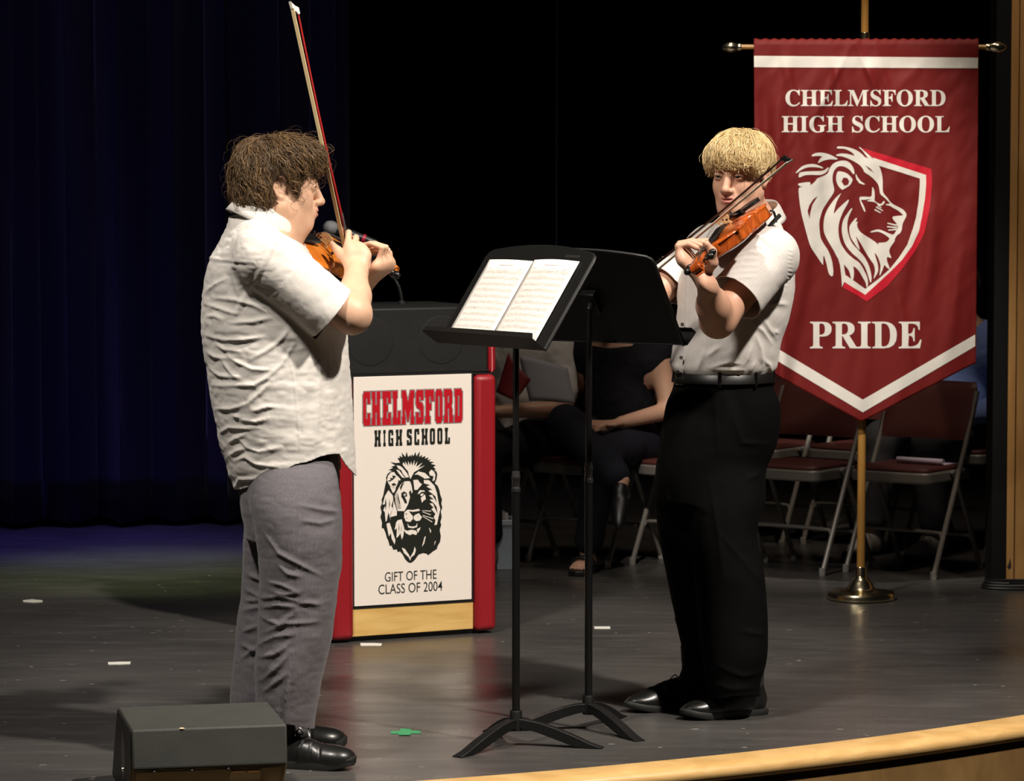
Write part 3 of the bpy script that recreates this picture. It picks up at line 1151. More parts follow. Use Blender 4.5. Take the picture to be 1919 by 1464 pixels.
# gooseneck microphone standing on the lectern
MY = 11.62
t = thing('microphone', P(752, 577, MY), 'handheld microphone with red bands on a gooseneck above the lectern', 'microphone')
ball = P(619.5, 427, MY)
tail = P(707, 457, MY)
ax = nrm(tail - ball)
rot = frame(ax)
Rz = Matrix(((rot[0, 1], rot[0, 2], rot[0, 0]), (rot[1, 1], rot[1, 2], rot[1, 0]), (rot[2, 1], rot[2, 2], rot[2, 0])))
mic_blk = mat('mic_black', (0.02, 0.02, 0.022), 0.35)
MB().lathe([(0.0, -0.027), (0.012, -0.0245), (0.020, -0.018), (0.0255, -0.006), (0.0265, 0.004), (0.0255, 0.010), (0.021, 0.022), (0.018, 0.025), (0.0, 0.025)], 28, ball, Rz).build('head_mesh', mat('mic_grille', (0.32, 0.32, 0.33), 0.45, metal=0.6, bump=1.0, bscale=700), t)
MB().lathe([(0.0, 0.022), (0.0195, 0.022), (0.021, 0.027), (0.0205, 0.044), (0.0185, 0.07), (0.0155, 0.135), (0.0135, 0.165), (0.012, 0.172), (0.0, 0.172)], 24, ball, Rz).build('handle', mic_blk, t)
redband = mat('mic_red', (0.42, 0.012, 0.035), 0.45)
MB().lathe([(0.0195, 0.040), (0.0215, 0.041), (0.0207, 0.052), (0.0185, 0.053)], 24, ball, Rz).build('band', redband, t)
MB().lathe([(0.0158, 0.118), (0.0180, 0.119), (0.0172, 0.130), (0.0150, 0.131)], 24, ball, Rz).build('band', redband, t)
end = ball + ax * 0.17
pts = catmull([end, end + ax * 0.035 + EZ * -0.012, P(733, 507, MY), P(738, 521, MY)], 6)
MB().tube(pts, [0.0085] * (len(pts) - 5) + [0.0095] * 5, 12).build('clip', mic_blk, t)
_e = P(753, 581.5, MY)
pts = catmull([P(738, 521, MY), P(747, 537, MY), P(752, 556, MY), (_e[0], _e[1], zt1 + 0.004)], 8)
MB().tube(pts, 0.0062, 12).build('gooseneck', mat('gooseneck_metal', (0.05, 0.05, 0.05), 0.3, metal=0.8, bump=0.6, bscale=300), t)
b0 = P(753, 581.5, MY)
MB().lathe([(0.0, 0.0), (0.014, 0.0), (0.014, 0.008), (0.008, 0.012), (0.0, 0.012)], 20, (b0[0], b0[1], zt1 + 0.0005)).build('flange', mic_blk, t)

# ================================================================== MUSIC STANDS
stand_black = mat('stand_black', (0.0065, 0.0065, 0.0062), 0.45, 0.35, bump=0.12, bscale=400)
stand_tube = mat('stand_tube', (0.005, 0.005, 0.005), 0.35, 0.4)


def music_stand(px_base, Yb, ctr, nh, tilt, angles, label, engr=False):
    bx, by = (px_base - CXP) / FPX * Yb * 1.0, Yb
    nh = nrm([nh[0], nh[1], 0])
    t = thing('music_stand', (bx, by, 0), label, 'music stand', None)
    zt = ctr[2] - 0.03
    # tripod of arched flat legs
    r = 0.24
    for a in angles:
        d = np.array([math.cos(R(a)), math.sin(R(a)), 0])
        sd = np.array([-d[1], d[0], 0])
        prof_t = [(0.0, 0.078), (0.03, 0.0765), (0.07, 0.069), (0.12, 0.053), (0.17, 0.034), (0.215, 0.014), (0.25, 0.003)]
        vs, fs = [], []
        for i, (q, z) in enumerate(prof_t):
            w = 0.013 + 0.003 * (q / r)
            c = np.array([bx, by, z]) + d * q
            th = 0.024 + 0.008 * math.sin(q / r * math.pi)
            zb = max(0.0, z - th) if q < 0.19 else 0.0
            for s in (1, -1):
                vs.append(c + sd * w * s)
            for s in (1, -1):
                vs.append(np.array([c[0], c[1], zb]) + sd * w * 0.9 * s)
        for i in range(len(prof_t) - 1):
            a0, b0 = 4 * i, 4 * i + 4
            fs += [(a0, b0, b0 + 1, a0 + 1), (a0 + 2, a0 + 3, b0 + 3, b0 + 2), (a0, a0 + 2, b0 + 2, b0), (a0 + 1, b0 + 1, b0 + 3, a0 + 3)]
        fs += [(0, 1, 3, 2), (len(vs) - 4, len(vs) - 2, len(vs) - 1, len(vs) - 3)]
        leg = MB().add(vs, fs).build('leg', stand_black, t, bevel=0.002)
        MB().box(np.array([bx, by, 0.0015]) + d * (r - 0.014), (0.05, 0.034, 0.003), Matrix.Rotation(R(a), 3, 'Z')).build('foot_pad', stand_tube, leg)
    MB().lathe([(0.0, 0.045), (0.0175, 0.045), (0.0175, 0.098), (0.0160, 0.101), (0.0, 0.101)], 24, (bx, by, 0)).build('hub', stand_black, t)
    zc = 0.73
    MB().lathe([(0.0, 0.09), (0.0113, 0.09), (0.0113, zc), (0.0, zc)], 20, (bx, by, 0)).build('outer_tube', stand_tube, t)
    MB().lathe([(0.0, zc - 0.005), (0.0128, zc - 0.005), (0.0128, zc + 0.006), (0.0112, zc + 0.008), (0.0112, zc + 0.03), (0.0125, zc + 0.032), (0.0125, zc + 0.040), (0.0112, zc + 0.042), (0.0112, zc + 0.05), (0.0095, zc + 0.054), (0.0, zc + 0.054)], 20, (bx, by, 0)).build('clutch', mat('clutch_metal', (0.03, 0.03, 0.03), 0.25, metal=0.3), t)
    MB().lathe([(0.0, zc), (0.0088, zc), (0.0088, zt), (0.0, zt)], 18, (bx, by, 0)).build('inner_tube', stand_tube, t)
    # desk
    st, ct = math.sin(tilt), math.cos(tilt)
    up = -nh * st + EZ * ct
    nf = nh * ct + EZ * st
    hw = np.cross(up, nf)            # to the reader's ... along the desk width
    W, H = 0.254, 0.158
    prof = []
    for k in range(13):
        q = -1 + 2 * k / 12
        prof.append((q * (W - 0.018), H + 0.022 * (1 - q * q)))
    pl = [(-W, -H), (-W, H - 0.022), (-W + 0.005, H - 0.008)] + prof + [(W - 0.005, H - 0.008), (W, H - 0.022), (W, -H)]
    desk = MB().prism(pl, ctr, hw, up, nf, -0.0015, 0.0015).build('desk', stand_black, t, bevel=0.0008)
    # rolled edge round the desk
    rim = [ctr + hw * p[0] + up * p[1] for p in pl[1:-1]]
    rim = [ctr - hw * W - up * H] + rim + [ctr + hw * W - up * H]
    MB().tube([p - nf * 0.004 for p in rim], 0.0055, 8).build('edge_lip', stand_black, desk)
    # ledge
    lw = W + 0.012
    base = ctr - up * H
    led = MB().prism([(-lw, -0.0015), (lw, -0.0015), (lw - 0.004, 0.0015), (-lw + 0.004, 0.0015)], base, hw, up, nf, -0.004, 0.058)
    led.prism([(-lw, 0.0), (lw, 0.0), (lw - 0.012, 0.016), (-lw + 0.012, 0.016)], base + nf * 0.058, hw, up, nf, -0.0015, 0.0015)
    led.build('ledge', stand_black, t, bevel=0.0008)
    # bracket behind the desk
    c2 = ctr - nf * 0.016
    MB().box(c2, (0.05, 0.026, 0.07), Matrix(((hw[0], nf[0], up[0]), (hw[1], nf[1], up[1]), (hw[2], nf[2], up[2])))).tube([c2, (bx, by, zt - 0.005)], 0.011, 12).build('bracket', stand_tube, t, bevel=0.002)
    return t, ctr, hw, up, nf, desk


# the desks
c1 = P(967, 560, 9.20)
st1 = music_stand(967, 9.20, c1, (-0.81, -0.587), R(35), (229, 349, 109), 'black music stand in front holding two white sheets of music')
c2 = P(1112, 560, 9.51)
st2 = music_stand(1104, 9.47, c2, (0.55, 0.835), R(35), (305, 185, 65), 'black music stand behind the other, seen from its back with no paper showing')
# faint maker lettering pressed into the front stand is too worn to read: shallow dashes
tt, ctr, hw, up, nf, desk = st1
mb = MB()
for k in range(8):
    p = ctr - hw * 0.0 + up * 0.147 + nf * 0.0018
    mb.box(p + hw * (0.125 + 0.0085 * k), (0.0035, 0.0006, 0.0075), Matrix(((hw[0], nf[0], up[0]), (hw[1], nf[1], up[1]), (hw[2], nf[2], up[2]))))
mb.build('stamped_mark', mat('stamp_grey', (0.03, 0.03, 0.03), 0.5), desk, smooth=False)

# two sheets of music
paper = mat('music_paper', (0.80, 0.77, 0.71), 0.7, 0.2)
note_ink = mat('music_ink', (0.66, 0.61, 0.57), 0.8)
PW, PH = 0.212, 0.279
r = np.random.default_rng(11)
for k, (u0, lab, bend) in enumerate(((-0.222, 'left sheet of printed music on the front music stand', 0.004), (-0.006, 'right sheet of printed music on the front music stand, its lower corner over the ledge', 0.007))):
    zlow = -0.155

    def pp(u, v, lift=0.0):
        b = bend * math.sin(math.pi * u / PW) + 0.003
        return ctr + hw * (u0 + u) + up * (zlow + v + 0.004 * k) + nf * (b + 0.0022 + lift + 0.0008 * k)
    nx, ny = 12, 8
    vs = [pp(PW * i / nx, PH * j / ny) for j in range(ny + 1) for i in range(nx + 1)]
    fs = [(j * (nx + 1) + i, j * (nx + 1) + i + 1, (j + 1) * (nx + 1) + i + 1, (j + 1) * (nx + 1) + i) for j in range(ny) for i in range(nx)]
    o = mesh_obj('sheet_music', vs, fs, paper)
    so = o.modifiers.new('solid', 'SOLIDIFY')
    so.thickness = 0.0005
    so.offset = -1
    tag(o, lab, 'sheet music')
    V, Fc = [], []

    def strip(ua, ub, va, vb):
        m = 6
        n0 = len(V)
        for i in range(m + 1):
            u = ua + (ub - ua) * i / m
            V.append(pp(u, va, 0.0005))
            V.append(pp(u, vb, 0.0005))
        for i in range(m):
            a = n0 + 2 * i
            Fc.append((a, a + 2, a + 3, a + 1))
    for s in range(11):
        v = 0.232 - s * 0.0205
        for l in range(5):
            strip(0.018, PW - 0.016, v + l * 0.0018, v + l * 0.0018 + 0.00032)
        u = 0.022
        while u < PW - 0.02:
            a = v + r.uniform(-0.002, 0.008)
            strip(u, u + 0.0022, a, a + 0.0018)
            strip(u + (0.0018 if r.random() < .5 else 0), u + (0.0021 if r.random() < .5 else 0.0003), a, a + 0.006)
            if r.random() < 0.35:
                strip(u, u + 0.008, a + 0.0055, a + 0.0064)
            u += r.uniform(0.0035, 0.0085)
    strip(0.07, 0.138, 0.2585, 0.2615)
    strip(0.165, 0.19, 0.2480, 0.2495)
    strip(0.02, 0.034, 0.2500, 0.2515)
    q = mesh_obj('notation', V, Fc, note_ink, o, smooth=False)

# ================================================================== SCHOOL BANNER ON ITS STAND
BY = 12.33
bb = G(1611, 1122)
brass = mat('brass', (0.85, 0.76, 0.50), 0.2, metal=1.0)
t = thing('banner_stand', (bb[0], BY + 0.05, 0), 'tall wooden banner pole with crossbar and shiny brass dome base', 'banner stand')
SX, SY = float(P(1616, 700, BY + 0.05)[0]), BY + 0.05
polewood = wood_mat('pole_oak', (0.30, 0.145, 0.03), (0.40, 0.21, 0.05), 0.32, (8, 8, 0.7), 0.3)
MB().lathe([(0.0, 0.0), (0.122, 0.0), (0.130, 0.004), (0.131, 0.022), (0.126, 0.029), (0.100, 0.032), (0.062, 0.037), (0.052, 0.045), (0.040, 0.066), (0.030, 0.080), (0.022, 0.086), (0.0205, 0.09), (0.0205, 0.122), (0.0190, 0.125), (0.0, 0.125)], 48, (SX, SY, 0)).build('base', brass, t, angle=40)
MB().lathe([(0.0, 0.1), (0.0158, 0.1), (0.0158, 2.085), (0.0, 2.085)], 20, (SX, SY, 0)).build('pole', polewood, t)
MB().lathe([(0.0, 2.075), (0.0145, 2.075), (0.0145, 2.10), (0.0185, 2.105), (0.0185, 2.15), (0.0155, 2.153), (0.0, 2.153)], 24, (SX, SY, 0)).build('ferrule', brass, t)
MB().lathe([(0.0, 2.14), (0.0142, 2.14), (0.0142, 2.75), (0.0, 2.75)], 20, (SX, SY, 0)).build('upper_pole', polewood, t)
zc = P(1620, 88, BY)[2]
xl, xr = P(1385, 88, BY + .02)[0], P(1852, 88, BY + .02)[0]
MB().tube([(xl, BY + 0.022, zc), (xr, BY + 0.022, zc)], 0.0105, 16).build('crossbar', polewood, t)
MB().box((SX, BY + 0.04, zc), (0.03, 0.06, 0.03)).build('crossbar_clamp', brass, t, bevel=0.004)
for s, x in ((-1, xl), (1, xr)):
    rot = Matrix(((0, 0, s), (0, 1, 0), (1, 0, 0)))
    MB().lathe([(0.0, -0.008), (0.0135, -0.008), (0.0155, 0.0), (0.0135, 0.006), (0.0165, 0.014), (0.0205, 0.026), (0.0195, 0.040), (0.0130, 0.056), (0.005, 0.066), (0.0, 0.068)], 24, (x, BY + 0.02, zc), rot).build('finial', brass, t)


def drape(px, py):
    """how far the cloth bulges towards the viewer at a point of the flat banner"""
    u, v = (px - 1413) / 420.0, (py - 82) / 700.0
    px = np.asarray(px, float)
    py = np.asarray(py, float)
    sh = np.shape(px)
    q = np.stack([np.ravel(px) / 46.0 + np.ravel(py) / 300.0, np.ravel(py) / 330.0, np.zeros(np.size(px))], 1)
    d = 0.015 * fbm(q, 21, 2).reshape(sh)
    q2 = np.stack([np.ravel(px) / 28.0 + np.ravel(py) / 60.0, np.ravel(py) / 52.0, np.zeros(np.size(px))], 1)
    d = d + 0.0055 * np.maximum(0, 1.15 - 1.1 * v) * fbm(q2, 5, 2).reshape(sh)
    d = d + 0.016 * np.exp(-((px - 1455 - 0.02 * (py - 100)) / 14.0) ** 2) * (0.35 + v) * np.clip((py - 110) / 120, 0, 1)
    d = d - 0.014 * np.exp(-((px - 1432 - 0.02 * (py - 100)) / 12.0) ** 2) * np.clip((py - 110) / 120, 0, 1)
    for xx, y0, s, w, a in ((1565, 130, 0.20, 9, .006), (1530, 330, 0.12, 11, .006), (1650, 120, 0.3, 8, .005), (1745, 420, -0.05, 16, .008), (1790, 560, -0.1, 12, .007), (1700, 640, .2, 9, .005), (1500, 560, -.2, 12, .006), (1610, 95, .45, 7, .007), (1590, 95, -.5, 7, .006), (1480, 150, .25, 9, .005)):
        d = d + 1.7 * a * np.exp(-((px - xx - s * (py - y0)) / w) ** 2) * np.exp(-((py - y0) / 130.0) ** 2)
    d = d + 0.02 * np.clip((px - 1640) / 190, 0, 1) ** 2 * -1.2
    # rod pocket wraps over the crossbar
    z = (py - 88.0) / 493.0
    d = 0.006 + d * (0.35 + 0.65 * np.clip((py - 96) / 40.0, 0, 1))
    return d


def bpt(px, py, lift=0.0):
    Y = BY - 0.0005 - float(drape(px, py)) - lift
    return P(px, py, Y)


maroon = mat('banner_maroon', (0.165, 0.013, 0.012), 0.6, 0.2, bump=0.15, bscale=900)
bwhite = mat('banner_white', (0.78, 0.75, 0.68), 0.6, 0.3, bump=0.15, bscale=900)
bred = mat('banner_red', (0.56, 0.012, 0.03), 0.55, 0.3)
NX, NY = 170, 150


def ybot(x):
    return np.interp(x, [1413, 1616, 1830], [682, 791, 682])


uu, vv = np.meshgrid(np.arange(NX + 1) / NX, np.arange(NY + 1) / NY)
gx = 1413 + 421 * uu
gy = 82 + (ybot(gx) - 82) * vv
gx = gx + vv * (2.5 * (1 - uu) - 5 * uu)
gd = drape(gx, gy)
vs = [P(x, y, BY - 0.0005 - d) for x, y, d in zip(gx.ravel(), gy.ravel(), gd.ravel())]
fs = [(j * (NX + 1) + i, (j + 1) * (NX + 1) + i, (j + 1) * (NX + 1) + i + 1, j * (NX + 1) + i + 1) for j in range(NY) for i in range(NX)]
# sleeve over the crossbar: continue the top edge around and down behind
row0 = len(vs)
ring = [(0.2, 0.013), (0.55, 0.019), (1.0, 0.016), (1.3, 0.004), (1.35, -0.02), (1.35, -0.045)]
for (b, dz) in ring:
    for i in range(NX + 1):
        p = vs[i]
        vs.append(np.array([p[0], p[1] + 0.0265 * b, p[2] + dz * (1 + 0.12 * math.sin(i * 0.9))]))
prev = 0
for k in range(len(ring)):
    cur = row0 + k * (NX + 1)
    fs += [(prev + i, prev + i + 1, cur + i + 1, cur + i) for i in range(NX)]
    prev = cur
banner = mesh_obj('banner', vs, fs, maroon)
so = banner.modifiers.new('solid', 'SOLIDIFY')
so.thickness = 0.0012
so.offset = -1
tag(banner, 'maroon pointed school banner with white lion shield hanging from the wooden crossbar', 'banner')


def on_banner(V, Fc, m, name, lift=0.0018, step=5.0):
    V2, F2 = cut_grid(V, Fc, step)
    X = np.array(V2)
    d = drape(X[:, 0], X[:, 1])
    vs = [P(p[0], p[1], BY - 0.0005 - dd - lift) for p, dd in zip(V2, d)]
    return mesh_obj(name, vs, F2, m, banner)


on_banner([(1413, 104.5), (1833, 108), (1832.5, 128), (1413, 126)], [(0, 1, 2, 3)], bwhite, 'stripe')
on_banner([(1414.5, 628), (1617, 749), (1617, 773), (1414.5, 651)], [(0, 1, 2, 3)], bwhite, 'stripe')
on_banner([(1617, 749), (1827.5, 627), (1827.5, 649), (1617, 773)], [(0, 1, 2, 3)], bwhite, 'stripe')
bold = {c: chr(0x1D400 + ord(c) - 65) for c in 'ABCDEFGHIJKLMNOPQRSTUVWXYZ'}
for s, fit in (('CHELMSFORD', (1472, 199.5, 1772, 168)), ('HIGH SCHOOL', (1465, 248.5, 1780, 217)), ('PRIDE', (1518, 653, 1727, 603))):
    V, Fc = text2d(''.join(bold.get(c, c) for c in s), fit, offset=0.006)
    on_banner([tuple(p) for p in V], Fc, bwhite, 'lettering')


def ap(pts):
    return [(1480 + x * 0.14591, 260 + y * 0.14591) for x, y in pts]


def smooth_poly(pts, n=3):
    return [tuple(p) for p in catmull(pts, n, closed=True)]


shield_w = [(1060, 240), (1400, 350), (1750, 465), (1752, 570), (1738, 760), (1705, 960), (1660, 1190), (1570, 1380), (1440, 1560), (1290, 1710), (1130, 1860), (970, 2005), (830, 1920), (700, 1838), (672, 1905), (662, 1760), (645, 1620), (620, 1535), (690, 1590), (715, 1750), (830, 1830), (970, 1930), (1130, 1810), (1280, 1680), (1400, 1530), (1510, 1360), (1580, 1160), (1622, 1010), (1655, 800), (1670, 600), (1670, 512), (1400, 425), (1145, 348)]
shield_r = [(930, 120), (1400, 262), (1820, 390), (1828, 560), (1810, 800), (1785, 960), (1730, 1210), (1610, 1445), (1425, 1695), (1240, 1905), (990, 2090), (850, 2005), (685, 1912), (705, 1838), (830, 1920), (970, 2005), (1130, 1860), (1290, 1710), (1440, 1560), (1570, 1380), (1660, 1190), (1705, 960), (1738, 760), (1752, 570), (1750, 465), (1400, 350), (1060, 240)]
head = [(610, 105), (640, 98), (740, 108), (840, 140), (920, 190), (980, 245), (1060, 250), (1145, 348), (1180, 440), (1193, 540), (1198, 680), (1250, 755), (1310, 830), (1440, 900), (1490, 950), (1498, 990), (1470, 1050), (1448, 1100), (1440, 1160), (1420, 1210), (1380, 1240), (1350, 1290), (1345, 1320), (1290, 1400), (1280, 1460), (1305, 1533), (1255, 1520), (1250, 1570), (1285, 1675), (1240, 1650), (1215, 1625), (1195, 1680), (1160, 1755), (1153, 1745), (1165, 1650), (1160, 1600), (1130, 1520), (1090, 1470), (1130, 1610), (1135, 1700), (1088, 1790), (1080, 1780), (1095, 1700), (1080, 1620), (1040, 1560), (970, 1450), (920, 1360), (880, 1300), (850, 1250), (870, 1320), (897, 1415), (880, 1415), (820, 1330), (780, 1260), (765, 1180), (775, 1110), (848, 1020), (862, 1030), (845, 1075), (872, 1062), (865, 1100), (870, 1135), (900, 1190), (950, 1230), (1060, 1300), (1125, 1350), (1157, 1402), (1135, 1342), (1230, 1330), (1275, 1295), (1270, 1270), (1200, 1220), (1130, 1195), (1045, 1205), (1045, 1190), (1140, 1165), (1250, 1205), (1325, 1232), (1355, 1200), (1385, 1150), (1385, 1110), (1330, 1040), (1320, 1010), (1345, 995), (1450, 985), (1445, 970), (1400, 930), (1330, 890), (1280, 860), (1240, 855), (1235, 840), (1285, 832), (1230, 770), (1165, 712), (1150, 640), (1130, 580), (1080, 520), (1020, 470), (960, 430), (940, 390), (900, 340), (840, 300), (760, 260), (680, 230), (600, 220), (600, 205), (660, 190), (740, 195), (832, 216), (780, 165), (700, 130), (612, 125)]
slit = [(968, 345), (1030, 378), (1085, 442), (1020, 398)]
shapes = [
    [head, slit],
    [[(885, 112), (905, 108), (940, 140), (1060, 245), (1000, 242), (930, 150)]],
    [[(285, 210), (330, 185), (400, 178), (490, 195), (560, 225), (612, 255), (600, 268), (520, 265), (440, 280), (370, 312), (365, 300), (390, 255), (415, 228), (350, 222), (290, 225)]],
    [[(82, 430), (150, 360), (230, 330), (310, 325), (390, 350), (430, 375), (420, 382), (330, 365), (230, 370), (150, 400), (92, 440)]],
    [[(120, 450), (150, 430), (260, 418), (380, 415), (440, 405), (490, 370), (500, 380), (470, 430), (400, 465), (300, 465), (200, 470), (120, 498)]],
    [[(115, 575), (255, 557), (265, 595), (330, 545), (355, 510), (440, 475), (490, 440), (510, 385), (560, 320), (640, 285), (730, 285), (790, 330), (825, 400), (830, 450), (810, 450), (770, 400), (700, 360), (630, 355), (585, 390), (555, 450), (550, 540), (570, 640), (560, 700), (500, 790), (430, 900), (395, 1000), (380, 1080), (385, 1190), (400, 1280), (450, 1370), (500, 1450), (540, 1560), (558, 1680), (558, 1740), (545, 1770), (515, 1750), (495, 1710), (470, 1600), (435, 1500), (430, 1600), (420, 1615), (340, 1500), (270, 1390), (230, 1270), (190, 1120), (150, 960), (125, 800), (115, 640), (160, 622), (120, 605)],
     [(360, 735), (300, 780), (250, 860), (230, 930), (255, 1030), (265, 950), (290, 850), (340, 770)]],
    [[(660, 700), (650, 720), (600, 820), (565, 960), (620, 900), (740, 790), (758, 795), (740, 840), (680, 950), (640, 1060), (625, 1160), (635, 1270), (670, 1370), (740, 1470), (820, 1540), (900, 1600), (960, 1700), (1000, 1800), (1003, 1890), (985, 1905), (975, 1850), (930, 1770), (880, 1690), (820, 1640), (825, 1720), (815, 1810), (790, 1810), (775, 1740), (750, 1680), (680, 1600), (620, 1540), (560, 1430), (490, 1310), (440, 1200), (435, 1080), (460, 960), (520, 850), (590, 760)]],
    [[(790, 895), (802, 905), (780, 950), (745, 1050), (740, 1150), (760, 1250), (800, 1340), (880, 1430), (960, 1520), (1020, 1640), (1050, 1770), (1045, 1840), (1030, 1835), (1000, 1740), (960, 1640), (890, 1550), (800, 1470), (720, 1370), (680, 1260), (668, 1150), (690, 1040), (740, 960)]],
    [[(615, 425), (680, 425), (740, 450), (800, 510), (805, 540), (770, 600), (690, 650), (665, 650), (620, 600), (595, 520)], [(690, 500), (740, 505), (765, 550), (745, 595), (700, 605), (665, 550)]],
    [[(850, 450), (870, 490), (910, 545), (970, 585), (950, 592), (890, 570), (855, 520), (845, 470)]],
    [[(1060, 620), (1085, 660), (1092, 740), (1090, 795), (1140, 830), (1175, 835), (1205, 800), (1220, 815), (1190, 855), (1150, 860), (1100, 820), (1060, 810), (990, 800), (1050, 775), (960, 785), (915, 790), (950, 860), (970, 920), (960, 938), (930, 880), (900, 800), (900, 750), (960, 745), (1040, 745), (1055, 700)]],
    [line_poly((1090, 910), (1168, 952), 9, 6)], [line_poly((1110, 875), (1196, 926), 9, 6)], [line_poly((1130, 850), (1176, 890), 8, 5)],
    [line_poly((1255, 1085), (1385, 1115), 8, 10)], [line_poly((1250, 1130), (1380, 1142), 8, 10)], [line_poly((1265, 1175), (1375, 1165), 8, 10)],
]
V, Fc = [], []
for sh in shapes:
    v, f = fill2d([ap(smooth_poly(pl) if len(pl) > 8 else pl) for pl in sh])
    Fc += [tuple(i + len(V) for i in q) for q in f]
    V += v
tag(on_banner(V, Fc, bwhite, 'lion_emblem', 0.0019), kind='stuff')
V, Fc = fill2d([ap(shield_w)])
on_banner(V, Fc, bwhite, 'shield_border', 0.0016)
V, Fc = fill2d([ap(shield_r)])
on_banner(V, Fc, bred, 'shield_border', 0.0013)

# ================================================================== FOLDING CHAIRS
frame_m = mat('chair_frame', (0.20, 0.185, 0.165), 0.42, 0.5, metal=0.2)
vinyl = mat('chair_vinyl', (0.085, 0.024, 0.020), 0.5, 0.35, bump=0.25, bscale=150)
capm = mat('chair_cap', (0.26, 0.25, 0.23), 0.7)


def make_chair():
    t = thing('folding_chair', (0, 0, 0), 'maroon padded folding chair', 'chair', 'maroon folding chairs behind the banner')
    hw = 0.203

    def tube_path(y):
        return catmull([(0.185, y, 0.02), (0.02, y, 0.355), (-0.10, y, 0.60), (-0.155, y, 0.735)], 6)
    for y in (hw, -hw):
        f = MB().tube(tube_path(y), 0.011, 10).build('front_leg', frame_m, t)
        MB().lathe([(0.0, 0.0), (0.013, 0.0), (0.0145, 0.008), (0.0135, 0.03), (0.0, 0.032)], 14, (0.190, y, 0)).build('foot_cap', capm, f)
        q = MB().tube([(-0.215, y * 0.93, 0.02), (-0.02, y * 0.93, 0.385), (0.02, y * 0.93, 0.42)], 0.0105, 10).build('rear_leg', frame_m, t)
        MB().lathe([(0.0, 0.0), (0.013, 0.0), (0.0145, 0.008), (0.0135, 0.03), (0.0, 0.032)], 14, (-0.221, y * 0.93, 0)).build('foot_cap', capm, q)
    w = hw
    MB().tube(catmull([(0.125, -w, 0.135), (0.112, -w * 0.95, 0.165), (0.105, -w * 0.75, 0.178), (0.105, w * 0.75, 0.178), (0.112, w * 0.95, 0.165), (0.125, w, 0.135)], 5), 0.0075, 8).build('cross_bar', frame_m, t)
    MB().tube(catmull([(-0.165, -w * .93, 0.11), (-0.155, -w * 0.88, 0.135), (-0.15, -w * 0.7, 0.145), (-0.15, w * 0.7, 0.145), (-0.155, w * 0.88, 0.135), (-0.165, w * .93, 0.11)], 5), 0.0075, 8).build('cross_bar', frame_m, t)
    # seat pan and cushion
    pl = [(x, y) for x, y in catmull([(0.215, 0.0), (0.212, 0.12), (0.19, 0.178), (0.12, 0.182), (-0.10, 0.176), (-0.165, 0.165), (-0.18, 0.10), (-0.18, -0.10), (-0.165, -0.165), (-0.10, -0.176), (0.12, -0.182), (0.19, -0.178), (0.212, -0.12)], 4, closed=True)]
    MB().prism(pl, (0, 0, 0), (1, 0, 0), (0, 1, 0), (0, 0, 1), 0.378, 0.424).build('seat_pan', frame_m, t, bevel=0.008)
    MB().prism([(x * 0.97, y * 0.96) for x, y in pl], (0.002, 0, 0), (1, 0, 0), (0, 1, 0), (0, 0, 1), 0.418, 0.442).build('seat', vinyl, t, bevel=0.011, seg=3)
    # curved padded backrest between the uprights
    vs, fs = [], []
    n, m2 = 16, 8
    for side in (0, 1):
        for j in range(m2 + 1):
            for i in range(n + 1):
                a = -1 + 2 * i / n
                zz = 0.540 + 0.232 * j / m2
                edge = 1 - 0.10 * (max(0, j / m2 - 0.6) / 0.4) ** 2
                y = a * (w + 0.010) * edge
                xb = -0.073 - (zz - 0.545) * 0.42 - 0.022 * (1 - a * a)
                th = 0.017 * (1 - abs(a) ** 6) * (1 - abs(2 * j / m2 - 1) ** 6) + 0.004
                vs.append((xb + (th if side == 0 else -th * 0.7), y, zz))
    N1 = (n + 1) * (m2 + 1)
    for j in range(m2):
        for i in range(n):
            a = j * (n + 1) + i
            fs.append((a, a + 1, a + n + 2, a + n + 1))
            fs.append((N1 + a, N1 + a + n + 1, N1 + a + n + 2, N1 + a + 1))
    bd = [i for i in range(n + 1)] + [j * (n + 1) + n for j in range(1, m2 + 1)] + [m2 * (n + 1) + i for i in range(n - 1, -1, -1)] + [j * (n + 1) for j in range(m2 - 1, 0, -1)]
    for k in range(len(bd)):
        a, b = bd[k], bd[(k + 1) % len(bd)]
        fs.append((a, N1 + a, N1 + b, b))
    MB().add(vs, fs).build('backrest', vinyl, t, angle=70)
    return t


CH_F = nrm([-0.6, -0.8, 0])
CH_A = math.atan2(CH_F[1], CH_F[0])
proto = make_chair()
chair_spots = [
    (1.6375, 13.26, 'maroon folding chair right of the banner pole with a rolled paper on its seat'),
    (1.205, 13.38, 'empty maroon folding chair directly left of the banner pole'),
    (0.775, 13.50, 'maroon folding chair mostly hidden behind the standing violinist in black trousers'),
    (0.345, 13.62, 'maroon folding chair under the seated person in a black sleeveless top'),
    (-0.095, 13.74, 'maroon folding chair under the seated person reading a sheet in a white top'),
    (1.98, 14.13, 'maroon folding chair in the rear row under the person in a blue shirt'),
    (1.55, 14.25, 'empty rear-row maroon folding chair seen through the gap under the right front chair'),
    (1.12, 14.37, 'empty rear-row maroon folding chair seen through the chair left of the pole'),
]
for i, (x, y, lab) in enumerate(chair_spots):
    c = proto if i == 0 else copy_tree(proto)
    c.location = (x, y, 0)
    c.rotation_euler = (0, 0, CH_A)
    c['label'] = lab
    c['group'] = 'maroon folding chairs'

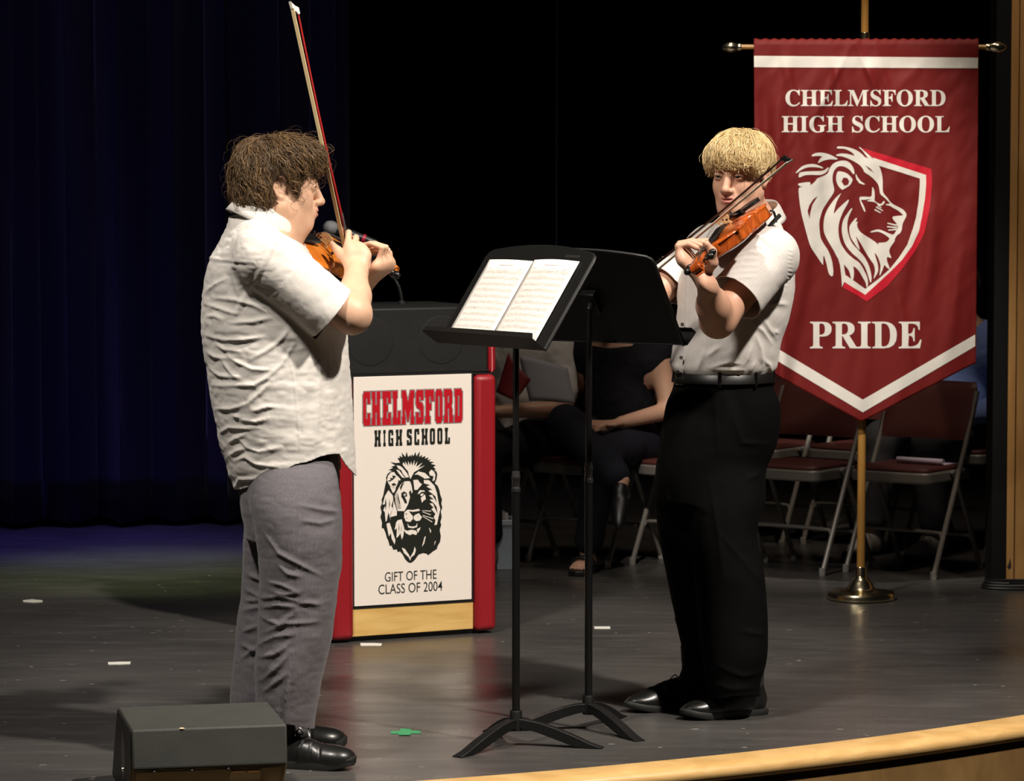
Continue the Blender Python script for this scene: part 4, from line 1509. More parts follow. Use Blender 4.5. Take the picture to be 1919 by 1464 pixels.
# rolled paper on the right chair
c = np.array([1.6375, 13.26, 0])
fwd, lft = CH_F, np.array([-CH_F[1], CH_F[0], 0])
ctr0 = c + fwd * 0.02 + lft * 0.065 + EZ * 0.4435
vs, fs = [], []
prof = [(0.105 - 0.02 * i, 0.0005) for i in range(6)]
for k in range(15):
    a = -math.pi / 2 + 2 * math.pi * 1.15 * k / 14
    rr = 0.0135 - 0.0003 * k
    prof.append((0.0 - rr * math.cos(a), 0.0135 + rr * math.sin(a)))
for (u, z) in prof:
    for s in (-0.13, 0.02, 0.085):
        vs.append(ctr0 + fwd * (-u) * 1.0 + lft * s + EZ * z)
for k in range(len(prof) - 1):
    for s in range(2):
        fs.append((3 * k + s, 3 * k + s + 1, 3 * k + 4 + s, 3 * k + 3 + s))
o = mesh_obj('rolled_paper', vs, fs, mat('program_paper', (0.62, 0.55, 0.68), 0.7))
so = o.modifiers.new('solid', 'SOLIDIFY')
so.thickness = 0.0008
tag(o, 'pale lavender paper rolled at one end lying on the right chair seat', 'paper')

# storage box by the lectern
q = G(950, 1068)
t = thing('storage_box', (q[0], q[1] + 0.1, 0), 'pale blue-grey storage box with papers sticking out, on the floor right of the lectern', 'box')
boxm = mat('box_blue', (0.40, 0.47, 0.55), 0.6)
bmx = MB()
w, d, h = 0.20, 0.16, 0.205
x0 = q[0] + 0.025
for (cx, cy, sx, sy) in ((x0 - w / 2, q[1], w, 0.005), (x0 - w / 2, q[1] + d, w, 0.005), (x0, q[1] + d / 2, 0.005, d), (x0 - w, q[1] + d / 2, 0.005, d)):
    bmx.box((cx, cy, h / 2), (sx, sy, h))
bmx.box((x0 - w / 2, q[1] + d / 2, 0.003), (w, d, 0.006))
bmx.build('tub', boxm, t, bevel=0.002)
rm = MB()
for (cx, cy, sx, sy) in ((x0 - w / 2, q[1], w + .014, 0.014), (x0 - w / 2, q[1] + d, w + .014, 0.014), (x0, q[1] + d / 2, 0.014, d), (x0 - w, q[1] + d / 2, 0.014, d)):
    rm.box((cx, cy, h - 0.012), (sx, sy, 0.022))
rm.build('rim', mat('box_rim', (0.50, 0.56, 0.63), 0.5), t, bevel=0.003)
for k in range(4):
    MB().box((x0 - 0.05 - 0.02 * k, q[1] + 0.03 + 0.03 * k, h * 0.62), (0.085, 0.002, 0.2 + 0.012 * k), Matrix.Rotation(R(6 * k - 8), 3, 'Y')).build('paper', mat('box_paper', (0.66, 0.66, 0.66), 0.8), t, smooth=False)

# ================================================================== FLOOR MONITOR
mon_m = mat('monitor_black', (0.050, 0.051, 0.045), 0.55, 0.25, bump=0.35, bscale=350, var=0.15, vscale=15)
A0 = P(222, 1326, 8.60)
B0 = P(500, 1311, 8.69)
MU = nrm([B0[0] - A0[0], B0[1] - A0[1], 0])
MV = np.array([-MU[1], MU[0], 0.0])
ML = float(np.linalg.norm((B0 - A0)[:2]))
zt = float(A0[2])


def mp(u, v, z):
    return np.array([A0[0], A0[1], 0]) + MU * u + MV * v + EZ * z


F0 = P(265, 1368, 8.30)
vf = float((F0 - A0) @ MV)
zf = float(F0[2])
F1 = P(277, 1442, 8.295)
vf1, zf1 = float((F1 - A0) @ MV), float(F1[2])
secL = [(0.005, zt), (vf, zf), (vf1, zf1), (vf1 + 0.09, 0.0), (0.15, 0.0)]
mon = thing('stage_monitor', mp(ML / 2, -0.1, 0), 'black wedge floor monitor in the front left corner of the stage', 'speaker')
mb = MB()
mb.prism([(p[0], p[1]) for p in secL], mp(0, 0, 0), MV, EZ, MU, 0.0, ML + 0.004)
mb.build('cabinet', mon_m, mon, bevel=0.006, seg=3)
# end caps: side cheek, with a flush dark disc as the handle hole's shade
cheek = MB()
cheek.prism([(p[0] * 0.96 - 0.006, p[1] * 0.955 + 0.004) for p in secL], mp(0, 0, 0), MV, EZ, MU, -0.004, 0.0)
cheek.build('side_panel', mat('monitor_side', (0.016, 0.016, 0.015), 0.5, 0.3), mon, bevel=0.002)
hc = (vf + 0.17, 0.105)
ring = [(hc[0] + 0.052 * math.cos(2 * math.pi * k / 20) * 0.8, hc[1] + 0.07 * math.sin(2 * math.pi * k / 20)) for k in range(20)]
MB().prism(ring, mp(0, 0, 0), MV, EZ, MU, -0.0048, -0.003).build('handle_hole_shade', mat('hole_shade_black', (0.004, 0.004, 0.004), 0.3), mon, bevel=0.001)
MB().lathe([(0.0, 0.0), (0.007, 0.0), (0.006, 0.004), (0.0, 0.006)], 14, mp(-0.0055, hc[0] - 0.01, hc[1] - 0.035), Matrix(((-MU[0], MV[0], 0), (-MU[1], MV[1], 0), (0, 0, 1))) @ Matrix.Rotation(R(90), 3, 'Y')).build('bolt', mat('bolt_steel', (0.6, 0.58, 0.52), 0.25, metal=1.0), mon)
# lower face: jack plate with two cream labels and screws
d = np.array([0.09, -zf1])
ld = float(np.linalg.norm(d))
en = nrm(MV * d[0] + EZ * d[1])
on = nrm(np.cross(MU, en))
if on @ np.array([0, -1, 0]) < 0:
    on = -on


def lowface(u, w, lift=0.001):
    return mp(u, vf1, zf1) + en * w + on * lift


MB().add([lowface(a, b) for a, b in ((0.012, 0.012), (ML - 0.012, 0.012), (ML - 0.012, ld - 0.004), (0.012, ld - 0.004))], [(0, 1, 2, 3)]).build('rear_plate', mat('plate_oak_bounce', (0.055, 0.042, 0.024), 0.5), mon, smooth=False)  # brown colour holds the light reflected off the oak lip
MB().add([lowface(a, b, 0.002) for a, b in ((0.255, 0.02), (0.335, 0.02), (0.335, 0.075), (0.255, 0.075))], [(0, 1, 2, 3)]).build('jack_plate', mat('jack_black', (0.008, 0.008, 0.008), 0.3), mon, smooth=False)
for u in (0.258, 0.299):
    MB().add([lowface(a, b, 0.003) for a, b in ((u, 0.019), (u + 0.033, 0.019), (u + 0.033, 0.030), (u, 0.030))], [(0, 1, 2, 3)]).build('label_plate', mat('label_cream', (0.55, 0.38, 0.22), 0.5), mon, smooth=False)
for u in (0.062, 0.17, 0.275):
    MB().lathe([(0.0, 0.0), (0.006, 0.0), (0.005, 0.003), (0.0, 0.0035)], 12, lowface(u * 0.9 + 0.0, 0.012), Matrix(((MU[0], en[0], on[0]), (MU[1], en[1], on[1]), (MU[2], en[2], on[2])))).build('screw', mat('screw_dark', (0.01, 0.01, 0.01), 0.4), mon)
for (u, v) in ((0.09, -0.06), (0.19, -0.06), (0.285, -0.055), (0.37, -0.06)):
    fz = zt + (zf - zt) * (v / vf)
    MB().lathe([(0.0, 0.0), (0.004, 0.0), (0.003, 0.0012), (0.0, 0.0015)], 10, mp(u, v, fz)).build('screw', MATS['screw_dark'], mon)
# worn chips on the edges
chipm = mat('chip_wood', (0.75, 0.55, 0.35), 0.7)
for (u, v, dz, s) in ((0.129, vf + 0.004, -0.001, 0.008), (ML - 0.008, 0.0, -0.003, 0.007), (0.008, 0.004, -0.003, 0.004)):
    fz = zt + (zf - zt) * (v / vf) + dz
    MB().lathe([(0.0, -0.002), (s, 0.0), (s * 0.6, 0.0012), (0.0, 0.0018)], 8, mp(u, v, fz)).build('chip', chipm, mon)
# ================================================================== PEOPLE: shared builders
skin_m = mat('skin_fair', (0.66, 0.40, 0.265), 0.48, 0.4, sss=0.12, var=0.10, vscale=30)
skin_p = mat('skin_pink', (0.58, 0.325, 0.22), 0.48, 0.4, sss=0.12, var=0.10, vscale=30)
lip_m = mat('lip_pink', (0.52, 0.20, 0.16), 0.45)
eye_w = mat('eye_white_shaded', (0.24, 0.20, 0.18), 0.4)  # sclera darkened to carry the shade of the eye sockets
iris_m = mat('iris_dark', (0.035, 0.022, 0.015), 0.15)
iris_b = mat('iris_blue', (0.035, 0.045, 0.055), 0.2)


def head_prims(o, Rm, s=1.0, fat=0.0, neck_to=None, neck_r=0.058):
    def W(*p):
        return o + Rm @ (np.array(p) * s)

    def E(c, r, k=0.012, op='u', rot=None):
        return ell(W(*c), np.array(r) * s, Rm if rot is None else Rm @ rot, k, op)

    def Cn(a, b, ra, rb, k=0.012, op='u'):
        return cone(W(*a), W(*b), ra * s, rb * s, k, op)
    f = fat
    pr = [
        E((-.014, 0, .034), (.094, .075, .090)),
        E((.028, 0, .040), (.060, .063, .062), .03),
        E((.030, 0, -.030), (.052, .058 + .006 * f, .062), .03),
        E((.030, 0, -.074), (.052, .050 + .008 * f, .036 + .006 * f), .03),
        E((.066, 0, -.101), (.021, .024, .018), .025),
        Cn((-.008, .052 + .006 * f, -.058), (.055, .020, -.100), .019 + .006 * f, .017, .03),
        Cn((-.008, -.052 - .006 * f, -.058), (.055, -.020, -.100), .019 + .006 * f, .017, .03),
        E((.050, .034, -.036), (.028, .026, .030), .02), E((.050, -.034, -.036), (.028, .026, .030), .02),
        Cn((.076, -.034, .019), (.076, .034, .019), .0105, .0105, .014),
        E((.100, .032, -.001), (.022, .021, .0125), .010, 's'), E((.100, -.032, -.001), (.022, .021, .0125), .010, 's'),
        E((.0745, .032, -.001), (.0150, .0165, .0145), .004), E((.0745, -.032, -.001), (.0150, .0165, .0145), .004),
        E((.0905, .032, -.002), (.0080, .0115, .0025), .002, 's'), E((.0905, -.032, -.002), (.0080, .0115, .0025), .002, 's'),
        Cn((.084, 0, .010), (.1035, 0, -.034), .0095, .0112, .014),
        E((.106, 0, -.040), (.0125, .0130, .0105), .006),
        E((.095, .0135, -.043), (.0105, .0085, .0080), .005), E((.095, -.0135, -.043), (.0105, .0085, .0080), .005),
        E((.076, 0, -.068), (.024, .027, .022), .015),
        E((.0935, 0, -.0640), (.0085, .0195, .0052), .004), E((.0920, 0, -.0755), (.0090, .0165, .0062), .004),
        E((.1040, 0, -.0695), (.0140, .0215, .0013), .003, 's'),
    ]
    for sy in (1, -1):
        hx = [(.002, .0765, .012), (-.006, .082, .027), (-.021, .0855, .026), (-.032, .0865, .009), (-.030, .0855, -.012), (-.020, .0815, -.027), (-.008, .0775, -.036)]
        hx = [(x, y * sy, z) for x, y, z in hx]
        pr.append(E((-.014, .0775 * sy, -.003), (.0175, .0045, .029), .006))
        pr += [Cn(hx[i], hx[i + 1], .0042, .0042, .002) for i in range(6)]
        pr += [E((-.009, .0775 * sy, -.034), (.0075, .0050, .0075), .004), E((.000, .0785 * sy, -.007), (.0050, .0040, .0065), .003),
               Cn((-.013, .0805 * sy, .013), (-.0215, .0825 * sy, -.003), .0032, .0034, .002), Cn((-.0215, .0825 * sy, -.003), (-.015, .0795 * sy, -.019), .0034, .0032, .002),
               E((-.010, .0850 * sy, -.005), (.0075, .0070, .0105), .003, 's')]
    pr.append(Cn((-.022, 0, -.045), (-.030, 0, -.09), neck_r, neck_r, .03))
    if neck_to is not None:
        pr.append(cone(W(-.030, 0, -.09), neck_to, neck_r * s, neck_r * 1.15 * s, .03))
    if f:
        pr.append(E((.022, 0, -.112), (.050, .050, .030 + .012 * f), .03))
    lips = [E((.0935, 0, -.0640), (.0085, .0195, .0052)), E((.0920, 0, -.0755), (.0090, .0165, .0062))]
    return pr, lips, W


def eyes(parent, W, Rm, s, iris, look=(1, 0, 0)):
    for sy in (1, -1):
        c = W(.0755, .032 * sy, -.002)
        rz = Matrix((Rm[:, 1], Rm[:, 2], Rm[:, 0])).transposed()
        o = MB().lathe([(0.0122 * s * math.sin(a), 0.0122 * s * math.cos(a)) for a in np.linspace(math.pi, 0.42, 10)], 16, c, rz).build('eye', eye_w, parent)
        d = nrm(Rm @ np.array(look))
        rz2 = frame(d)
        rz2 = Matrix((rz2[:, 1], rz2[:, 2], rz2[:, 0])).transposed()
        MB().lathe([(0.0124 * s * math.sin(a), 0.0124 * s * math.cos(a)) for a in np.linspace(0.52, 0.0, 5)], 14, c, rz2).build('iris', iris, o)
        pts = catmull([W(.0860, .0195 * sy, -.0015), W(.0902, .027 * sy, .0012), W(.0890, .037 * sy, .0014), W(.0815, .0455 * sy, -.0012)], 4)
        MB().tube(pts, .0011 * s, 6).build('lash_shade', mat('lash_shade_dark', (0.03, 0.018, 0.012), 0.6), parent)  # dark lash line, added to deepen the shade over the eyes


def brows(parent, W, m, s=1.0):
    for sy in (1, -1):
        pts = catmull([W(.0835, .016 * sy, .017), W(.084, .030 * sy, .0215), W(.073, .047 * sy, .017)], 5)
        MB().tube(pts, [0.002 * s + 0.0018 * s * math.sin(math.pi * (i + 1.5) / (len(pts) + 2)) for i in range(len(pts))], 8).build('eyebrow', m, parent)


def finger(j, r0, r1, k=0.004):
    n = len(j)
    rr = [r0 + (r1 - r0) * i / (n - 1) for i in range(n)]
    return chain(j, rr, k)


def hair_strands(name, parent, prims, root_fn, comb_fn, n, steps, seg, w, lift, mat_, seed, curl=0.0, h=0.004, flat=0.5, avoid=()):
    """clumps of hair combed over the scalp surface given by prims"""
    rg = np.random.default_rng(seed)
    p = root_fn(n, rg)
    n = len(p)

    def grad(q):
        e = 0.002
        g = np.stack([sdf(prims, q + np.eye(3)[i] * e) - sdf(prims, q - np.eye(3)[i] * e) for i in range(3)], 1)
        return g / np.maximum(np.linalg.norm(g, axis=1), 1e-9)[:, None]
    for _ in range(3):
        p = p - sdf(prims, p)[:, None] * grad(p)
    paths = [p.copy()]
    ph = rg.uniform(0, 6.28, n)
    fr = rg.uniform(0.6, 1.5, n)
    lf = lift * rg.uniform(0.2, 1.0, n) ** 1.5
    sl = seg * rg.uniform(0.6, 1.25, n)
    jit = rg.normal(0, 1, (n, 3))
    for s in range(steps):
        g = grad(p)
        d = comb_fn(p, rg) + 0.22 * jit
        d = d - (d * g).sum(1)[:, None] * g
        d /= np.maximum(np.linalg.norm(d, axis=1), 1e-9)[:, None]
        side = np.cross(g, d)
        d = d + side * (curl * np.sin(ph + fr * s * 1.6))[:, None]
        d /= np.linalg.norm(d, axis=1)[:, None]
        p = p + d * sl[:, None]
        t = (s + 1) / steps
        tgt = lf * (math.sin(math.pi * min(1, t * 0.75)) * 0.9 + 0.15) - 0.0005
        p = p + (tgt - sdf(prims, p))[:, None] * grad(p) * 0.85
        paths.append(p.copy())
    Pth = np.stack(paths, 1)            # n, steps+1, 3
    ok = np.ones(n, bool)
    for (c, r, Ra) in avoid:
        q = ((Pth - c) @ Ra) / np.asarray(r)
        ok &= (np.linalg.norm(q, axis=2) > 1).all(1)
    Pth, lf, wmask = Pth[ok], lf[ok], ok
    n = len(Pth)
    V, Q = [], []
    m = steps + 1
    wd = w * rg.uniform(0.6, 1.4, n)
    prof = np.sin(np.pi * np.clip((np.arange(m) + 0.7) / (m + 0.2), 0, 1)) ** 0.7
    G0 = grad(Pth.reshape(-1, 3)).reshape(n, m, 3)
    T = np.gradient(Pth, axis=1)
    T /= np.maximum(np.linalg.norm(T, axis=2), 1e-9)[..., None]
    S = np.cross(G0, T)
    S /= np.maximum(np.linalg.norm(S, axis=2), 1e-9)[..., None]
    ww = wd[:, None] * prof[None]
    ring = [Pth + S * ww[..., None], Pth + G0 * (ww * flat)[..., None], Pth - S * ww[..., None], Pth - G0 * (ww * flat)[..., None]]
    V = np.stack(ring, 2)               # n,m,4,3
    idx = np.arange(n * m * 4).reshape(n, m, 4)
    quads = []
    for k in range(4):
        k2 = (k + 1) % 4
        quads.append(np.stack([idx[:, :-1, k], idx[:, :-1, k2], idx[:, 1:, k2], idx[:, 1:, k]], -1).reshape(-1, 4))
    o = np_mesh(name, V.reshape(-1, 3), np.concatenate(quads), mat_, parent)
    return tag(o, kind='stuff')


def loose_strands(name, parent, p, d, length, w, mat_, seed, wave=0.25):
    # free hanging tapered locks at the edge of a haircut
    rg = np.random.default_rng(seed)
    mb = MB()
    for q, dd in zip(p, d):
        L_ = length * rg.uniform(.5, 1.2)
        dd = nrm(dd + rg.normal(0, .16, 3))
        sd = nrm(np.cross(dd, rg.normal(0, 1, 3)))
        a = rg.uniform(-1, 1) * wave
        pts = [q - dd * .006, q + dd * L_ * .35 + sd * a * L_ * .2, q + dd * L_ * .7 + sd * a * L_ * .5, q + dd * L_ + sd * a * L_ * 1.1]
        ww = w * rg.uniform(.6, 1.3)
        mb.tube(pts, [ww, ww, ww * .7, ww * .15], 4, cap=False)
    return tag(mb.build(name, mat_, parent, angle=None), kind='stuff')


def hair_mat(name, c1, c2, rough=0.45):
    m = bpy.data.materials.new(name)
    m.use_nodes = True
    nt = m.node_tree
    b = nt.nodes['Principled BSDF']
    b.inputs['Roughness'].default_value = rough
    b.inputs['Specular IOR Level'].default_value = 0.35
    gi = nt.nodes.new('ShaderNodeNewGeometry')
    cr = nt.nodes.new('ShaderNodeValToRGB')
    cr.color_ramp.elements[0].color = (*c1, 1)
    cr.color_ramp.elements[1].color = (*c2, 1)
    nt.links.new(gi.outputs['Random Per Island'], cr.inputs[0])
    nt.links.new(cr.outputs[0], b.inputs['Base Color'])
    return m


def creases(V, N, list2d, ax, amp, w, gate):
    """raise narrow folds along 2D polylines (coordinates in axes ax) where gate(V,N) is true"""
    p2 = V[:, ax]
    disp = np.zeros(len(V))
    gt = gate(V, N)
    for item in list2d:
        path, a, ww = (item if isinstance(item, tuple) else (item, 1.0, 1.0))
        path = np.array(path)
        m = gt & np.all(p2 > path.min(0) - 5 * w, axis=1) & np.all(p2 < path.max(0) + 5 * w, axis=1)
        if not m.any():
            continue
        d, t = seg_dist2(p2[m], path)
        taper = np.sin(np.pi * np.clip(t, 0.03, 0.97)) ** 0.5
        disp[m] += amp * a * taper * (np.exp(-(d / (w * ww)) ** 1.4) - 0.45 * np.exp(-(d / (2.6 * w * ww)) ** 2))
    return disp


def capped(q, c, d):
    # a sleeve that stops flat at its cuff
    return Prim(lambda p: np.maximum(q.f(p), (p - c) @ d), q.lo, q.hi, q.k, q.op)


def cloth_obj(name, V, T, m, parent, thick=0.0022):
    o = np_mesh(name, V, T, m, parent)
    s = o.modifiers.new('solid', 'SOLIDIFY')
    s.thickness = thick
    s.offset = -1
    return o


def shoe(parent, o, d, L, leather, sole_m, high=False, lace_m=None, rnd=False):
    """heel at o (on the floor), pointing along d"""
    d = nrm([d[0], d[1], 0])
    Rm = frame(d)
    k = L / 0.29

    def W(x, y, z):
        return np.asarray(o, float) + Rm @ (np.array([x, y, z]) * k)
    E = lambda c, r, kk=.02: ell(W(*c), np.array(r) * k, Rm, kk)
    pr = [E((.045, 0, .044), (.047, .034, .046)), E((.10, 0, .040), (.07, .036, .045)), E((.205, .0, .030), (.086, .0445, .030)), E((.165, 0, .038), (.07, .041, .042)),
          cone(W(.06, 0, .075), W(.15, 0, .060), .033 * k, .026 * k, .02), cone(W(.052, 0, .05), W(.048, 0, .105 if not high else .135), .037 * k, .036 * k, .02)]
    if rnd:
        pr += [E((.222, 0, .034), (.066, .047, .036)), E((.24, 0, .030), (.045, .044, .032))]
    V, Q = surf(pr, 0.0035)
    loc = (V - np.asarray(o)) @ Rm
    T = tri(Q)
    V, T = clip(V, T, 0.014 * k - loc[:, 2])
    N = vnormals(V, T)
    loc = (V - np.asarray(o)) @ Rm / k
    cr = np.zeros(len(V))
    for x0, sl in ((.168, .25), (.180, -.2), (.192, .1)):
        cr += -0.0018 * np.exp(-((loc[:, 0] - x0 - sl * loc[:, 1]) / .0035) ** 2) * np.clip((loc[:, 2] - .03) / .02, 0, 1)
    cr += 0.0015 * np.exp(-((loc[:, 0] - .135 + .3 * np.abs(loc[:, 1])) / .004) ** 2)
    V = V + N * cr[:, None]
    root = np_mesh('shoe', V, T, leather, parent)
    out = []
    for x, y in catmull([(-.004, 0), (.006, .026), (.04, .036), (.09, .034), (.14, .040), (.20, .049), (.255, .040), (.286, .020), (.296, 0), (.286, -.020), (.255, -.040), (.20, -.049), (.14, -.040), (.09, -.034), (.04, -.036), (.006, -.026)], 4, closed=True):
        if rnd:
            y *= 1 + .35 * max(0, (x - .2) / .09) ** 1.5 * (1 if x < .292 else 0)
        out.append((x, y))
    sm = MB()
    n = len(out)
    rows = []
    for z, sc in ((0.0, 0.97), (0.003, 1.0), (0.014 + .010 * rnd, 1.01), (0.020 + .010 * rnd, 0.97)):
        rr = []
        for x, y in out:
            spring = 0.016 * max(0, (x - .19) / .10) ** 1.8 * (1 if z < 0.014 else 1.0)
            rr.append(W(.14 + (x - .14) * sc, y * sc, z + spring))
        rows.append(rr)
    vs = [p for rr in rows for p in rr]
    fs = [tuple(range(n - 1, -1, -1)), tuple(range(3 * n, 4 * n))]
    for j in range(3):
        fs += [(j * n + i, j * n + (i + 1) % n, (j + 1) * n + (i + 1) % n, (j + 1) * n + i) for i in range(n)]
    sm.add(vs, fs)
    sm.build('sole', sole_m, root, angle=50)
    lm = lace_m or leather
    top = .098 if high else .082
    for i in range(4 if high else 3):
        t = i / 3
        x, z = .148 - .052 * t, .078 + (top - .064) * t
        pts = catmull([W(x - .006, .020, z - .010), W(x + .003, .010, z + .0035), W(x, -.010, z + .0035), W(x + .006, -.020, z - .010)], 4)
        MB().tube(pts, 0.0024, 6).build('lace', lm, root)
    for sy in (1, -1):
        pts = catmull([W(.105, 0, top + .012), W(.112, .018 * sy, top + .020), W(.120, .030 * sy, top + .004), W(.112, .016 * sy, top + .003), W(.105, 0, top + .012), W(.120, .022 * sy, top - .012), W(.126, .036 * sy, top - .030)], 5)
        MB().tube(pts, 0.0019, 6).build('lace', lm, root)
    return root


# ================================================================== VIOLIN AND BOW
varnish = {}
ebony = mat('ebony', (0.008, 0.007, 0.007), 0.3, 0.5)
maple = mat('bridge_maple', (0.66, 0.42, 0.20), 0.5)
steel = mat('string_steel', (0.55, 0.53, 0.48), 0.3, metal=0.9)


def violin(label, tail, L, Nrm, c1, c2, tag_name):
    L = nrm(L)
    Nn = np.asarray(Nrm, float)
    Nn = nrm(Nn - L * (Nn @ L))
    Bs = np.cross(Nn, L)            # towards the bass side

    def W(x, y, z):
        return np.asarray(tail, float) + L * x + Bs * y + Nn * z
    var = wood_mat('varnish_' + tag_name, c1, c2, 0.28, (3, 3, 3), 0.6, 9.0)
    varb = wood_mat('varnish_flame_' + tag_name, tuple(c * 0.72 for c in c1), tuple(c * 0.9 for c in c2), 0.25, (30, 3, 3), 0.6, 4.0)
    t = thing('violin', W(.18, 0, -.03), label, 'violin')
    half = [(0.0, 0.0), (.002, .030), (.016, .070), (.048, .096), (.085, .1035), (.112, .098), (.130, .090), (.138, .086), (.143, .074), (.160, .060), (.187, .0555), (.212, .060), (.229, .071), (.234, .080), (.243, .077), (.262, .079), (.288, .0835), (.314, .078), (.338, .060), (.350, .032), (.355, 0.0)]
    hp = catmull(half, 3)
    out = [(p[0], max(0, p[1])) for p in hp]
    out = out + [(x, -y) for x, y in out[-2:0:-1]]
    n = len(out)
    xs = np.array([p[0] for p in out[:len(hp)]])
    ws = np.array([p[1] for p in out[:len(hp)]])

    def arch(x, y):
        w = np.interp(x, xs, ws)
        rho = max(abs(y) / max(w, 1e-4), abs(x - .18) / .18)
        return 0.003 + 0.013 * max(0, 1 - rho ** 2) ** 1.1

    def plate(sgn, z0, name, ov):
        vs, fs = [], []
        rings = [(1.0, -0.003), (1.0, 0.0), (0.985, 0.0022)] + [(r, 0.003 + 0.013 * (1 - r * r) ** 1.1) for r in (0.9, 0.78, 0.62, 0.45, 0.28, 0.1)]
        for (r, h) in rings:
            for (x, y) in out:
                cx = .18
                vs.append(W(cx + (x - cx) * r * ov, y * r * ov, z0 + sgn * h))
        for j in range(len(rings) - 1):
            for i in range(n):
                fs.append((j * n + i, j * n + (i + 1) % n, (j + 1) * n + (i + 1) % n, (j + 1) * n + i))
        fs.append(tuple((len(rings) - 1) * n + i for i in range(n)))
        MB().add(vs, fs).build(name, var if name == 'top_plate' else varb, t, angle=50)
    plate(1, 0.0, 'top_plate', 1.035)
    plate(-1, -0.034, 'back_plate', 1.035)
    vs = [W(x, y, 0.0) for x, y in out] + [W(x, y, -0.034) for x, y in out]
    fs = [(i, (i + 1) % n, n + (i + 1) % n, n + i) for i in range(n)]
    MB().add(vs, fs).build('ribs', varb, t, angle=40)
    # neck, fingerboard, pegbox, scroll
    secs = [(.345, .0165, -.034, .006), (.358, .0155, -.028, .007), (.375, .0140, -.012, .009), (.43, .0130, -.010, .0095), (.482, .0122, -.009, .0095), (.492, .0125, -.012, .007)]
    vs, fs = [], []
    m = 10
    for (x, w, zb, zt) in secs:
        for k in range(m):
            a = math.pi * k / (m - 1)
            vs.append(W(x, w * math.cos(a), zt + (zb - zt) * math.sin(a)))
    for i in range(len(secs) - 1):
        for k in range(m):
            k2 = (k + 1) % m
            fs.append((i * m + k, i * m + k2, (i + 1) * m + k2, (i + 1) * m + k))
    fs += [tuple(range(m)), tuple((len(secs) - 1) * m + k for k in range(m))]
    MB().add(vs, fs).build('neck', varb, t)
    secs = [(.212, .021, .021, .0285), (.30, .0185, .015, .0230), (.40, .0155, .0105, .0180), (.486, .0122, .0085, .0140)]
    vs, fs = [], []
    for (x, w, zb, zt) in secs:
        row = [(w, zb), (w, zb + .003)] + [(w * math.cos(a), zb + .003 + (zt - zb - .003) * math.sin(a)) for a in np.linspace(0.35, math.pi - 0.35, 6)] + [(-w, zb + .003), (-w, zb)]
        for (y, z) in row:
            vs.append(W(x, y, z))
    m = 10
    for i in range(3):
        for k in range(m):
            k2 = (k + 1) % m
            fs.append((i * m + k, i * m + k2, (i + 1) * m + k2, (i + 1) * m + k))
    fs += [tuple(range(m)), tuple(3 * m + k for k in range(m))]
    MB().add(vs, fs).build('fingerboard', ebony, t)
    MB().add([W(.4855, y, z) for y, z in ((-.012, .008), (.012, .008), (.010, .0155), (-.010, .0155))] + [W(.4905, y, z) for y, z in ((-.012, .008), (.012, .008), (.010, .0145), (-.010, .0145))], [(0, 1, 2, 3), (4, 7, 6, 5), (0, 4, 5, 1), (1, 5, 6, 2), (2, 6, 7, 3), (3, 7, 4, 0)]).build('nut', ebony, t, smooth=False)
    # pegbox cheeks and scroll
    pb = MB()
    for sy in (1, -1):
        pts = [(.490, -.012), (.490, .010), (.53, .004), (.565, -.002), (.578, -.012), (.572, -.024), (.545, -.020), (.51, -.016)]
        pb.prism(pts, W(0, 0, 0), L, Nn, Bs, sy * .0075, sy * .0125)
    pb.prism([(.490, -.014), (.490, -.004), (.53, -.010), (.56, -.013), (.575, -.022), (.545, -.022), (.51, -.018)], W(0, 0, 0), L, Nn, Bs, -.0078, .0078)
    pb.build('pegbox', varb, t, bevel=0.0015)
    sc = MB()
    sp = []
    for k in range(26):
        a = 2.2 + 4.4 * math.pi * k / 25 * 0.92
        rr = .0185 - .0150 * (k / 25) ** 0.8
        sp.append(W(.578 + rr * math.cos(-a + 1.2), 0, -.014 + rr * math.sin(-a + 1.2)))
    rads = [.0125 - .006 * (k / 25) for k in range(26)]
    vs, fs = [], []
    for k in range(26):
        wdt = .011 + .009 * (k / 25)
        cdir = nrm(sp[k] - W(.578, 0, -.014)) if k < 25 else nrm(sp[k - 1] - W(.578, 0, -.014))
        th = .0045 - .0018 * k / 25
        for (a, b) in ((1, 1), (-1, 1), (-1, -1), (1, -1)):
            vs.append(sp[k] + Bs * wdt * a + cdir * th * b)
    for k in range(25):
        for i in range(4):
            i2 = (i + 1) % 4
            fs.append((4 * k + i, 4 * k + i2, 4 * k + 4 + i2, 4 * k + 4 + i))
    fs += [(0, 1, 2, 3), (103, 102, 101, 100)]
    sc.add(vs, fs).build('scroll', varb, t, bevel=0.001)
    rzB = Matrix((L, Nn, Bs)).transposed()
    for i, x in enumerate((.503, .518, .537, .552)):
        sy = 1 if i % 2 == 0 else -1
        rz = Matrix((L, Nn * sy, Bs * sy)).transposed()
        MB().lathe([(.0, -.014), (.0032, -.014), (.0038, .014), (.0042, .022), (.0062, .025), (.0050, .028), (.0095, .034), (.0100, .040), (.0075, .046), (.0035, .049), (.0, .049)], 14, W(x, 0, -.004 - .12 * (x - .5)), rz).build('peg', ebony, t)
    # bridge with cut-outs outlined by its shape
    out2 = [(-.0205, 0), (-.014, 0), (-.011, .005), (.011, .005), (.014, 0), (.0205, 0), (.0205, .003), (.0165, .007), (.0165, .013), (.0205, .017), (.0225, .023), (.0195, .0275), (.012, .0315), (0, .0335), (-.012, .0320), (-.0195, .0290), (-.0225, .0235), (-.0205, .017), (-.0165, .013), (-.0165, .007), (-.0205, .003)]
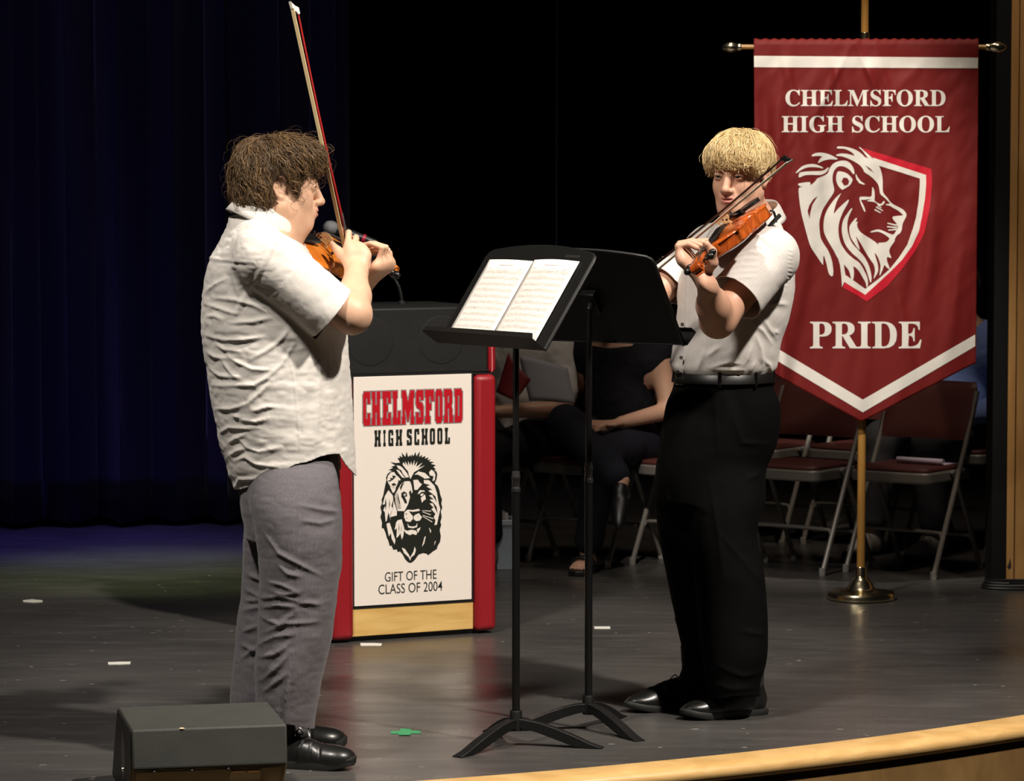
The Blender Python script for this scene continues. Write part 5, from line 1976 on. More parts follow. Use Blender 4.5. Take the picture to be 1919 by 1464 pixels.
    hole = [[(.010 * math.cos(a) * .45 + sx, .0145 + .0035 * math.sin(a)) for a in np.linspace(0, 2 * math.pi, 9)[:-1]] for sx in (-.0105, .0105)] + [[(.0035 * math.cos(a), .021 + .0035 * math.sin(a)) for a in np.linspace(0, 2 * math.pi, 9)[:-1]]]
    z0 = arch(.16, 0) - .001
    v2, f2 = fill2d([out2] + hole)
    nb = len(v2)
    vs = [W(.1582, p[0], z0 + p[1]) for p in v2] + [W(.1618, p[0], z0 + p[1]) for p in v2]
    fs = [tuple(f) for f in f2] + [tuple(i + nb for i in f[::-1]) for f in f2]
    bmx = MB().add(vs, fs)
    for poly in [out2] + hole:
        k = len(poly)
        bmx.add([W(.1582, p[0], z0 + p[1]) for p in poly] + [W(.1618, p[0], z0 + p[1]) for p in poly], [(i, (i + 1) % k, k + (i + 1) % k, k + i) for i in range(k)])
    bmx.build('bridge', maple, t, smooth=False)
    # tailpiece, fine tuners, end button, chin rest
    secs = [(.004, .010, .010, .016), (.03, .013, .016, .022), (.075, .017, .021, .028), (.108, .0215, .025, .033), (.116, .0205, .026, .032)]
    vs, fs = [], []
    for (x, w, zb, zt) in secs:
        for (y, z) in [(w, zb), (w * .85, (zb + zt) / 2 + .002), (w * .4, zt), (-w * .4, zt), (-w * .85, (zb + zt) / 2 + .002), (-w, zb)]:
            vs.append(W(x, y, z))
    for i in range(4):
        for k in range(6):
            k2 = (k + 1) % 6
            fs.append((i * 6 + k, i * 6 + k2, (i + 1) * 6 + k2, (i + 1) * 6 + k))
    fs += [tuple(range(6)), tuple(24 + k for k in range(6))]
    tp = MB().add(vs, fs).build('tailpiece', ebony, t)
    for y in (-.014, -.005, .005, .014):
        rz = Matrix((L, Bs, Nn)).transposed()
        MB().lathe([(.0, 0), (.0022, 0), (.0022, .008), (.0036, .009), (.0036, .013), (.0, .0135)], 10, W(.106, y, .030), rz).build('fine_tuner', mat('tuner_metal', (0.12, 0.12, 0.12), 0.25, metal=0.9), tp)
    rz = Matrix((Nn, Bs, -L)).transposed()
    MB().lathe([(.0, -.004), (.005, -.004), (.006, .004), (.0085, .007), (.0080, .012), (.004, .0145), (.0, .015)], 14, W(0, 0, -.014), rz).build('end_button', mat('button_brass', (0.55, 0.48, 0.28), 0.3, metal=0.7), t)
    cp = [(.002, -.018), (.0, .02), (.008, .058), (.030, .085), (.056, .088), (.074, .070), (.078, .045), (.060, .026), (.030, .018), (.02, -.018)]
    cp = catmull(cp, 4, closed=True)
    k = len(cp)
    vs = [W(p[0], p[1], .0165) for p in cp] + [W(p[0], p[1], .026 + .003 * math.sin(6 * i / k)) for i, p in enumerate(cp)] + [W(.037 + (p[0] - .037) * .8, .045 + (p[1] - .045) * .8, .0275) for p in cp] + [W(.037 + (p[0] - .037) * .4, .045 + (p[1] - .045) * .4, .0215) for p in cp]
    fs = [tuple(range(k - 1, -1, -1)), tuple(range(3 * k, 4 * k))]
    for j in range(3):
        fs += [(j * k + i, j * k + (i + 1) % k, (j + 1) * k + (i + 1) % k, (j + 1) * k + i) for i in range(k)]
    MB().add(vs, fs).build('chin_rest', ebony, t)
    cl = MB()
    for y in (-.012, .03):
        cl.tube([W(-.003, y, .02), W(-.004, y, -.042)], .0022, 8)
        cl.box(W(.004, y, -.040), (.018, .012, .003), Matrix((L, Bs, Nn)).transposed())
    # strings
    for y in (-.0165, -.0055, .0055, .0165):
        zb = z0 + .0335 - 18 * y * y * 0.6
        pts = [W(.108, y * .85, .031), W(.16, y, zb + .0004), W(.487, y * .5, .0162), W(.52, y * .3, -.002)]
        MB().tube(pts, 0.0006, 6).build('string', steel, t)
    # f holes: dark strips just above the arching, standing for the shaded openings
    for sy in (1, -1):
        path = catmull([(.128, .050), (.136, .0545), (.146, .049), (.160, .0405), (.176, .035), (.187, .0285), (.195, .030), (.196, .0365)], 5)
        vs, fs = [], []
        for i, (x, y) in enumerate(path):
            a = path[max(0, i - 1)]
            b = path[min(len(path) - 1, i + 1)]
            d = nrm([b[0] - a[0], b[1] - a[1]])
            w = 0.0012 + 0.0024 * math.sin(math.pi * i / (len(path) - 1)) + (0.0016 if i < 4 or i > len(path) - 5 else 0)
            for s in (1, -1):
                xx, yy = x - d[1] * w * s, (y + d[0] * w * s)
                vs.append(W(xx, yy * sy, arch(xx, yy) + .0022))
        fs = [(2 * i, 2 * i + 2, 2 * i + 3, 2 * i + 1) for i in range(len(path) - 1)]
        MB().add(vs, fs).build('f_hole_shade', ebony, t, smooth=False)
    # shoulder rest under the back
    pts = catmull([W(.085, -.125, -.052), W(.080, -.085, -.066), W(.070, -.03, -.080), (W(.062, .03, -.076)), W(.055, .085, -.058), W(.052, .118, -.050)], 5)
    sr = MB().tube(pts, 0.0115, 12, flat=0.55, up=Nn).build('shoulder_rest', mat('rest_black', (0.012, 0.012, 0.012), 0.5), t)
    for (x, y) in ((.083, -.105), (.053, .104)):
        s = 1 if y > 0 else -1
        MB().tube(catmull([W(x, y * .93, -.062), W(x, y * 1.02, -.040), W(x, y * 1.03, -.028), W(x, y * .96, -.024)], 4), .0036, 8).build('rest_foot', ebony, sr)
    return t, W, L, Bs, Nn


def bow(label, tip, end, hairdir, stick_m, frog_m, hair_m, tip_m, Lb=0.735):
    tip = np.asarray(tip, float)
    end = np.asarray(end, float)
    ax = nrm(end - tip)
    hd = np.asarray(hairdir, float)
    hd = nrm(hd - ax * (hd @ ax))
    sd = np.cross(ax, hd)
    t = thing('bow', end, label, 'bow')
    Ln = float(np.linalg.norm(end - tip))

    def W(u, h, s=0.0):
        return tip + ax * u + hd * h + sd * s
    pts, rad = [], []
    for k in range(25):
        u = 0.012 + (Ln - 0.012) * k / 24
        q = (u - 0.012) / (Ln - 0.05)
        bend = 0.007 * math.sin(math.pi * min(1, q))
        pts.append(W(u, bend))
        rad.append(0.0028 + 0.0015 * k / 24)
    MB().tube(pts, rad, 10).build('stick', stick_m, t)
    pl = [(0.004, -.0035), (0.022, -.004), (0.024, .004), (.016, .009), (0.013, .0175), (.006, .0205), (-.012, .0235), (-.010, .020), (-.002, .010)]
    MB().prism(pl, W(0, 0), ax, hd, sd, -.0042, .0042).build('tip_head', tip_m, t, bevel=0.0012)
    MB().prism([(.007, .0200), (-.013, .0236), (-.015, .0246), (.006, .0222)], W(0, 0), ax, hd, sd, -.0046, .0046).build('tip_plate', mat('ivory_white', (0.80, 0.76, 0.66), 0.4), t, smooth=False)
    MB().prism([(0.004, .0190), (Ln - .070, .0205), (Ln - .070, .0222), (0.004, .0207)], W(0, 0), ax, hd, sd, -.0062, .0062).build('hair_ribbon', hair_m, t, smooth=False)
    fr = [(Ln - .072, .017), (Ln - .066, .004), (Ln - .018, .004), (Ln - .020, .0245), (Ln - .070, .0235)]
    MB().prism(fr, W(0, 0), ax, hd, sd, -.0062, .0062).build('frog', frog_m, t, bevel=0.0015)
    MB().prism([(Ln - .078, .0175), (Ln - .066, .0165), (Ln - .066, .0245), (Ln - .078, .0235)], W(0, 0), ax, hd, sd, -.0068, .0068).build('ferrule', mat('bow_silver', (0.7, 0.69, 0.66), 0.25, metal=1.0), t, bevel=0.001)
    rz = Matrix((sd, hd, ax)).transposed()
    MB().lathe([(.0, 0), (.0048, 0), (.0048, .012), (.003, .015), (.0, .015)], 14, W(Ln - .004, 0.001), rz).build('screw_button', MATS['bow_silver'], t)
    MB().lathe([(.0, 0), (.0049, 0), (.0049, .055), (.0, .055)], 14, W(Ln - .195, 0.0024), rz).build('winding', MATS['bow_silver'], t)
    MB().lathe([(.0, 0), (.0056, .001), (.0056, .07), (.0, .07)], 14, W(Ln - .140, 0.0014), rz).build('grip', ebony, t)
    return t
# ================================================================== LEFT VIOLINIST
def build_left():
    S = 676.0
    YC = 9.05
    zpx = lambda y: CAMZ - (y - 321) / S * 1.0

    def key(y, xl, xr, b, yc=YC, rot=0.0):
        a0, a1 = P(xl, y, yc), P(xr, y, yc)
        return (float((a0[2] + a1[2]) / 2), float((a0[0] + a1[0]) / 2), yc, float((a1[0] - a0[0]) / 2), b, rot)

    man = thing('person', G(530, 1432), 'person in untucked white linen shirt and grey trousers, holding a bow upright', 'person')
    # violin pose first: the hands need it
    az, el, roll = R(61), R(-8.0), R(38)
    L = np.array([math.cos(az) * math.cos(el), math.sin(az) * math.cos(el), math.sin(el)])
    rt = np.array([math.sin(az), -math.cos(az), 0])
    up0 = np.cross(rt, L)
    Nn = math.cos(roll) * up0 + math.sin(roll) * rt
    tail = P(541, 452, 9.05)
    vt, VW, L, Bs, Nn = violin('bright orange violin held by the player in the white linen shirt', tail, L, Nn, (0.50, 0.125, 0.012), (0.66, 0.20, 0.022), 'orange')

    # ---------------- body
    hd_o = P(529, 347, 9.03)
    f = nrm([math.cos(R(9)), math.sin(R(9)), -0.05])
    Rm = frame(f)
    pr, lips, HW = head_prims(hd_o, Rm, 1.02, fat=1.0, neck_to=P(505, 432, 9.03), neck_r=.066)
    shR, shL = P(492, 478, 8.87), P(486, 470, 9.24)
    elR, wrR = P(659, 589, 8.87), P(668, 508, 9.03)
    elL = P(625, 606, 9.33)
    pr += [cone(P(505, 432, 9.03), P(500, 480, 9.04), .076, .10, .04), loft([key(880, 425, 640, .15), key(700, 415, 620, .16), key(560, 410, 590, .15), key(480, 430, 560, .14), key(455, 450, 545, .10)], .04),
           cone(P(500, 465, 8.95), shR, .055, .058, .04), cone(P(498, 462, 9.12), shL, .055, .056, .04)]
    pr += chain([shR, P(577, 541, 8.868), elR], [.056, .053, .053], .02)
    pr += [cone(elR, P(663, 555, 8.94), .052, .0455, .02), cone(P(663, 555, 8.94), wrR, .0455, .0300, .02)]
    # right hand: palm turned away, thumb to the left, fingers curled round the bow
    d = nrm([0.02, 0.42, 0.90])
    th = nrm(np.array([-1, .05, 0]) - d * (np.array([-1, .05, 0]) @ d))
    nn = np.cross(d, th)
    if nn[1] < 0:
        nn = -nn
    H = lambda a, b, c: wrR + d * a + th * b + nn * c
    pr += [fcone(H(0, 0, 0), H(.052, .002, 0), .030, .037, nn, .5, .015), fcone(H(.03, .012, .004), H(.078, .022, .002), .021, .0165, nn, .75, .012), fcone(H(.03, -.012, .002), H(.044, -.022, .002), .021, .017, nn, .7, .012), fcone(H(.03, .0, .002), H(.068, .006, .002), .021, .016, nn, .7, .012)]
    for (b0, L1, L2, L3, a1, a2, a3, ra) in ((.027, .040, .026, .021, 12, 92, 40, .0100), (.008, .045, .029, .022, 34, 92, 45, .0100), (-.011, .042, .027, .021, 46, 92, 45, .0096), (-.028, .034, .021, .019, 56, 88, 45, .0086)):
        p0 = H({.027: .080, .008: .074, -.011: .060, -.028: .043}[b0], b0, 0)
        js = [p0]
        ang = 0
        for Ls, aa in ((L1, a1), (L2, a2), (L3, a3)):
            ang += R(aa)
            js.append(js[-1] + (d * math.cos(ang) + nn * math.sin(ang)) * Ls)
        pr += finger(js, ra, ra * .78, .003)
    pr += finger([H(.022, .020, .006), H(.052, .044, .010), P(633, 470, 9.075), P(622, 457, 9.085)], .0150, .0088, .010)
    # left arm and hand: fingers arched over the strings from the treble side
    wrL = VW(.405, -.048, -.062)
    pr += [cone(shL, elL, .055, .047, .02), cone(elL, elL * .45 + wrL * .55, .046, .040, .02), cone(elL * .45 + wrL * .55, wrL, .040, .029, .02)]
    mcps, k0 = [], 0
    for i, s in enumerate((.412, .390, .368, .348)):        # index .. little
        arch = (.058, .067, .076, .073)[i]
        tipv = VW(s - .010, (-.010, -.004, .002, .006)[i], .026)
        js = [VW(s + .014, -.066 - .002 * i, .026 - .003 * i), VW(s + .008, -.047 - .002 * i, arch), VW(s - .004, -.020, arch - .012), tipv]
        mcps.append(js[0])
        pr += finger(js, .0098 - .0006 * i, .0076, .003)
    side = nrm(np.cross(mcps[0] - mcps[3], (mcps[0] + mcps[3]) / 2 - wrL))
    pr += [fcone(wrL, (mcps[0] * .6 + mcps[3] * .4), .028, .034, side, .55, .02), fcone(wrL, mcps[3], .024, .018, side, .7, .02), fcone(wrL, mcps[0], .024, .018, side, .7, .02),
           cone(mcps[0], mcps[3], .0125, .0115, .012)]
    pr += finger([VW(.408, -.035, -.042), VW(.418, -.010, -.040), VW(.414, .018, -.012), VW(.408, .022, .012)], .0145, .0090, .012)
    V, Q = surf(pr, .0030, smooth=2)
    fc = V[Q].mean(1)
    ld = np.minimum(lips[0].f(fc), lips[1].f(fc))
    front = ((fc - hd_o) @ Rm)[:, 0] > .088
    mi = np.where((ld < .0012) & front, 1, 0)
    body = np_mesh('body', V, Q, [skin_m, lip_m], man, True, mi)
    eyes(man, HW, Rm, 1.02, iris_m)
    brown_h = hair_mat('hair_brown', (0.035, 0.019, 0.008), (0.21, 0.125, 0.055), 0.5)
    brows(man, HW, brown_h, 1.0)

    # ---------------- hair: rounded tousled mop
    def HE(c, r, k=.025):
        return ell(HW(*c), np.array(r), Rm, k)
    hp = [HE((-.022, 0, .055), (.108, .092, .080)), HE((-.060, 0, .005), (.078, .086, .085)), HE((.040, 0, .076), (.060, .070, .048)), HE((-.075, 0, -.045), (.046, .064, .050)),
          HE((.000, -.066, .052), (.050, .024, .044)), HE((.000, .066, .052), (.050, .024, .044)), HE((-.045, -.062, -.015), (.034, .026, .050)), HE((.075, 0, .070), (.034, .052, .034)),
          HE((.026, -.070, .010), (.009, .009, .026), .012)]
    for sy in (1, -1):
        hp.append(ell(HW(-.010, .092 * sy, -.012), (.024, .034, .038), Rm, .008, 's'))

    def lump(p, dd):
        return dd + (.0085 * fbm((p - hd_o) * 24, 3, 2) + .004 * fbm((p - hd_o) * 50, 12, 1)) * np.clip(1 - np.abs(dd) / .06, 0, 1)
    V, Q = surf(hp, .0035, smooth=1, extra=lump)
    hair = np_mesh('hair', V, Q, brown_h, man)
    base_col = mat('hair_brown_base', (0.050, 0.028, 0.013), 0.6)
    hair.data.materials.clear()
    hair.data.materials.append(base_col)

    def roots(n, rg):
        i = rg.integers(0, len(V), n * 2)
        p = V[i]
        loc = (p - hd_o) @ Rm
        keep = (loc[:, 2] > -.085) & ~((loc[:, 0] > .058) & (loc[:, 2] < .03))
        return p[keep][:n]
    crown = HW(-.045, 0, .145)

    def comb(p, rg):
        loc = (p - hd_o) @ Rm
        v = p - crown
        v = v / np.linalg.norm(v, axis=1)[:, None]
        sw = vnoise(loc * 17, 4)[:, None] * np.array([0.9, .5, .4]) + vnoise(loc * 23 + 9, 8)[:, None] * np.array([-.3, .8, -.6])
        return v + 0.9 * sw @ Rm.T + np.array([0, 0, -.35]) + 0.25 * f
    hair_strands('hair_strands', hair, hp, roots, comb, 5200, 7, .0095, .00115, .015, brown_h, 5, curl=.5, avoid=[(HW(-.010, sy * .09, -.010), (.022, .035, .036), Rm) for sy in (1, -1)])
    hair_strands('flyaway', hair, hp, roots, comb, 700, 8, .0095, .0006, .036, brown_h, 15, curl=1.1, avoid=[(HW(-.010, sy * .09, -.010), (.022, .035, .036), Rm) for sy in (1, -1)])
    rg = np.random.default_rng(3)
    i = rg.permutation(len(V))
    loc = (V - hd_o) @ Rm
    low = [k for k in i if (loc[k, 2] < -.055 and loc[k, 0] < .0) or (loc[k, 0] > .075 and .05 < loc[k, 2] < .085)][:360]
    loose_strands('loose_locks', hair, V[low], [nrm(np.array([0, 0, -1.0]) + .5 * (f if loc[k, 0] > .05 else -.2 * f)) for k in low], .020, .0013, brown_h, 4, .8)

    # ---------------- shirt
    sp = [loft([key(960, 446, 668, .185), key(920, 440, 668, .19), key(880, 426, 667, .20), key(840, 415, 666, .205), key(800, 405, 664, .21), key(750, 395, 661, .212), key(700, 388, 657, .212), key(650, 381, 654, .210), key(600, 377, 648, .208), key(560, 378, 636, .206), key(520, 384, 612, .20), key(485, 394, 586, .185), key(455, 409, 570, .155), key(425, 424, 556, .105), key(405, 430, 540, .082)], .03)]
    sp += [cone(P(480, 442, 8.98), P(493, 482, 8.865), .060, .078, .05), cone(P(480, 440, 9.12), P(486, 474, 9.24), .060, .074, .05)]
    cuffR = P(627, 591, 8.865)
    armd = nrm(P(655, 612, 8.91) - P(500, 488, 8.865))
    sp += [capped(cone(P(497, 486, 8.865), cuffR + armd * .04, .084, .080, .018), cuffR, armd)]
    slR = sp[-1]
    armdL = nrm(elL - shL)
    cuffL = shL + armdL * .24
    sp += [capped(cone(shL, cuffL + armdL * .04, .078, .074, .03), cuffL, armdL)]
    slL = sp[-1]
    V, Q = surf(sp, .0039, smooth=3)
    tfv = sp[0].f(V)
    tR, tL = tfv - slR.f(V), tfv - slL.f(V)
    N = vnormals(V, Q)
    # wrinkles: traced drag lines plus fine crumple
    zc = lambda pts: [tuple(P(360 + x * .3006, 500 + y * .3006, 8.87)[[0, 2]]) for x, y in pts]
    lines = [[(60, 165), (130, 115), (210, 75)], [(240, 0), (270, 120), (310, 220)], [(300, 0), (350, 120), (430, 240)], [(120, 200), (260, 205), (380, 235), (480, 285)], [(60, 240), (170, 265), (300, 300)], [(240, 350), (380, 340), (490, 320)], [(75, 440), (180, 460), (330, 455), (460, 430)], [(130, 485), (190, 520), (320, 525)], [(80, 545), (120, 570), (220, 575)], [(90, 655), (160, 685), (280, 690)], [(210, 555), (290, 600), (380, 635), (500, 640)], [(105, 755), (250, 740), (390, 735), (470, 690), (560, 610), (640, 480)], [(370, 575), (470, 520), (560, 450), (600, 395)], [(125, 900), (240, 890), (350, 850)], [(155, 1050), (220, 1010), (330, 1010), (420, 1000)], [(300, 955), (400, 965), (480, 940)], [(215, 1110), (260, 1080), (330, 1045)], [(290, 1085), (340, 1130), (420, 1150), (560, 1120)], [(220, 1190), (280, 1150), (330, 1140)], [(250, 1220), (330, 1190), (400, 1230), (540, 1245)], [(245, 1410), (280, 1340), (370, 1330), (500, 1300)], [(350, 850), (420, 790), (500, 710)], [(180, 590), (230, 660), (290, 690)], [(250, 935), (300, 940)], [(60, 320), (130, 310), (190, 330)], [(330, 60), (420, 150), (540, 225)], [(380, 900), (470, 870), (520, 865)]]
    torso_gate = lambda v, n: (n[:, 1] < .55) & ((v - cuffR) @ armd < .2)
    axd = np.linalg.norm(np.cross(V - cuffR, armd), axis=1)
    sleeve = (axd < .105) & ((V - cuffR) @ armd > -.17) & (V[:, 1] < 8.97)
    D = np.zeros(len(V))
    D += creases(V, N, [((zc(l), .5, 1.3) if k in (1, 2, 25) else zc(l)) for k, l in enumerate(lines)], [0, 2], .0078, .0062, lambda v, n: (n[:, 1] < .5) & ~sleeve)
    front_f = [[(800, 500), (790, 800), (770, 1120)], [(900, 480), (905, 800), (960, 1150)], [(720, 560), (720, 700), (700, 900)], [(860, 520), (850, 700), (860, 950)]]
    D += creases(V, N, [(zc(l), .8, 2.2) for l in front_f], [0, 2], .006, .006, lambda v, n: (n[:, 1] < .3) & ~sleeve)
    seam = [[(600, 520), (640, 700), (660, 900), (680, 1165)]]
    D += creases(V, N, [(zc(l), .35, .5) for l in seam], [0, 2], .006, .006, lambda v, n: (n[:, 1] < .3) & ~sleeve)
    q = (V - np.array([-.6, 9, 1.2]))
    D += (.0038 * fbm(q @ np.diag([9, 9, 26]), 31, 3) + .0030 * np.abs(fbm(q @ np.diag([20, 20, 46]), 37, 2)) - .001) * (~sleeve)
    D += (.0028 * fbm(q @ np.diag([30, 30, 22]), 41, 3)) * sleeve
    # armhole seam
    sd = np.abs((V - P(487, 500, 8.86)) @ nrm(armd + np.array([0.25, 0, .1])))
    near = (np.linalg.norm(V - P(487, 492, 8.85), axis=1) < .16) & (V[:, 1] < 9.0)
    D += near * (.0012 * np.exp(-(sd / .006) ** 2) - .0014 * np.exp(-((sd - .011) / .006) ** 2))
    # back yoke seam
    yk = P(430, 486, 8.9)[2] - .05 * (V[:, 0] - P(395, 480, 8.9)[0])
    D += (~sleeve) * (V[:, 0] < P(482, 0, 8.9)[0]) * (.0020 * np.exp(-((V[:, 2] - yk) / .004) ** 2) - .0016 * np.exp(-((V[:, 2] - yk + .009) / .005) ** 2))
    V = V + N * D[:, None]
    hemx = [P(x, 900, 8.95)[0] for x in (432, 440, 480, 520, 560, 600, 637, 648, 668, 690)]
    hemz = [P(500, y, 8.90)[2] for y in (922, 921, 912, 893, 868, 855, 853, 872, 902, 905)]
    hz = np.interp(V[:, 0], hemx, hemz) + .003 * np.sin(V[:, 0] * 60) - .02 * np.clip((V[:, 1] - 9.0) / .2, 0, 1)
    fh = hz - V[:, 2]
    fs_ = np.minimum.reduce([(V - cuffR) @ armd + .009, .112 - axd, tR])
    axl = np.linalg.norm(np.cross(V - cuffL, armdL), axis=1)
    fl = np.minimum.reduce([(V - cuffL) @ armdL + .005, .105 - axl, tL])
    nk = P(505, 432, 9.03)
    ncol = nrm(np.array([.42, .10, .90]))
    fn = np.minimum((V - P(492, 424, 9.03)) @ ncol, .115 - np.linalg.norm(np.cross(V - nk, ncol), axis=1))
    ff = np.maximum.reduce([fh, fs_, fl, fn])
    # doubled hem
    T = tri(Q)
    V2, T2 = clip(V, T, ff)
    lin = mat('linen_white', (0.68, 0.645, 0.595), 0.85, 0.15, bump=0.35, bscale=420, var=0.05, vscale=35, stretch=(1, 1, 2.2), sheen=0.15)
    shirt = cloth_obj('shirt', V2, T2, lin, man)
    # collar: folded band round the neck
    c0 = P(499, 414, 9.03)
    ex = nrm(np.array([1, .1, 0]) - ncol * (np.array([1, .1, 0]) @ ncol))
    ey = np.cross(ncol, ex)
    vs, fs = [], []
    nA = 60
    rows = [(.094, .089, -.026), (.091, .086, .010), (.090, .085, .030), (.095, .089, .034), (.101, .095, .022), (.111, .104, -.010), (.115, .108, -.024)]
    for (ra, rb, h) in rows:
        for i in range(nA + 1):
            a = R(22) + (2 * math.pi - R(44)) * i / nA
            edge = min(i, nA - i) / 6
            dn = .016 * max(0, 1 - edge) if h < 0 and ra > .095 else 0
            vs.append(c0 + ex * ra * 1.0 * math.cos(a) + ey * rb * math.sin(a) + ncol * (h - dn + .012 * (-math.cos(a)) * (.5)))
    for j in range(len(rows) - 1):
        for i in range(nA):
            a = j * (nA + 1) + i
            fs.append((a, a + 1, a + nA + 2, a + nA + 1))
    co = MB().add(vs, fs).build('collar', lin, man, angle=60)
    so = co.modifiers.new('solid', 'SOLIDIFY')
    so.thickness = .002

    # ---------------- trousers
    def tk(y, xl, xr, b, yc):
        return key(y, xl, xr, b, yc)
    tp = [loft([tk(1010, 462, 637, .165, 9.02), tk(950, 452, 638, .175, 9.03), tk(900, 448, 637, .175, 9.03), tk(850, 446, 634, .17, 9.03), tk(810, 450, 630, .16, 9.03)], .05),
          loft([tk(1372, 489, 589, .072, 8.872), tk(1330, 482, 594, .085, 8.872), tk(1261, 478, 606, .094, 8.868), tk(1186, 482, 623, .098, 8.868), tk(1120, 484, 633, .100, 8.868), tk(1051, 485, 639, .102, 8.868), tk(1000, 480, 640, .108, 8.872), tk(930, 470, 637, .11, 8.90), tk(880, 478, 628, .095, 8.93), tk(850, 490, 615, .07, 8.95)], .018),
          loft([tk(1378, 436, 560, .072, 9.11), tk(1311, 431, 562, .085, 9.11), tk(1253, 436, 575, .092, 9.11), tk(1144, 447, 590, .096, 9.108), tk(1085, 454, 600, .10, 9.108), tk(1000, 457, 612, .11, 9.11), tk(930, 455, 620, .11, 9.12), tk(880, 462, 612, .095, 9.11), tk(850, 475, 600, .07, 9.09)], .018)]
    V, Q = surf(tp, .0042, smooth=3)
    N = vnormals(V, Q)
    zt = lambda pts: [tuple(P(400 + x * .4196, 850 + y * .4196, 8.86)[[0, 2]]) for x, y in pts]
    tl = [[(230, 340), (300, 430), (380, 470), (490, 530)], [(250, 560), (310, 570), (385, 600)], [(210, 640), (300, 620), (385, 640)], [(215, 720), (300, 745), (380, 690)], [(230, 790), (330, 740), (480, 735)], [(200, 850), (280, 800), (365, 790)], [(220, 1000), (300, 930), (350, 870)], [(320, 1140), (345, 1000)], [(390, 220), (480, 240), (560, 260)], [(400, 285), (480, 300), (540, 290)], [(260, 600), (330, 610), (390, 605)], [(220, 680), (290, 660), (370, 665)], [(205, 900), (280, 880), (350, 830)], [(300, 480), (340, 520), (400, 530)], [(390, 650), (440, 650), (480, 660)], [(230, 1050), (290, 1000), (340, 960)]]
    fl_ = [[(130, 580), (200, 600)], [(120, 650), (200, 680)], [(110, 740), (190, 720)], [(105, 840), (190, 800)], [(100, 900), (185, 930)], [(115, 700), (195, 690)], [(100, 960), (180, 900)]]
    D = creases(V, N, [zt(l) for l in tl], [0, 2], .0090, .0072, lambda v, n: (n[:, 1] < .3) & (v[:, 1] < 8.985))
    D += creases(V, N, [zt(l) for l in fl_], [0, 2], .0090, .0080, lambda v, n: (n[:, 1] < .5) & (v[:, 1] > 9.0))
    D += creases(V, N, [(zt([(388, 30), (388, 300), (383, 600), (372, 760), (345, 960), (335, 1180)]), .5, .45)], [0, 2], .006, .007, lambda v, n: (n[:, 1] < .2) & (v[:, 1] < 8.985))
    q = V - np.array([-.6, 9, .5])
    D += .004 * fbm(q @ np.diag([8, 8, 14]), 51, 3) + .0022 * np.abs(fbm(q @ np.diag([16, 16, 42]), 57, 2))
    V = V + N * D[:, None]
    gz = P(540, 1360, 8.93)[2]
    xh = [P(478, 0, 8.87)[0], P(545, 0, 8.87)[0], P(590, 0, 8.87)[0]]
    zh = [P(500, 1342, 8.86)[2], P(500, 1352, 8.86)[2], P(500, 1368, 8.86)[2]]
    nearleg = V[:, 1] < 8.99
    hz = np.where(nearleg, np.interp(V[:, 0], xh, zh), P(500, 1362, 9.11)[2])
    ff = np.maximum(hz - V[:, 2], V[:, 2] - P(500, 828, 9.05)[2])
    V2, T2 = clip(V, tri(Q), ff)
    gr = mat('linen_grey', (0.122, 0.113, 0.122), 0.85, 0.15, bump=0.45, bscale=500, var=0.30, vscale=260, stretch=(1, 1, .18), sheen=0.1)
    cloth_obj('trousers', V2, T2, gr, man, .003)

    # ---------------- shoes with dark socks
    leather = mat('shoe_black', (0.008, 0.008, 0.0075), 0.34, 0.45, coat=0.05, bump=0.06, bscale=150)
    sole = mat('sole_black', (0.012, 0.012, 0.011), 0.55)
    g = G(660, 1441)
    shoe(man, (g[0] - .246, g[1] + .035, 0), (1, -.18, 0), .256, leather, sole, True, rnd=True)
    g2 = G(642, 1409)
    shoe(man, (g2[0] - .266, g2[1] + .01, 0), (1, .04, 0), .272, leather, sole, True, rnd=True)
    sk = mat('sock_black', (0.008, 0.008, 0.009), 0.9)
    for (ox, oy) in ((g[0] - .246, g[1] + .032), (g2[0] - .266, g2[1] + .01)):
        MB().tube([(ox + .052, oy - .006, .06), (ox + .056, oy - .006, .12), (ox + .062, oy - .006, .17)], [.035, .034, .034], 16).build('sock', sk, man)

    # ---------------- bow held upright
    bow('red violin bow held upright by the player in the white linen shirt', P(556, 12, 9.17), P(669, 527, 9.115), (-.6, -.78, -.1),
        mat('bow_red', (0.30, 0.014, 0.012), 0.3, coat=0.4), ebony, mat('bow_hair', (0.68, 0.53, 0.28), 0.6), MATS['ivory_white'] if 'ivory_white' in MATS else mat('ivory_white', (0.80, 0.76, 0.66), 0.4))
    return man


build_left()
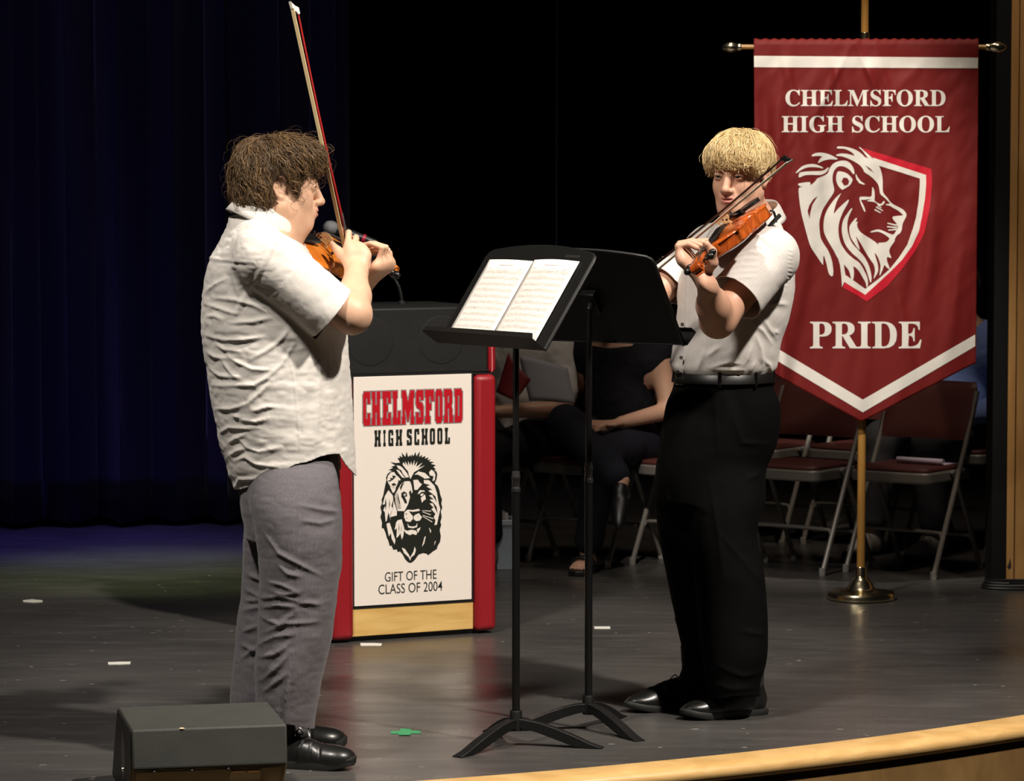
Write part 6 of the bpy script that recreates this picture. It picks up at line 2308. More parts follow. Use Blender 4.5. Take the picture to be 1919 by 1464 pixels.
# ================================================================== RIGHT VIOLINIST
def build_right():
    S = 628.0
    YC = 9.75

    def key(y, xl, xr, b, yc=YC, rot=0.0):
        a0, a1 = P(xl, y, yc), P(xr, y, yc)
        return (float(a0[2]), float((a0[0] + a1[0]) / 2), yc, float((a1[0] - a0[0]) / 2), b, rot)

    man = thing('person', G(1350, 1347), 'blond person in a pale short-sleeved shirt tucked into black trousers, playing violin', 'person')
    tail = P(1391, 408, 9.68)
    scroll = P(1299, 497, 9.13)
    L = nrm(scroll - tail)
    rt = nrm(np.cross(L, EZ))
    up0 = np.cross(rt, L)
    roll = R(32)
    Nn = math.cos(roll) * up0 + math.sin(roll) * rt
    vt, VW, L, Bs, Nn = violin('reddish-brown violin held by the blond player', tail, L, Nn, (0.34, 0.055, 0.008), (0.50, 0.105, 0.014), 'red')

    # ---------------- body
    ph = R(27)
    f = nrm([-math.sin(ph), -math.cos(ph), -0.10])
    Rm = frame(f, nrm([.03, 0, 1]))
    hd_o = P(1385, 325, 9.74)
    pr, lips, HW = head_prims(hd_o, Rm, .99, fat=.25, neck_to=P(1412, 425, 9.80), neck_r=.055)
    fb = nrm([-.82, -.57, 0])
    shL, shR = P(1443, 482, 9.58), P(1334, 466, 9.92)
    elL, wrL = P(1345, 600, 9.44), VW(.445, -.050, -.075)
    elR, wrR = P(1215, 560, 9.78), P(1178, 548, 9.62)
    pr += [cone(P(1412, 425, 9.80), P(1405, 475, 9.80), .068, .085, .04), loft([key(680, 1285, 1430, .12), key(560, 1300, 1440, .12), key(480, 1330, 1450, .11), key(445, 1365, 1450, .08)], .04),
           cone(P(1420, 455, 9.72), shL, .052, .055, .04), cone(P(1395, 455, 9.85), shR, .05, .052, .04)]
    pr += [cone(shL, elL, .056, .046, .04), cone(elL, elL * .6 + wrL * .4, .045, .0415, .04), cone(elL * .6 + wrL * .4, wrL, .0415, .0285, .04)]
    pr += [cone(shR, elR, .052, .044, .02), cone(elR, elR * .55 + wrR * .45, .043, .039, .02), cone(elR * .55 + wrR * .45, wrR, .039, .028, .02)]
    # left hand on the neck
    mcps = []
    for i, s in enumerate((.470, .448, .427, .408)):
        arch = (.060, .062, .058, .050)[i]
        js = [VW(s + .006, -.058, .020 - .004 * i), VW(s + .002, -.048, arch), VW(s - .006, -.022, arch - .010), VW(s - .010, (-.008, -.003, .003, .006)[i], .026)]
        mcps.append(js[0])
        pr += finger(js, .0105 - .0006 * i, .0080, .004)
    side = nrm(np.cross(mcps[0] - mcps[3], (mcps[0] + mcps[3]) / 2 - wrL))
    pr += [fcone(wrL, mcps[0] * .6 + mcps[3] * .4, .028, .034, side, .55, .02), fcone(wrL, mcps[3], .024, .018, side, .7, .02), fcone(wrL, mcps[0], .024, .018, side, .7, .02), cone(mcps[0], mcps[3], .0125, .0115, .010)]
    pr += finger([VW(.440, -.038, -.052), VW(.452, .004, -.034), VW(.462, .024, -.006), VW(.470, .026, .022)], .0150, .0095, .012)
    # right hand round the frog (behind the music stand)
    bend = P(1160, 549, 9.60)
    btip = P(1474, 291, 9.22)
    ba = nrm(btip - bend)
    dn = nrm(np.array([0, 0, -1]) - ba * (np.array([0, 0, -1]) @ ba))
    sdv = np.cross(ba, dn)
    fg = bend + ba * .03
    kn = [fg + ba * (.045 - .022 * i) - dn * .035 - sdv * .01 for i in range(4)]
    for i in range(4):
        js = [kn[i], kn[i] - sdv * .012 + dn * .022 + ba * .004, kn[i] - sdv * .004 + dn * .046, kn[i] + sdv * .010 + dn * .056]
        pr += finger(js, .0098, .0075, .004)
    pr += [fcone(wrR, (kn[0] + kn[3]) / 2, .028, .034, sdv, .6, .02), cone(kn[0], kn[3], .013, .012, .01)]
    pr += finger([wrR + (kn[0] - wrR) * .4 + sdv * .02, fg + sdv * .018 - dn * .012 + ba * .01, fg + sdv * .010 + dn * .006 + ba * .02], .0145, .009, .01)
    V, Q = surf(pr, .0029, smooth=2)
    fc = V[Q].mean(1)
    ld = np.minimum(lips[0].f(fc), lips[1].f(fc))
    front = ((fc - hd_o) @ Rm)[:, 0] > .086
    np_mesh('body', V, Q, [skin_p, lip_m], man, True, np.where((ld < .0012) & front, 1, 0))
    eyes(man, HW, Rm, .99, iris_b, look=(1, .10, -.16))
    blond = hair_mat('hair_blond', (0.50, 0.335, 0.135), (0.86, 0.68, 0.37), 0.42)
    brows(man, HW, mat('brow_blond', (0.20, 0.11, 0.05), 0.6), .99)

    # ---------------- hair: smooth bowl with a fringe
    def HE(c, r, k=.025):
        return ell(HW(*c), np.array(r), Rm, k)
    hp = [HE((-.012, 0, .052), (.104, .090, .079)), HE((-.050, 0, .036), (.070, .079, .068)), HE((.048, 0, .066), (.052, .068, .050)), HE((-.064, 0, -.020), (.036, .052, .044)),
          HE((.080, .012, .052), (.019, .053, .024), .02), HE((.030, -.070, .040), (.048, .016, .034)), HE((.028, .070, .042), (.046, .016, .032)), HE((-.045, .068, .020), (.026, .014, .030)), HE((-.045, -.068, .020), (.026, .014, .030))]
    for sy in (1, -1):
        hp.append(ell(HW(-.008, .090 * sy, -.016), (.028, .036, .040), Rm, .008, 's'))

    def lump(p, dd):
        return dd + .0028 * fbm((p - hd_o) * 30, 3, 2) * np.clip(1 - np.abs(dd) / .06, 0, 1)
    V, Q = surf(hp, .0035, smooth=1, extra=lump)
    hair = np_mesh('hair', V, Q, mat('hair_blond_base', (0.52, 0.36, 0.15), 0.55), man)

    def roots(n, rg):
        i = rg.integers(0, len(V), n * 2)
        p = V[i]
        loc = (p - hd_o) @ Rm
        keep = (loc[:, 2] > -.035) & ~((loc[:, 0] > .05) & (loc[:, 2] < .035))
        return p[keep][:n]
    crown = HW(-.055, -.01, .135)

    def comb(p, rg):
        loc = (p - hd_o) @ Rm
        v = p - crown
        v = v / np.linalg.norm(v, axis=1)[:, None]
        return v + np.array([0, 0, -.22]) + .35 * vnoise(loc * 22, 4)[:, None] * Rm[:, 1] + .22 * vnoise(loc * 40, 6)[:, None] * Rm[:, 1]
    hair_strands('hair_strands', hair, hp, roots, comb, 5400, 7, .0085, .00105, .008, blond, 9, curl=.22, avoid=[(HW(-.008, sy * .09, -.016), (.026, .035, .038), Rm) for sy in (1, -1)])

    hair_strands('flyaway', hair, hp, roots, comb, 350, 8, .0105, .0005, .016, blond, 19, curl=.4, avoid=[(HW(-.008, sy * .09, -.016), (.026, .035, .038), Rm) for sy in (1, -1)])
    rg = np.random.default_rng(3)
    i = rg.permutation(len(V))
    loc = (V - hd_o) @ Rm
    low = [k for k in i if (loc[k, 0] > .035 and loc[k, 2] < .048) or (loc[k, 2] < .0 and abs(loc[k, 1]) > .05 and loc[k, 0] < -.03)][:420]
    loose_strands('loose_locks', hair, V[low], [nrm(np.array([0, 0, -1.0]) + .12 * Rm[:, 1] + (.18 * f if loc[k, 0] > .05 else 0 * f)) for k in low], .017, .0014, blond, 4, .45)

    # ---------------- shirt tucked in
    sp = [loft([key(722, 1276, 1436, .125), key(704, 1268, 1446, .14), key(690, 1259, 1456, .155), key(670, 1258, 1460, .165), key(640, 1262, 1465, .168), key(600, 1268, 1477, .165), key(560, 1272, 1486, .16), key(525, 1277, 1489, .155), key(490, 1290, 1487, .145), key(460, 1318, 1477, .12), key(435, 1352, 1462, .095), key(415, 1372, 1450, .078)], .03)]
    sp += [cone(P(1432, 440, 9.70), shL, .058, .076, .045), cone(P(1390, 440, 9.84), shR, .056, .070, .045)]
    armd = nrm(elL - shL)
    cuffL = shL + armd * .185
    sp += [capped(cone(shL, cuffL + armd * .05, .080, .081, .03), cuffL, armd)]
    slL = sp[-1]
    armr = nrm(elR - shR)
    cuffR = shR + armr * .215
    sp += [capped(cone(shR, cuffR + armr * .05, .070, .066, .03), cuffR, armr)]
    slR = sp[-1]
    V, Q = surf(sp, .0039, smooth=3)
    tfv = sp[0].f(V)
    tR, tL = tfv - slR.f(V), tfv - slL.f(V)
    N = vnormals(V, Q)
    axd = np.linalg.norm(np.cross(V - cuffL, armd), axis=1)
    sleeve = (axd < .105) & ((V - cuffL) @ armd > -.14)
    zc = lambda pts: [tuple(P(1150 + x * .3142, 500 + y * .3142, 9.55)[[0, 2]]) for x, y in pts]
    lines = [[(580, 610), (640, 590), (700, 575), (760, 585)], [(600, 620), (680, 622), (780, 622)], [(510, 620), (530, 560), (540, 510)], [(860, 420), (890, 500), (900, 600), (880, 650)], [(890, 300), (940, 380), (990, 440)], [(760, 640), (800, 560), (830, 480)], [(840, 340), (900, 390), (960, 470)], [(940, 230), (990, 225), (1050, 235)], [(970, 390), (1000, 410)], [(360, 570), (370, 620)], [(900, 560), (950, 600), (960, 640)], [(640, 480), (560, 540)], [(820, 640), (850, 580)], [(430, 620), (445, 520), (470, 400)]]
    D = creases(V, N, [zc(l) for l in lines], [0, 2], .0075, .0085, lambda v, n: (n[:, 1] < .5) & ~sleeve)
    zs = lambda pts: [tuple(P(1200 + x * .2049, 220 + y * .2049, 9.5)[[0, 2]]) for x, y in pts]
    sl = [[(830, 1330), (950, 1290), (1080, 1290)], [(800, 1380), (930, 1350), (1060, 1350)], [(780, 1430), (900, 1410), (1050, 1400)], [(870, 1270), (1000, 1230), (1100, 1240)], [(1040, 1060), (1130, 1100), (1220, 1190)], [(930, 1220), (1060, 1170), (1130, 1190)], [(790, 1480), (920, 1460), (1040, 1450)]]
    D += creases(V, N, [zs(l) for l in sl], [0, 2], .0045, .0060, lambda v, n: n[:, 1] < .5)
    puck = [[(1350, 1210 + 38 * i), (1400, 1225 + 38 * i)] for i in range(10)]
    D += creases(V, N, [(zs(l), .8, .5) for l in puck], [0, 2], .0035, .006, lambda v, n: n[:, 1] < .5)
    q = V - np.array([.7, 9.7, 1.2])
    D += .0035 * fbm(q @ np.diag([9, 9, 9]), 31, 3) + .0012 * np.abs(fbm(q @ np.diag([26, 26, 26]), 37, 2))
    # placket edge down the front
    pk = [P(1292, 500, 9.6), P(1288, 600, 9.6), P(1283, 700, 9.6)]
    d2, _ = seg_dist2(V[:, [0, 2]], [p[[0, 2]] for p in pk])
    D += (N[:, 1] < .2) * (.0014 * np.clip(1 - d2 / .004, 0, 1))
    V = V + N * D[:, None]
    wz = P(1350, 708, 9.70)[2]
    fh = wz - V[:, 2] - .006 * np.sin((V[:, 0]) * 40)
    fs_ = np.minimum.reduce([(V - cuffL) @ armd + .005, .112 - axd, tL])
    axr = np.linalg.norm(np.cross(V - cuffR, armr), axis=1)
    fr = np.minimum.reduce([(V - cuffR) @ armr + .005, .105 - axr, tR])
    ncol = nrm(np.array([-.16, -.22, .95]))
    fn = np.minimum((V - P(1408, 420, 9.78)) @ ncol, .098 - np.linalg.norm(np.cross(V - P(1412, 425, 9.80), ncol), axis=1))
    ff = np.maximum.reduce([fh, fs_, fr, fn])
    V2, T2 = clip(V, tri(Q), ff)
    m = mat('shirt_pale', (0.60, 0.565, 0.53), 0.8, 0.2, bump=0.15, bscale=600, sheen=0.1)
    nt = m.node_tree
    b = nt.nodes['Principled BSDF']
    tc = nt.nodes.new('ShaderNodeTexCoord')
    vo = nt.nodes.new('ShaderNodeTexVoronoi')
    vo.inputs['Scale'].default_value = 150
    vo.inputs['Randomness'].default_value = 0.15
    cr = nt.nodes.new('ShaderNodeValToRGB')
    cr.color_ramp.elements[0].position = 0.16
    cr.color_ramp.elements[1].position = 0.24
    cr.color_ramp.elements[0].color = (0.42, 0.40, 0.385, 1)
    cr.color_ramp.elements[1].color = (0.60, 0.565, 0.53, 1)
    nt.links.new(tc.outputs['Object'], vo.inputs['Vector'])
    nt.links.new(vo.outputs['Distance'], cr.inputs[0])
    nt.links.new(cr.outputs[0], b.inputs['Base Color'])
    cloth_obj('shirt', V2, T2, m, man)
    # collar
    c0 = P(1414, 413, 9.785)
    ex = nrm(fb - ncol * (fb @ ncol))
    ey = np.cross(ncol, ex)
    vs, fs = [], []
    nA = 56
    rows = [(.076, .074, -.016), (.073, .071, .012), (.073, .071, .030), (.078, .075, .033), (.084, .081, .022), (.093, .090, -.006), (.096, .093, -.014)]
    for (ra, rb, h) in rows:
        for i in range(nA + 1):
            a = R(16) + (2 * math.pi - R(32)) * i / nA
            edge = min(i, nA - i) / 6
            dnn = .020 * max(0, 1 - edge) if h < 0 and ra > .085 else 0
            vs.append(c0 + ex * ra * math.cos(a) + ey * rb * math.sin(a) + ncol * (h - dnn - .010 * math.cos(a)))
    for j in range(len(rows) - 1):
        for i in range(nA):
            a = j * (nA + 1) + i
            fs.append((a, a + 1, a + nA + 2, a + nA + 1))
    co = MB().add(vs, fs).build('collar', m, man, angle=60)
    so = co.modifiers.new('solid', 'SOLIDIFY')
    so.thickness = .002
    # cuff of the sleeve: stitched band
    # buttons on the placket
    for (bx, by) in ((1278, 672), (1281, 610)):
        p = P(bx, by, 9.6)
        # rest the button on the shirt surface
        d = np.linalg.norm(V2[:, [0, 2]] - p[[0, 2]], axis=1)
        near = V2[d < .012]
        yb = near[:, 1].min() if len(near) else 9.6
        rz = frame(nrm([-.45, -.85, 0]))
        rz = Matrix((rz[:, 1], rz[:, 2], rz[:, 0])).transposed()
        MB().lathe([(.0, 0), (.0055, 0), (.006, .001), (.0055, .0025), (.0035, .002), (.0, .002)], 16, (p[0], yb - .001, p[2]), rz).build('button', mat('button_dark', (0.10, 0.08, 0.07), 0.3), man)

    # ---------------- trousers, belt
    tp = [loft([key(940, 1228, 1432, .135), key(880, 1229, 1436, .145), key(830, 1236, 1456, .155), key(790, 1243, 1463, .158), key(755, 1250, 1461, .152), key(725, 1262, 1449, .143), key(700, 1268, 1444, .138)], .05),
          loft([key(1306, 1326, 1424, .082, 9.665), key(1283, 1324, 1425, .086, 9.665), key(1242, 1316, 1436, .094, 9.665), key(1139, 1306, 1438, .10, 9.67), key(1071, 1300, 1432, .103, 9.67), key(1002, 1296, 1420, .105, 9.68), key(930, 1292, 1430, .115, 9.70), key(880, 1302, 1424, .10, 9.71), key(840, 1318, 1412, .07, 9.72)], .03),
          loft([key(1300, 1264, 1345, .078, 9.82), key(1285, 1268, 1346, .082, 9.82), key(1245, 1279, 1366, .088, 9.82), key(1160, 1265, 1372, .094, 9.82), key(1091, 1252, 1362, .098, 9.82), key(1002, 1234, 1348, .105, 9.82), key(930, 1229, 1350, .115, 9.80), key(880, 1240, 1350, .10, 9.79), key(840, 1256, 1344, .07, 9.78)], .03)]
    V, Q = surf(tp, .0045, smooth=3)
    N = vnormals(V, Q)
    zt = lambda pts: [tuple(P(x, y, 9.6)[[0, 2]]) for x, y in pts]
    tl = [[(1375, 740), (1378, 790), (1390, 830), (1440, 835)], [(1340, 730), (1345, 850)], [(1330, 900), (1345, 1000), (1355, 1080)], [(1290, 1255), (1320, 1270)], [(1340, 1245), (1390, 1265), (1425, 1262)], [(1350, 1000), (1400, 1060), (1425, 1090)], [(1330, 1280), (1370, 1290), (1415, 1288)], [(1245, 900), (1260, 1000)], [(1400, 900), (1425, 890)], [(1390, 1180), (1430, 1190)], [(1270, 1180), (1310, 1190)]]
    D = creases(V, N, [zt(l) for l in tl], [0, 2], .006, .011, lambda v, n: n[:, 1] < .4)
    q = V - np.array([.65, 9.7, .5])
    D += .004 * fbm(q @ np.diag([8, 8, 7]), 61, 3)
    V = V + N * D[:, None]
    hz = np.where(V[:, 1] < 9.745, P(1380, 1302, 9.665)[2], P(1305, 1291, 9.82)[2])
    ff = np.maximum(hz + .01 * np.sin(V[:, 0] * 30) - V[:, 2], V[:, 2] - P(1350, 704, 9.75)[2])
    V2, T2 = clip(V, tri(Q), ff)
    cloth_obj('trousers', V2, T2, mat('trouser_black', (0.0030, 0.0028, 0.0027), 0.9, 0.06, bump=0.2, bscale=500), man, .003)
    z1, z0 = P(1350, 703, 9.6)[2], P(1350, 722, 9.6)[2]
    ka, kb_ = key(703, 1265, 1447, .142), key(722, 1262, 1449, .146)
    vs, fs = [], []
    nb = 64
    for (k_, z, o_) in ((kb_, z0, .004), (kb_, z0 + .002, .0065), (ka, z1 - .002, .0065), (ka, z1, .004)):
        for i in range(nb):
            a = 2 * math.pi * i / nb
            vs.append((k_[1] + (k_[3] + o_) * math.cos(a), YC + (k_[4] + o_) * math.sin(a), z))
    for j in range(3):
        fs += [(j * nb + i, j * nb + (i + 1) % nb, (j + 1) * nb + (i + 1) % nb, (j + 1) * nb + i) for i in range(nb)]
    belt = MB().add(vs, fs).build('belt', mat('belt_leather', (0.006, 0.0055, 0.005), 0.4, 0.3), man, angle=50)
    a = math.pi + R(28)
    bc = np.array([ka[1] + (ka[3] + .009) * math.cos(a), YC + (ka[4] + .009) * math.sin(a), (z0 + z1) / 2])
    tg = nrm([-math.sin(a) * ka[3], math.cos(a) * ka[4], 0])
    no = np.array([tg[1], -tg[0], 0])
    mb = MB()
    rotb = Matrix((tg, no, EZ)).transposed()
    for (dx, dz, sx, sz) in ((-.02, 0, .004, .036), (.02, 0, .004, .036), (0, .017, .042, .004), (0, -.017, .042, .004), (.002, 0, .036, .003)):
        mb.box(bc + tg * dx + EZ * dz, (sx, .004, sz), rotb)
    mb.build('buckle', mat('buckle_steel', (0.45, 0.42, 0.38), 0.25, metal=1.0), belt, bevel=.001)
    for aa in (R(205), R(262), R(305), R(345)):
        p = np.array([ka[1] + (ka[3] + .008) * math.cos(aa), YC + (ka[4] + .008) * math.sin(aa), (z0 + z1) / 2])
        tg2 = nrm([-math.sin(aa) * ka[3], math.cos(aa) * ka[4], 0])
        MB().box(p, (.010, .004, .046), Matrix((tg2, np.array([tg2[1], -tg2[0], 0]), EZ)).transposed()).build('belt_loop', MATS['trouser_black'], man, bevel=.001)

    # ---------------- shoes
    leather, sole = MATS['shoe_black'], MATS['sole_black']
    for (toe, heel) in (((1276, 1350), (1428, 1346)), ((1171, 1336), (1300, 1336))):
        a, b_ = G(*toe), G(*heel)
        d = nrm([-.86, -.42, 0])
        L_ = .285
        a = np.array([a[0], a[1], 0])
        hl = a - d * L_ * 1.02
        shoe(man, hl, d, L_, leather, sole)
        MB().tube([hl + d * .05 + EZ * .06, hl + d * .05 + EZ * .12, hl + d * .052 + EZ * .19], [.038, .039, .042], 16).build('sock', mat('sock_black', (0.008, 0.008, 0.009), 0.9), man)

    bow('dark violin bow drawn across the strings by the blond player', btip, bend, np.array([.40, -.45, -.80]), mat('bow_dark', (0.030, 0.010, 0.006), 0.25, coat=0.4), ebony, mat('bow_hair_pale', (0.85, 0.77, 0.60), 0.6), ebony)
    return man


build_right()
# ================================================================== SEATED PEOPLE BEHIND
def seated(hip, fdir, label, top_m, bot_m, hair_m, skin, sleeves=0.0, crossed=False, skirt=False, arms=None, feet=None, s=1.0, hair_len=.0, shoe_m=None, sandal=False, gown=False, head_tilt=-.15, width=.17):
    f = nrm([fdir[0], fdir[1], 0])
    l = np.array([-f[1], f[0], 0])
    hip = np.asarray(hip, float)
    W = lambda a, b, c: hip + f * a * s + l * b * s + EZ * c * s
    t = thing('person', hip * np.array([1, 1, 0]), label, 'person')
    neck = W(-.02, 0, .50)
    hd_o = W(.035, 0, .655)
    Rm = frame(nrm(f + EZ * head_tilt))
    pr, lips, HW = head_prims(hd_o, Rm, .96 * s, neck_to=neck, neck_r=.050)
    sh = {1: W(-.02, width, .42), -1: W(-.02, -width, .42)}
    body_extra, hands = [], []
    for sy in (1, -1):
        el, wr, hd = (arms or {}).get(sy, ((.02, .24 * sy, .16), (.24, .14 * sy, .13), (.32, .08 * sy, .12)))
        el, wr, hd = W(*el), W(*wr), W(*hd)
        body_extra += [cone(neck, sh[sy], .05 * s, .05 * s, .05), cone(sh[sy], el, .048 * s, .040 * s, .02), cone(el, wr, .039 * s, .026 * s, .02)]
        d = nrm(hd - wr)
        sd = nrm(np.cross(d, EZ))
        body_extra.append(fcone(wr, wr + d * .075 * s, .026 * s, .034 * s, EZ, .5, .015))
        for i in range(4):
            b0 = wr + d * .08 * s + sd * (.024 - .016 * i) * s
            js = [b0, b0 + d * .034 * s - EZ * .006, b0 + d * .052 * s - EZ * .022]
            body_extra += chain(js, [.0105 * s, .0098 * s, .0085 * s], .004)
        body_extra += chain([wr + d * .02 * s + sd * .03 * s * -sy, wr + d * .055 * s + sd * .048 * s * -sy, wr + d * .085 * s + sd * .045 * s * -sy], [.013 * s, .0105 * s, .0085 * s], .008)
    ft = feet or {1: ((.44, .09, .02), (.40, .09, -.36)), -1: ((.44, -.09, .02), (.40, -.09, -.36))}
    hipz = {1: W(.02, .085, .03), -1: W(.02, -.085, .03)}
    legs, pants = [], []
    for sy in (1, -1):
        kn, an = W(*ft[sy][0]), W(*ft[sy][1])
        legs += [cone(hipz[sy], kn, .075 * s, .055 * s, .03), cone(kn, an, .052 * s, .036 * s, .03)]
        pants += [cone(hipz[sy], kn, .092 * s, .072 * s, .05), cone(kn, kn + (an - kn) * .9, .070 * s, .060 * s, .03)]
    torso = [cone(W(0, 0, .02), W(-.03, 0, .22), .13 * s, .125 * s, .05), cone(W(-.03, 0, .22), W(-.03, 0, .38), .125 * s, .11 * s, .06), cone(W(-.02, width * .62, .36), W(-.02, -width * .62, .36), .10 * s, .10 * s, .05)]
    pr += body_extra + legs + [q for q in torso]
    V, Q = surf(pr, .0066, smooth=2)
    np_mesh('body', V, Q, skin, t)
    # top
    tp = [cone(W(0, 0, .0), W(-.03, 0, .22), .142 * s, .135 * s, .05), cone(W(-.03, 0, .22), W(-.03, 0, .38), .135 * s, .118 * s, .06), cone(W(-.02, width * .62, .37), W(-.02, -width * .62, .37), .108 * s, .108 * s, .05)]
    cuts = []
    for sy in (1, -1):
        el = W(*(arms or {}).get(sy, ((.02, .24 * sy, .16),))[0])
        wr = W(*(arms or {}).get(sy, (0, (.24, .14 * sy, .13)))[1])
        tp += [cone(neck, sh[sy], .062 * s, .066 * s, .05)]
        if sleeves > 0:
            d = el - sh[sy]
            tp.append(cone(sh[sy], sh[sy] + d * min(1, sleeves), .064 * s, .060 * s, .03))
            if sleeves > 1:
                tp.append(cone(el, el + (wr - el) * .9, .060 * s, .044 * s, .03))
    V, Q = surf(tp, .0065, smooth=3)
    N = vnormals(V, Q)
    V = V + N * (.006 * fbm((V - hip) * 11, 3, 3) + .004 * np.abs(fbm((V - hip) * 24, 8, 2)))[:, None]
    rn = np.linalg.norm((V - neck)[:, :2], axis=1)
    fn = np.minimum((V - W(.0, 0, .475)) @ nrm(EZ + f * .55), .13 * s - rn)
    V2, T2 = clip(V, tri(Q), np.maximum(fn, W(0, 0, -.03)[2] - V[:, 2]))
    cloth_obj('top', V2, T2, top_m, t, .003)
    # bottoms
    if skirt:
        pants.append(fcone(W(.05, 0, .02), W(.42, 0, .0), .15 * s, .16 * s, EZ, .6, .05))
        pants.append(fcone(W(.42, 0, -.02), W(.40, 0, -.26), .15 * s, .17 * s, f, .55, .05))
    V, Q = surf(pants + [cone(W(0, .06, .02), W(0, -.06, .02), .13 * s, .13 * s, .05)], .0065, smooth=3)
    N = vnormals(V, Q)
    V = V + N * (.006 * fbm((V - hip) * 9, 13, 3))[:, None]
    np_mesh('skirt' if skirt else 'trousers', V, Q, bot_m, t)
    # hair
    hp = [ell(HW(-.020, 0, .050), np.array((.104, .088, .086)) * s, Rm, .03), ell(HW(-.050, 0, .0), np.array((.078, .088, .09)) * s, Rm, .03)]
    if hair_len:
        hp += [cone(HW(-.055, .05, 0), HW(-.01, .085, -hair_len), .045 * s, .038 * s, .04), cone(HW(-.055, -.05, 0), HW(-.01, -.085, -hair_len), .045 * s, .038 * s, .04), cone(HW(-.07, 0, 0), HW(-.06, 0, -hair_len), .06 * s, .05 * s, .04)]
    V, Q = surf(hp, .006, smooth=2, extra=lambda p, d: d + .006 * fbm((p - hd_o) * np.array([40, 40, 12.]), 5, 2))
    np_mesh('hair', V, Q, hair_m, t)
    eyes(t, HW, Rm, .96 * s, iris_m)
    brows(t, HW, hair_m, .96 * s)
    for sy in (1, -1):
        an = W(*ft[sy][1])
        tilt = ft[sy][2] if len(ft[sy]) > 2 else 0
        if tilt:
            # foot hanging in the air from the crossed leg: court shoe pointing down
            dd = nrm(f * .55 - EZ * .8 + l * .12 * -sy)
            rm = frame(dd, nrm(f + EZ))
            V, Q = surf([ell(an + dd * .045, (.045, .033, .034), rm), ell(an + dd * .11, (.085, .036, .026), rm), ell(an + dd * .17, (.05, .026, .018), rm)], .004)
            o = np_mesh('shoe', V, Q, shoe_m, t)
            MB().tube([an - EZ * .0 + f * -.03 + dd * .0, an + dd * .05 - f * .07 - EZ * .02], [.008, .005], 8).build('heel', mat('heel_metal', (0.5, 0.48, 0.46), 0.3), o)
            V, Q = surf([cone(an + EZ * .02, an + dd * .03, .030 * s, .026 * s), ell(an + dd * .03, (.035, .028, .024), rm)], .005)
            np_mesh('foot', V, Q, skin, t)
        elif sandal:
            a0 = np.array([an[0], an[1], 0])
            V, Q = surf([cone(an, a0 + EZ * .055, .034, .030), fcone(a0 + EZ * .045 - f * .02, a0 + f * .10 + EZ * .035, .034, .038, EZ, .6)] + [q for i in range(5) for q in chain([a0 + f * .10 + l * (.030 - .015 * i) + EZ * .034, a0 + f * (.150 - .007 * abs(i - 1)) + l * (.030 - .015 * i) * 1.1 + EZ * .028], [.0095, .0075], .003)], .004)
            np_mesh('foot', V, Q, skin, t)
            pl = [(-.06, .030), (.02, .036), (.12, .046), (.165, .034), (.175, 0), (.165, -.034), (.12, -.046), (.02, -.036), (-.06, -.030)]
            o = MB().prism(pl, a0, f, l, EZ, 0.0, .022).build('sandal', shoe_m, t, bevel=.004)
            for x in (.045, .10):
                MB().tube(catmull([a0 + f * x + l * .040 + EZ * .018, a0 + f * x + l * .030 + EZ * .062, a0 + f * x - l * .030 + EZ * .062, a0 + f * x - l * .040 + EZ * .018], 4), .007, 8).build('strap', shoe_m, o)
        else:
            a0 = np.array([an[0], an[1], 0]) - f * .05
            shoe(t, a0, f, .27 * s, shoe_m, MATS['sole_black'])
    return t


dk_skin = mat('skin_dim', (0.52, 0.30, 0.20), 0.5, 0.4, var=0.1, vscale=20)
blk_cloth = mat('cloth_black', (0.010, 0.010, 0.013), 0.85, 0.2, bump=0.2, bscale=300)
navy_cloth = mat('cloth_navy', (0.012, 0.013, 0.020), 0.85, 0.2, bump=0.2, bscale=300)
white_cloth = mat('cloth_white', (0.72, 0.71, 0.68), 0.85, 0.2, bump=0.2, bscale=300)
hair_db = hair_mat('hair_dark_blond', (0.07, 0.035, 0.014), (0.16, 0.085, 0.035), 0.5)
hair_gr = hair_mat('hair_grey_brown', (0.06, 0.045, 0.035), (0.14, 0.11, 0.09), 0.5)
F1 = nrm([-.30, -.95, 0])
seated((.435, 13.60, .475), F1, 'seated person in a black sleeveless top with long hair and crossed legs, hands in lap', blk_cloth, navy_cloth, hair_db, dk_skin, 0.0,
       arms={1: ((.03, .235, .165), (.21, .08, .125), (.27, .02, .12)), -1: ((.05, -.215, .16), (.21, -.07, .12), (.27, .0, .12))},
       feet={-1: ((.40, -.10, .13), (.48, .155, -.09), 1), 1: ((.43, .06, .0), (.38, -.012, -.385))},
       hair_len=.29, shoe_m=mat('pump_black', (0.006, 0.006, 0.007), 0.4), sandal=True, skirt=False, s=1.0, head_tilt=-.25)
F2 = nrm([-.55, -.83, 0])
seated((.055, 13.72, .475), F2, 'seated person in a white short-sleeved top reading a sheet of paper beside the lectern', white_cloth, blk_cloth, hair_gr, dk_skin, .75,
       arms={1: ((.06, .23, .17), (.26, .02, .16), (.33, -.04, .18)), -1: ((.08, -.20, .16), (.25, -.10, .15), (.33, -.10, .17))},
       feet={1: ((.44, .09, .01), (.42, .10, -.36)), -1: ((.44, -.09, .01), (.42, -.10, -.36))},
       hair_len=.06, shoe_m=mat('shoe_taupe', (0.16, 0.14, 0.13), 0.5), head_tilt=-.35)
F3 = nrm([-.6, -.8, 0])
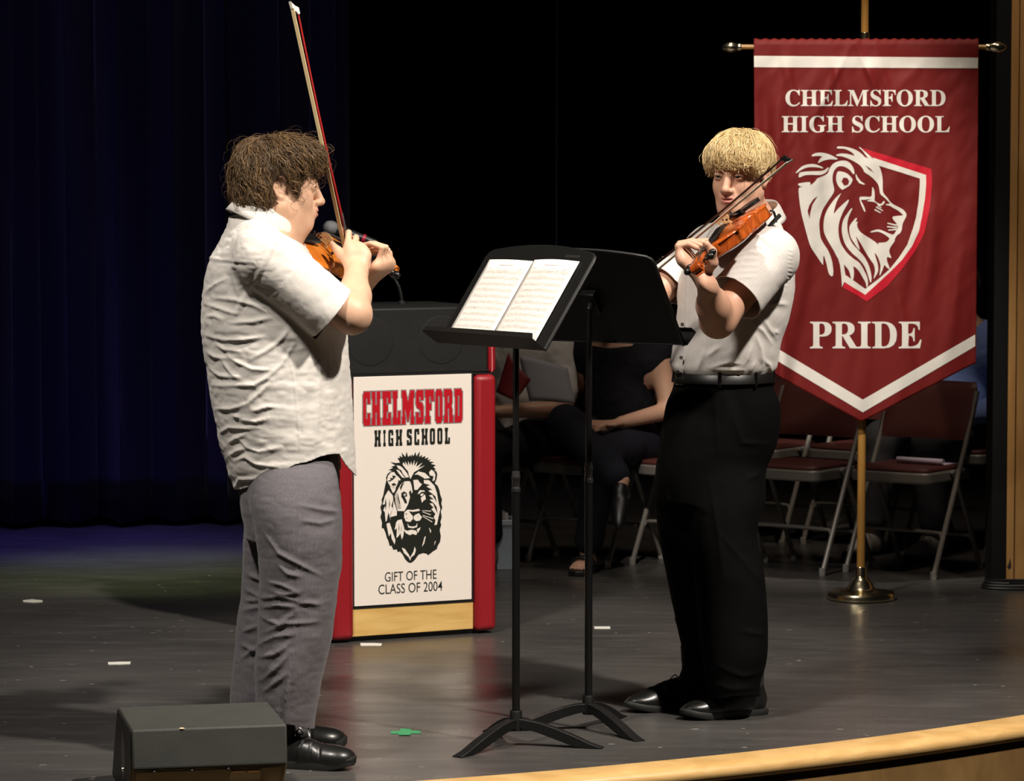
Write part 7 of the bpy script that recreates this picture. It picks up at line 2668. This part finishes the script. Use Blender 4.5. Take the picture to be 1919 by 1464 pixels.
seated((1.94, 14.16, .475), F3, 'seated person in a blue long-sleeved shirt and grey trousers at the far right edge', mat('cloth_blue', (0.20, 0.29, 0.62), 0.8, 0.2, bump=0.2, bscale=300),
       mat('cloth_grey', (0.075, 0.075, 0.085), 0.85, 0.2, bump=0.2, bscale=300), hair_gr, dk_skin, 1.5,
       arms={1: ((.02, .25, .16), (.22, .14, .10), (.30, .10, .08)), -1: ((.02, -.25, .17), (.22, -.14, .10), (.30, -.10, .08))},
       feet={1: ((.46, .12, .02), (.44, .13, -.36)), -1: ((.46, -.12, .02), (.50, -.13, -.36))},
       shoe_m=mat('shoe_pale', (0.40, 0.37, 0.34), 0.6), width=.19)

# papers held by the reader
def sheet(name, pts, m, label, cat):
    a, b, c, d = (np.array(p, float) for p in pts)
    nx = 8
    vs, fs = [], []
    n = nrm(np.cross(b - a, d - a))
    for j in range(nx + 1):
        for i in range(nx + 1):
            u, v = i / nx, j / nx
            p = (a * (1 - u) + b * u) * (1 - v) + (d * (1 - u) + c * u) * v
            vs.append(p + n * .018 * math.sin(math.pi * u))
    fs = [(j * (nx + 1) + i, j * (nx + 1) + i + 1, (j + 1) * (nx + 1) + i + 1, (j + 1) * (nx + 1) + i) for j in range(nx) for i in range(nx)]
    o = mesh_obj(name, vs, fs, m)
    so = o.modifiers.new('solid', 'SOLIDIFY')
    so.thickness = .0008
    return tag(o, label, cat)


sheet('paper_sheet', (P(992, 752, 13.38), P(1078, 757, 13.36), P(1064, 690, 13.42), P(972, 665, 13.44)), mat('paper_grey', (0.36, 0.36, 0.40), 0.8), 'grey-white sheet of paper held up by the seated reader', 'paper')
sheet('folder', (P(930, 735, 13.36), P(966, 752, 13.30), P(995, 712, 13.32), P(952, 662, 13.38)), mat('folder_red', (0.20, 0.015, 0.02), 0.6), 'dark red folder held at the left hand of the seated reader', 'folder')
# ================================================================== groups of alike things
for o in list(SC.objects):
    if o.parent is None and 'label' in o:
        k = o.name.split('.')[0]
        g = {'tape_strip': 'white tape strips on the floor', 'music_stand': 'black music stands', 'sheet_music': 'sheets of music on the front stand',
             'violin': 'violins', 'bow': 'violin bows'}.get(k)
        if g:
            o['group'] = g
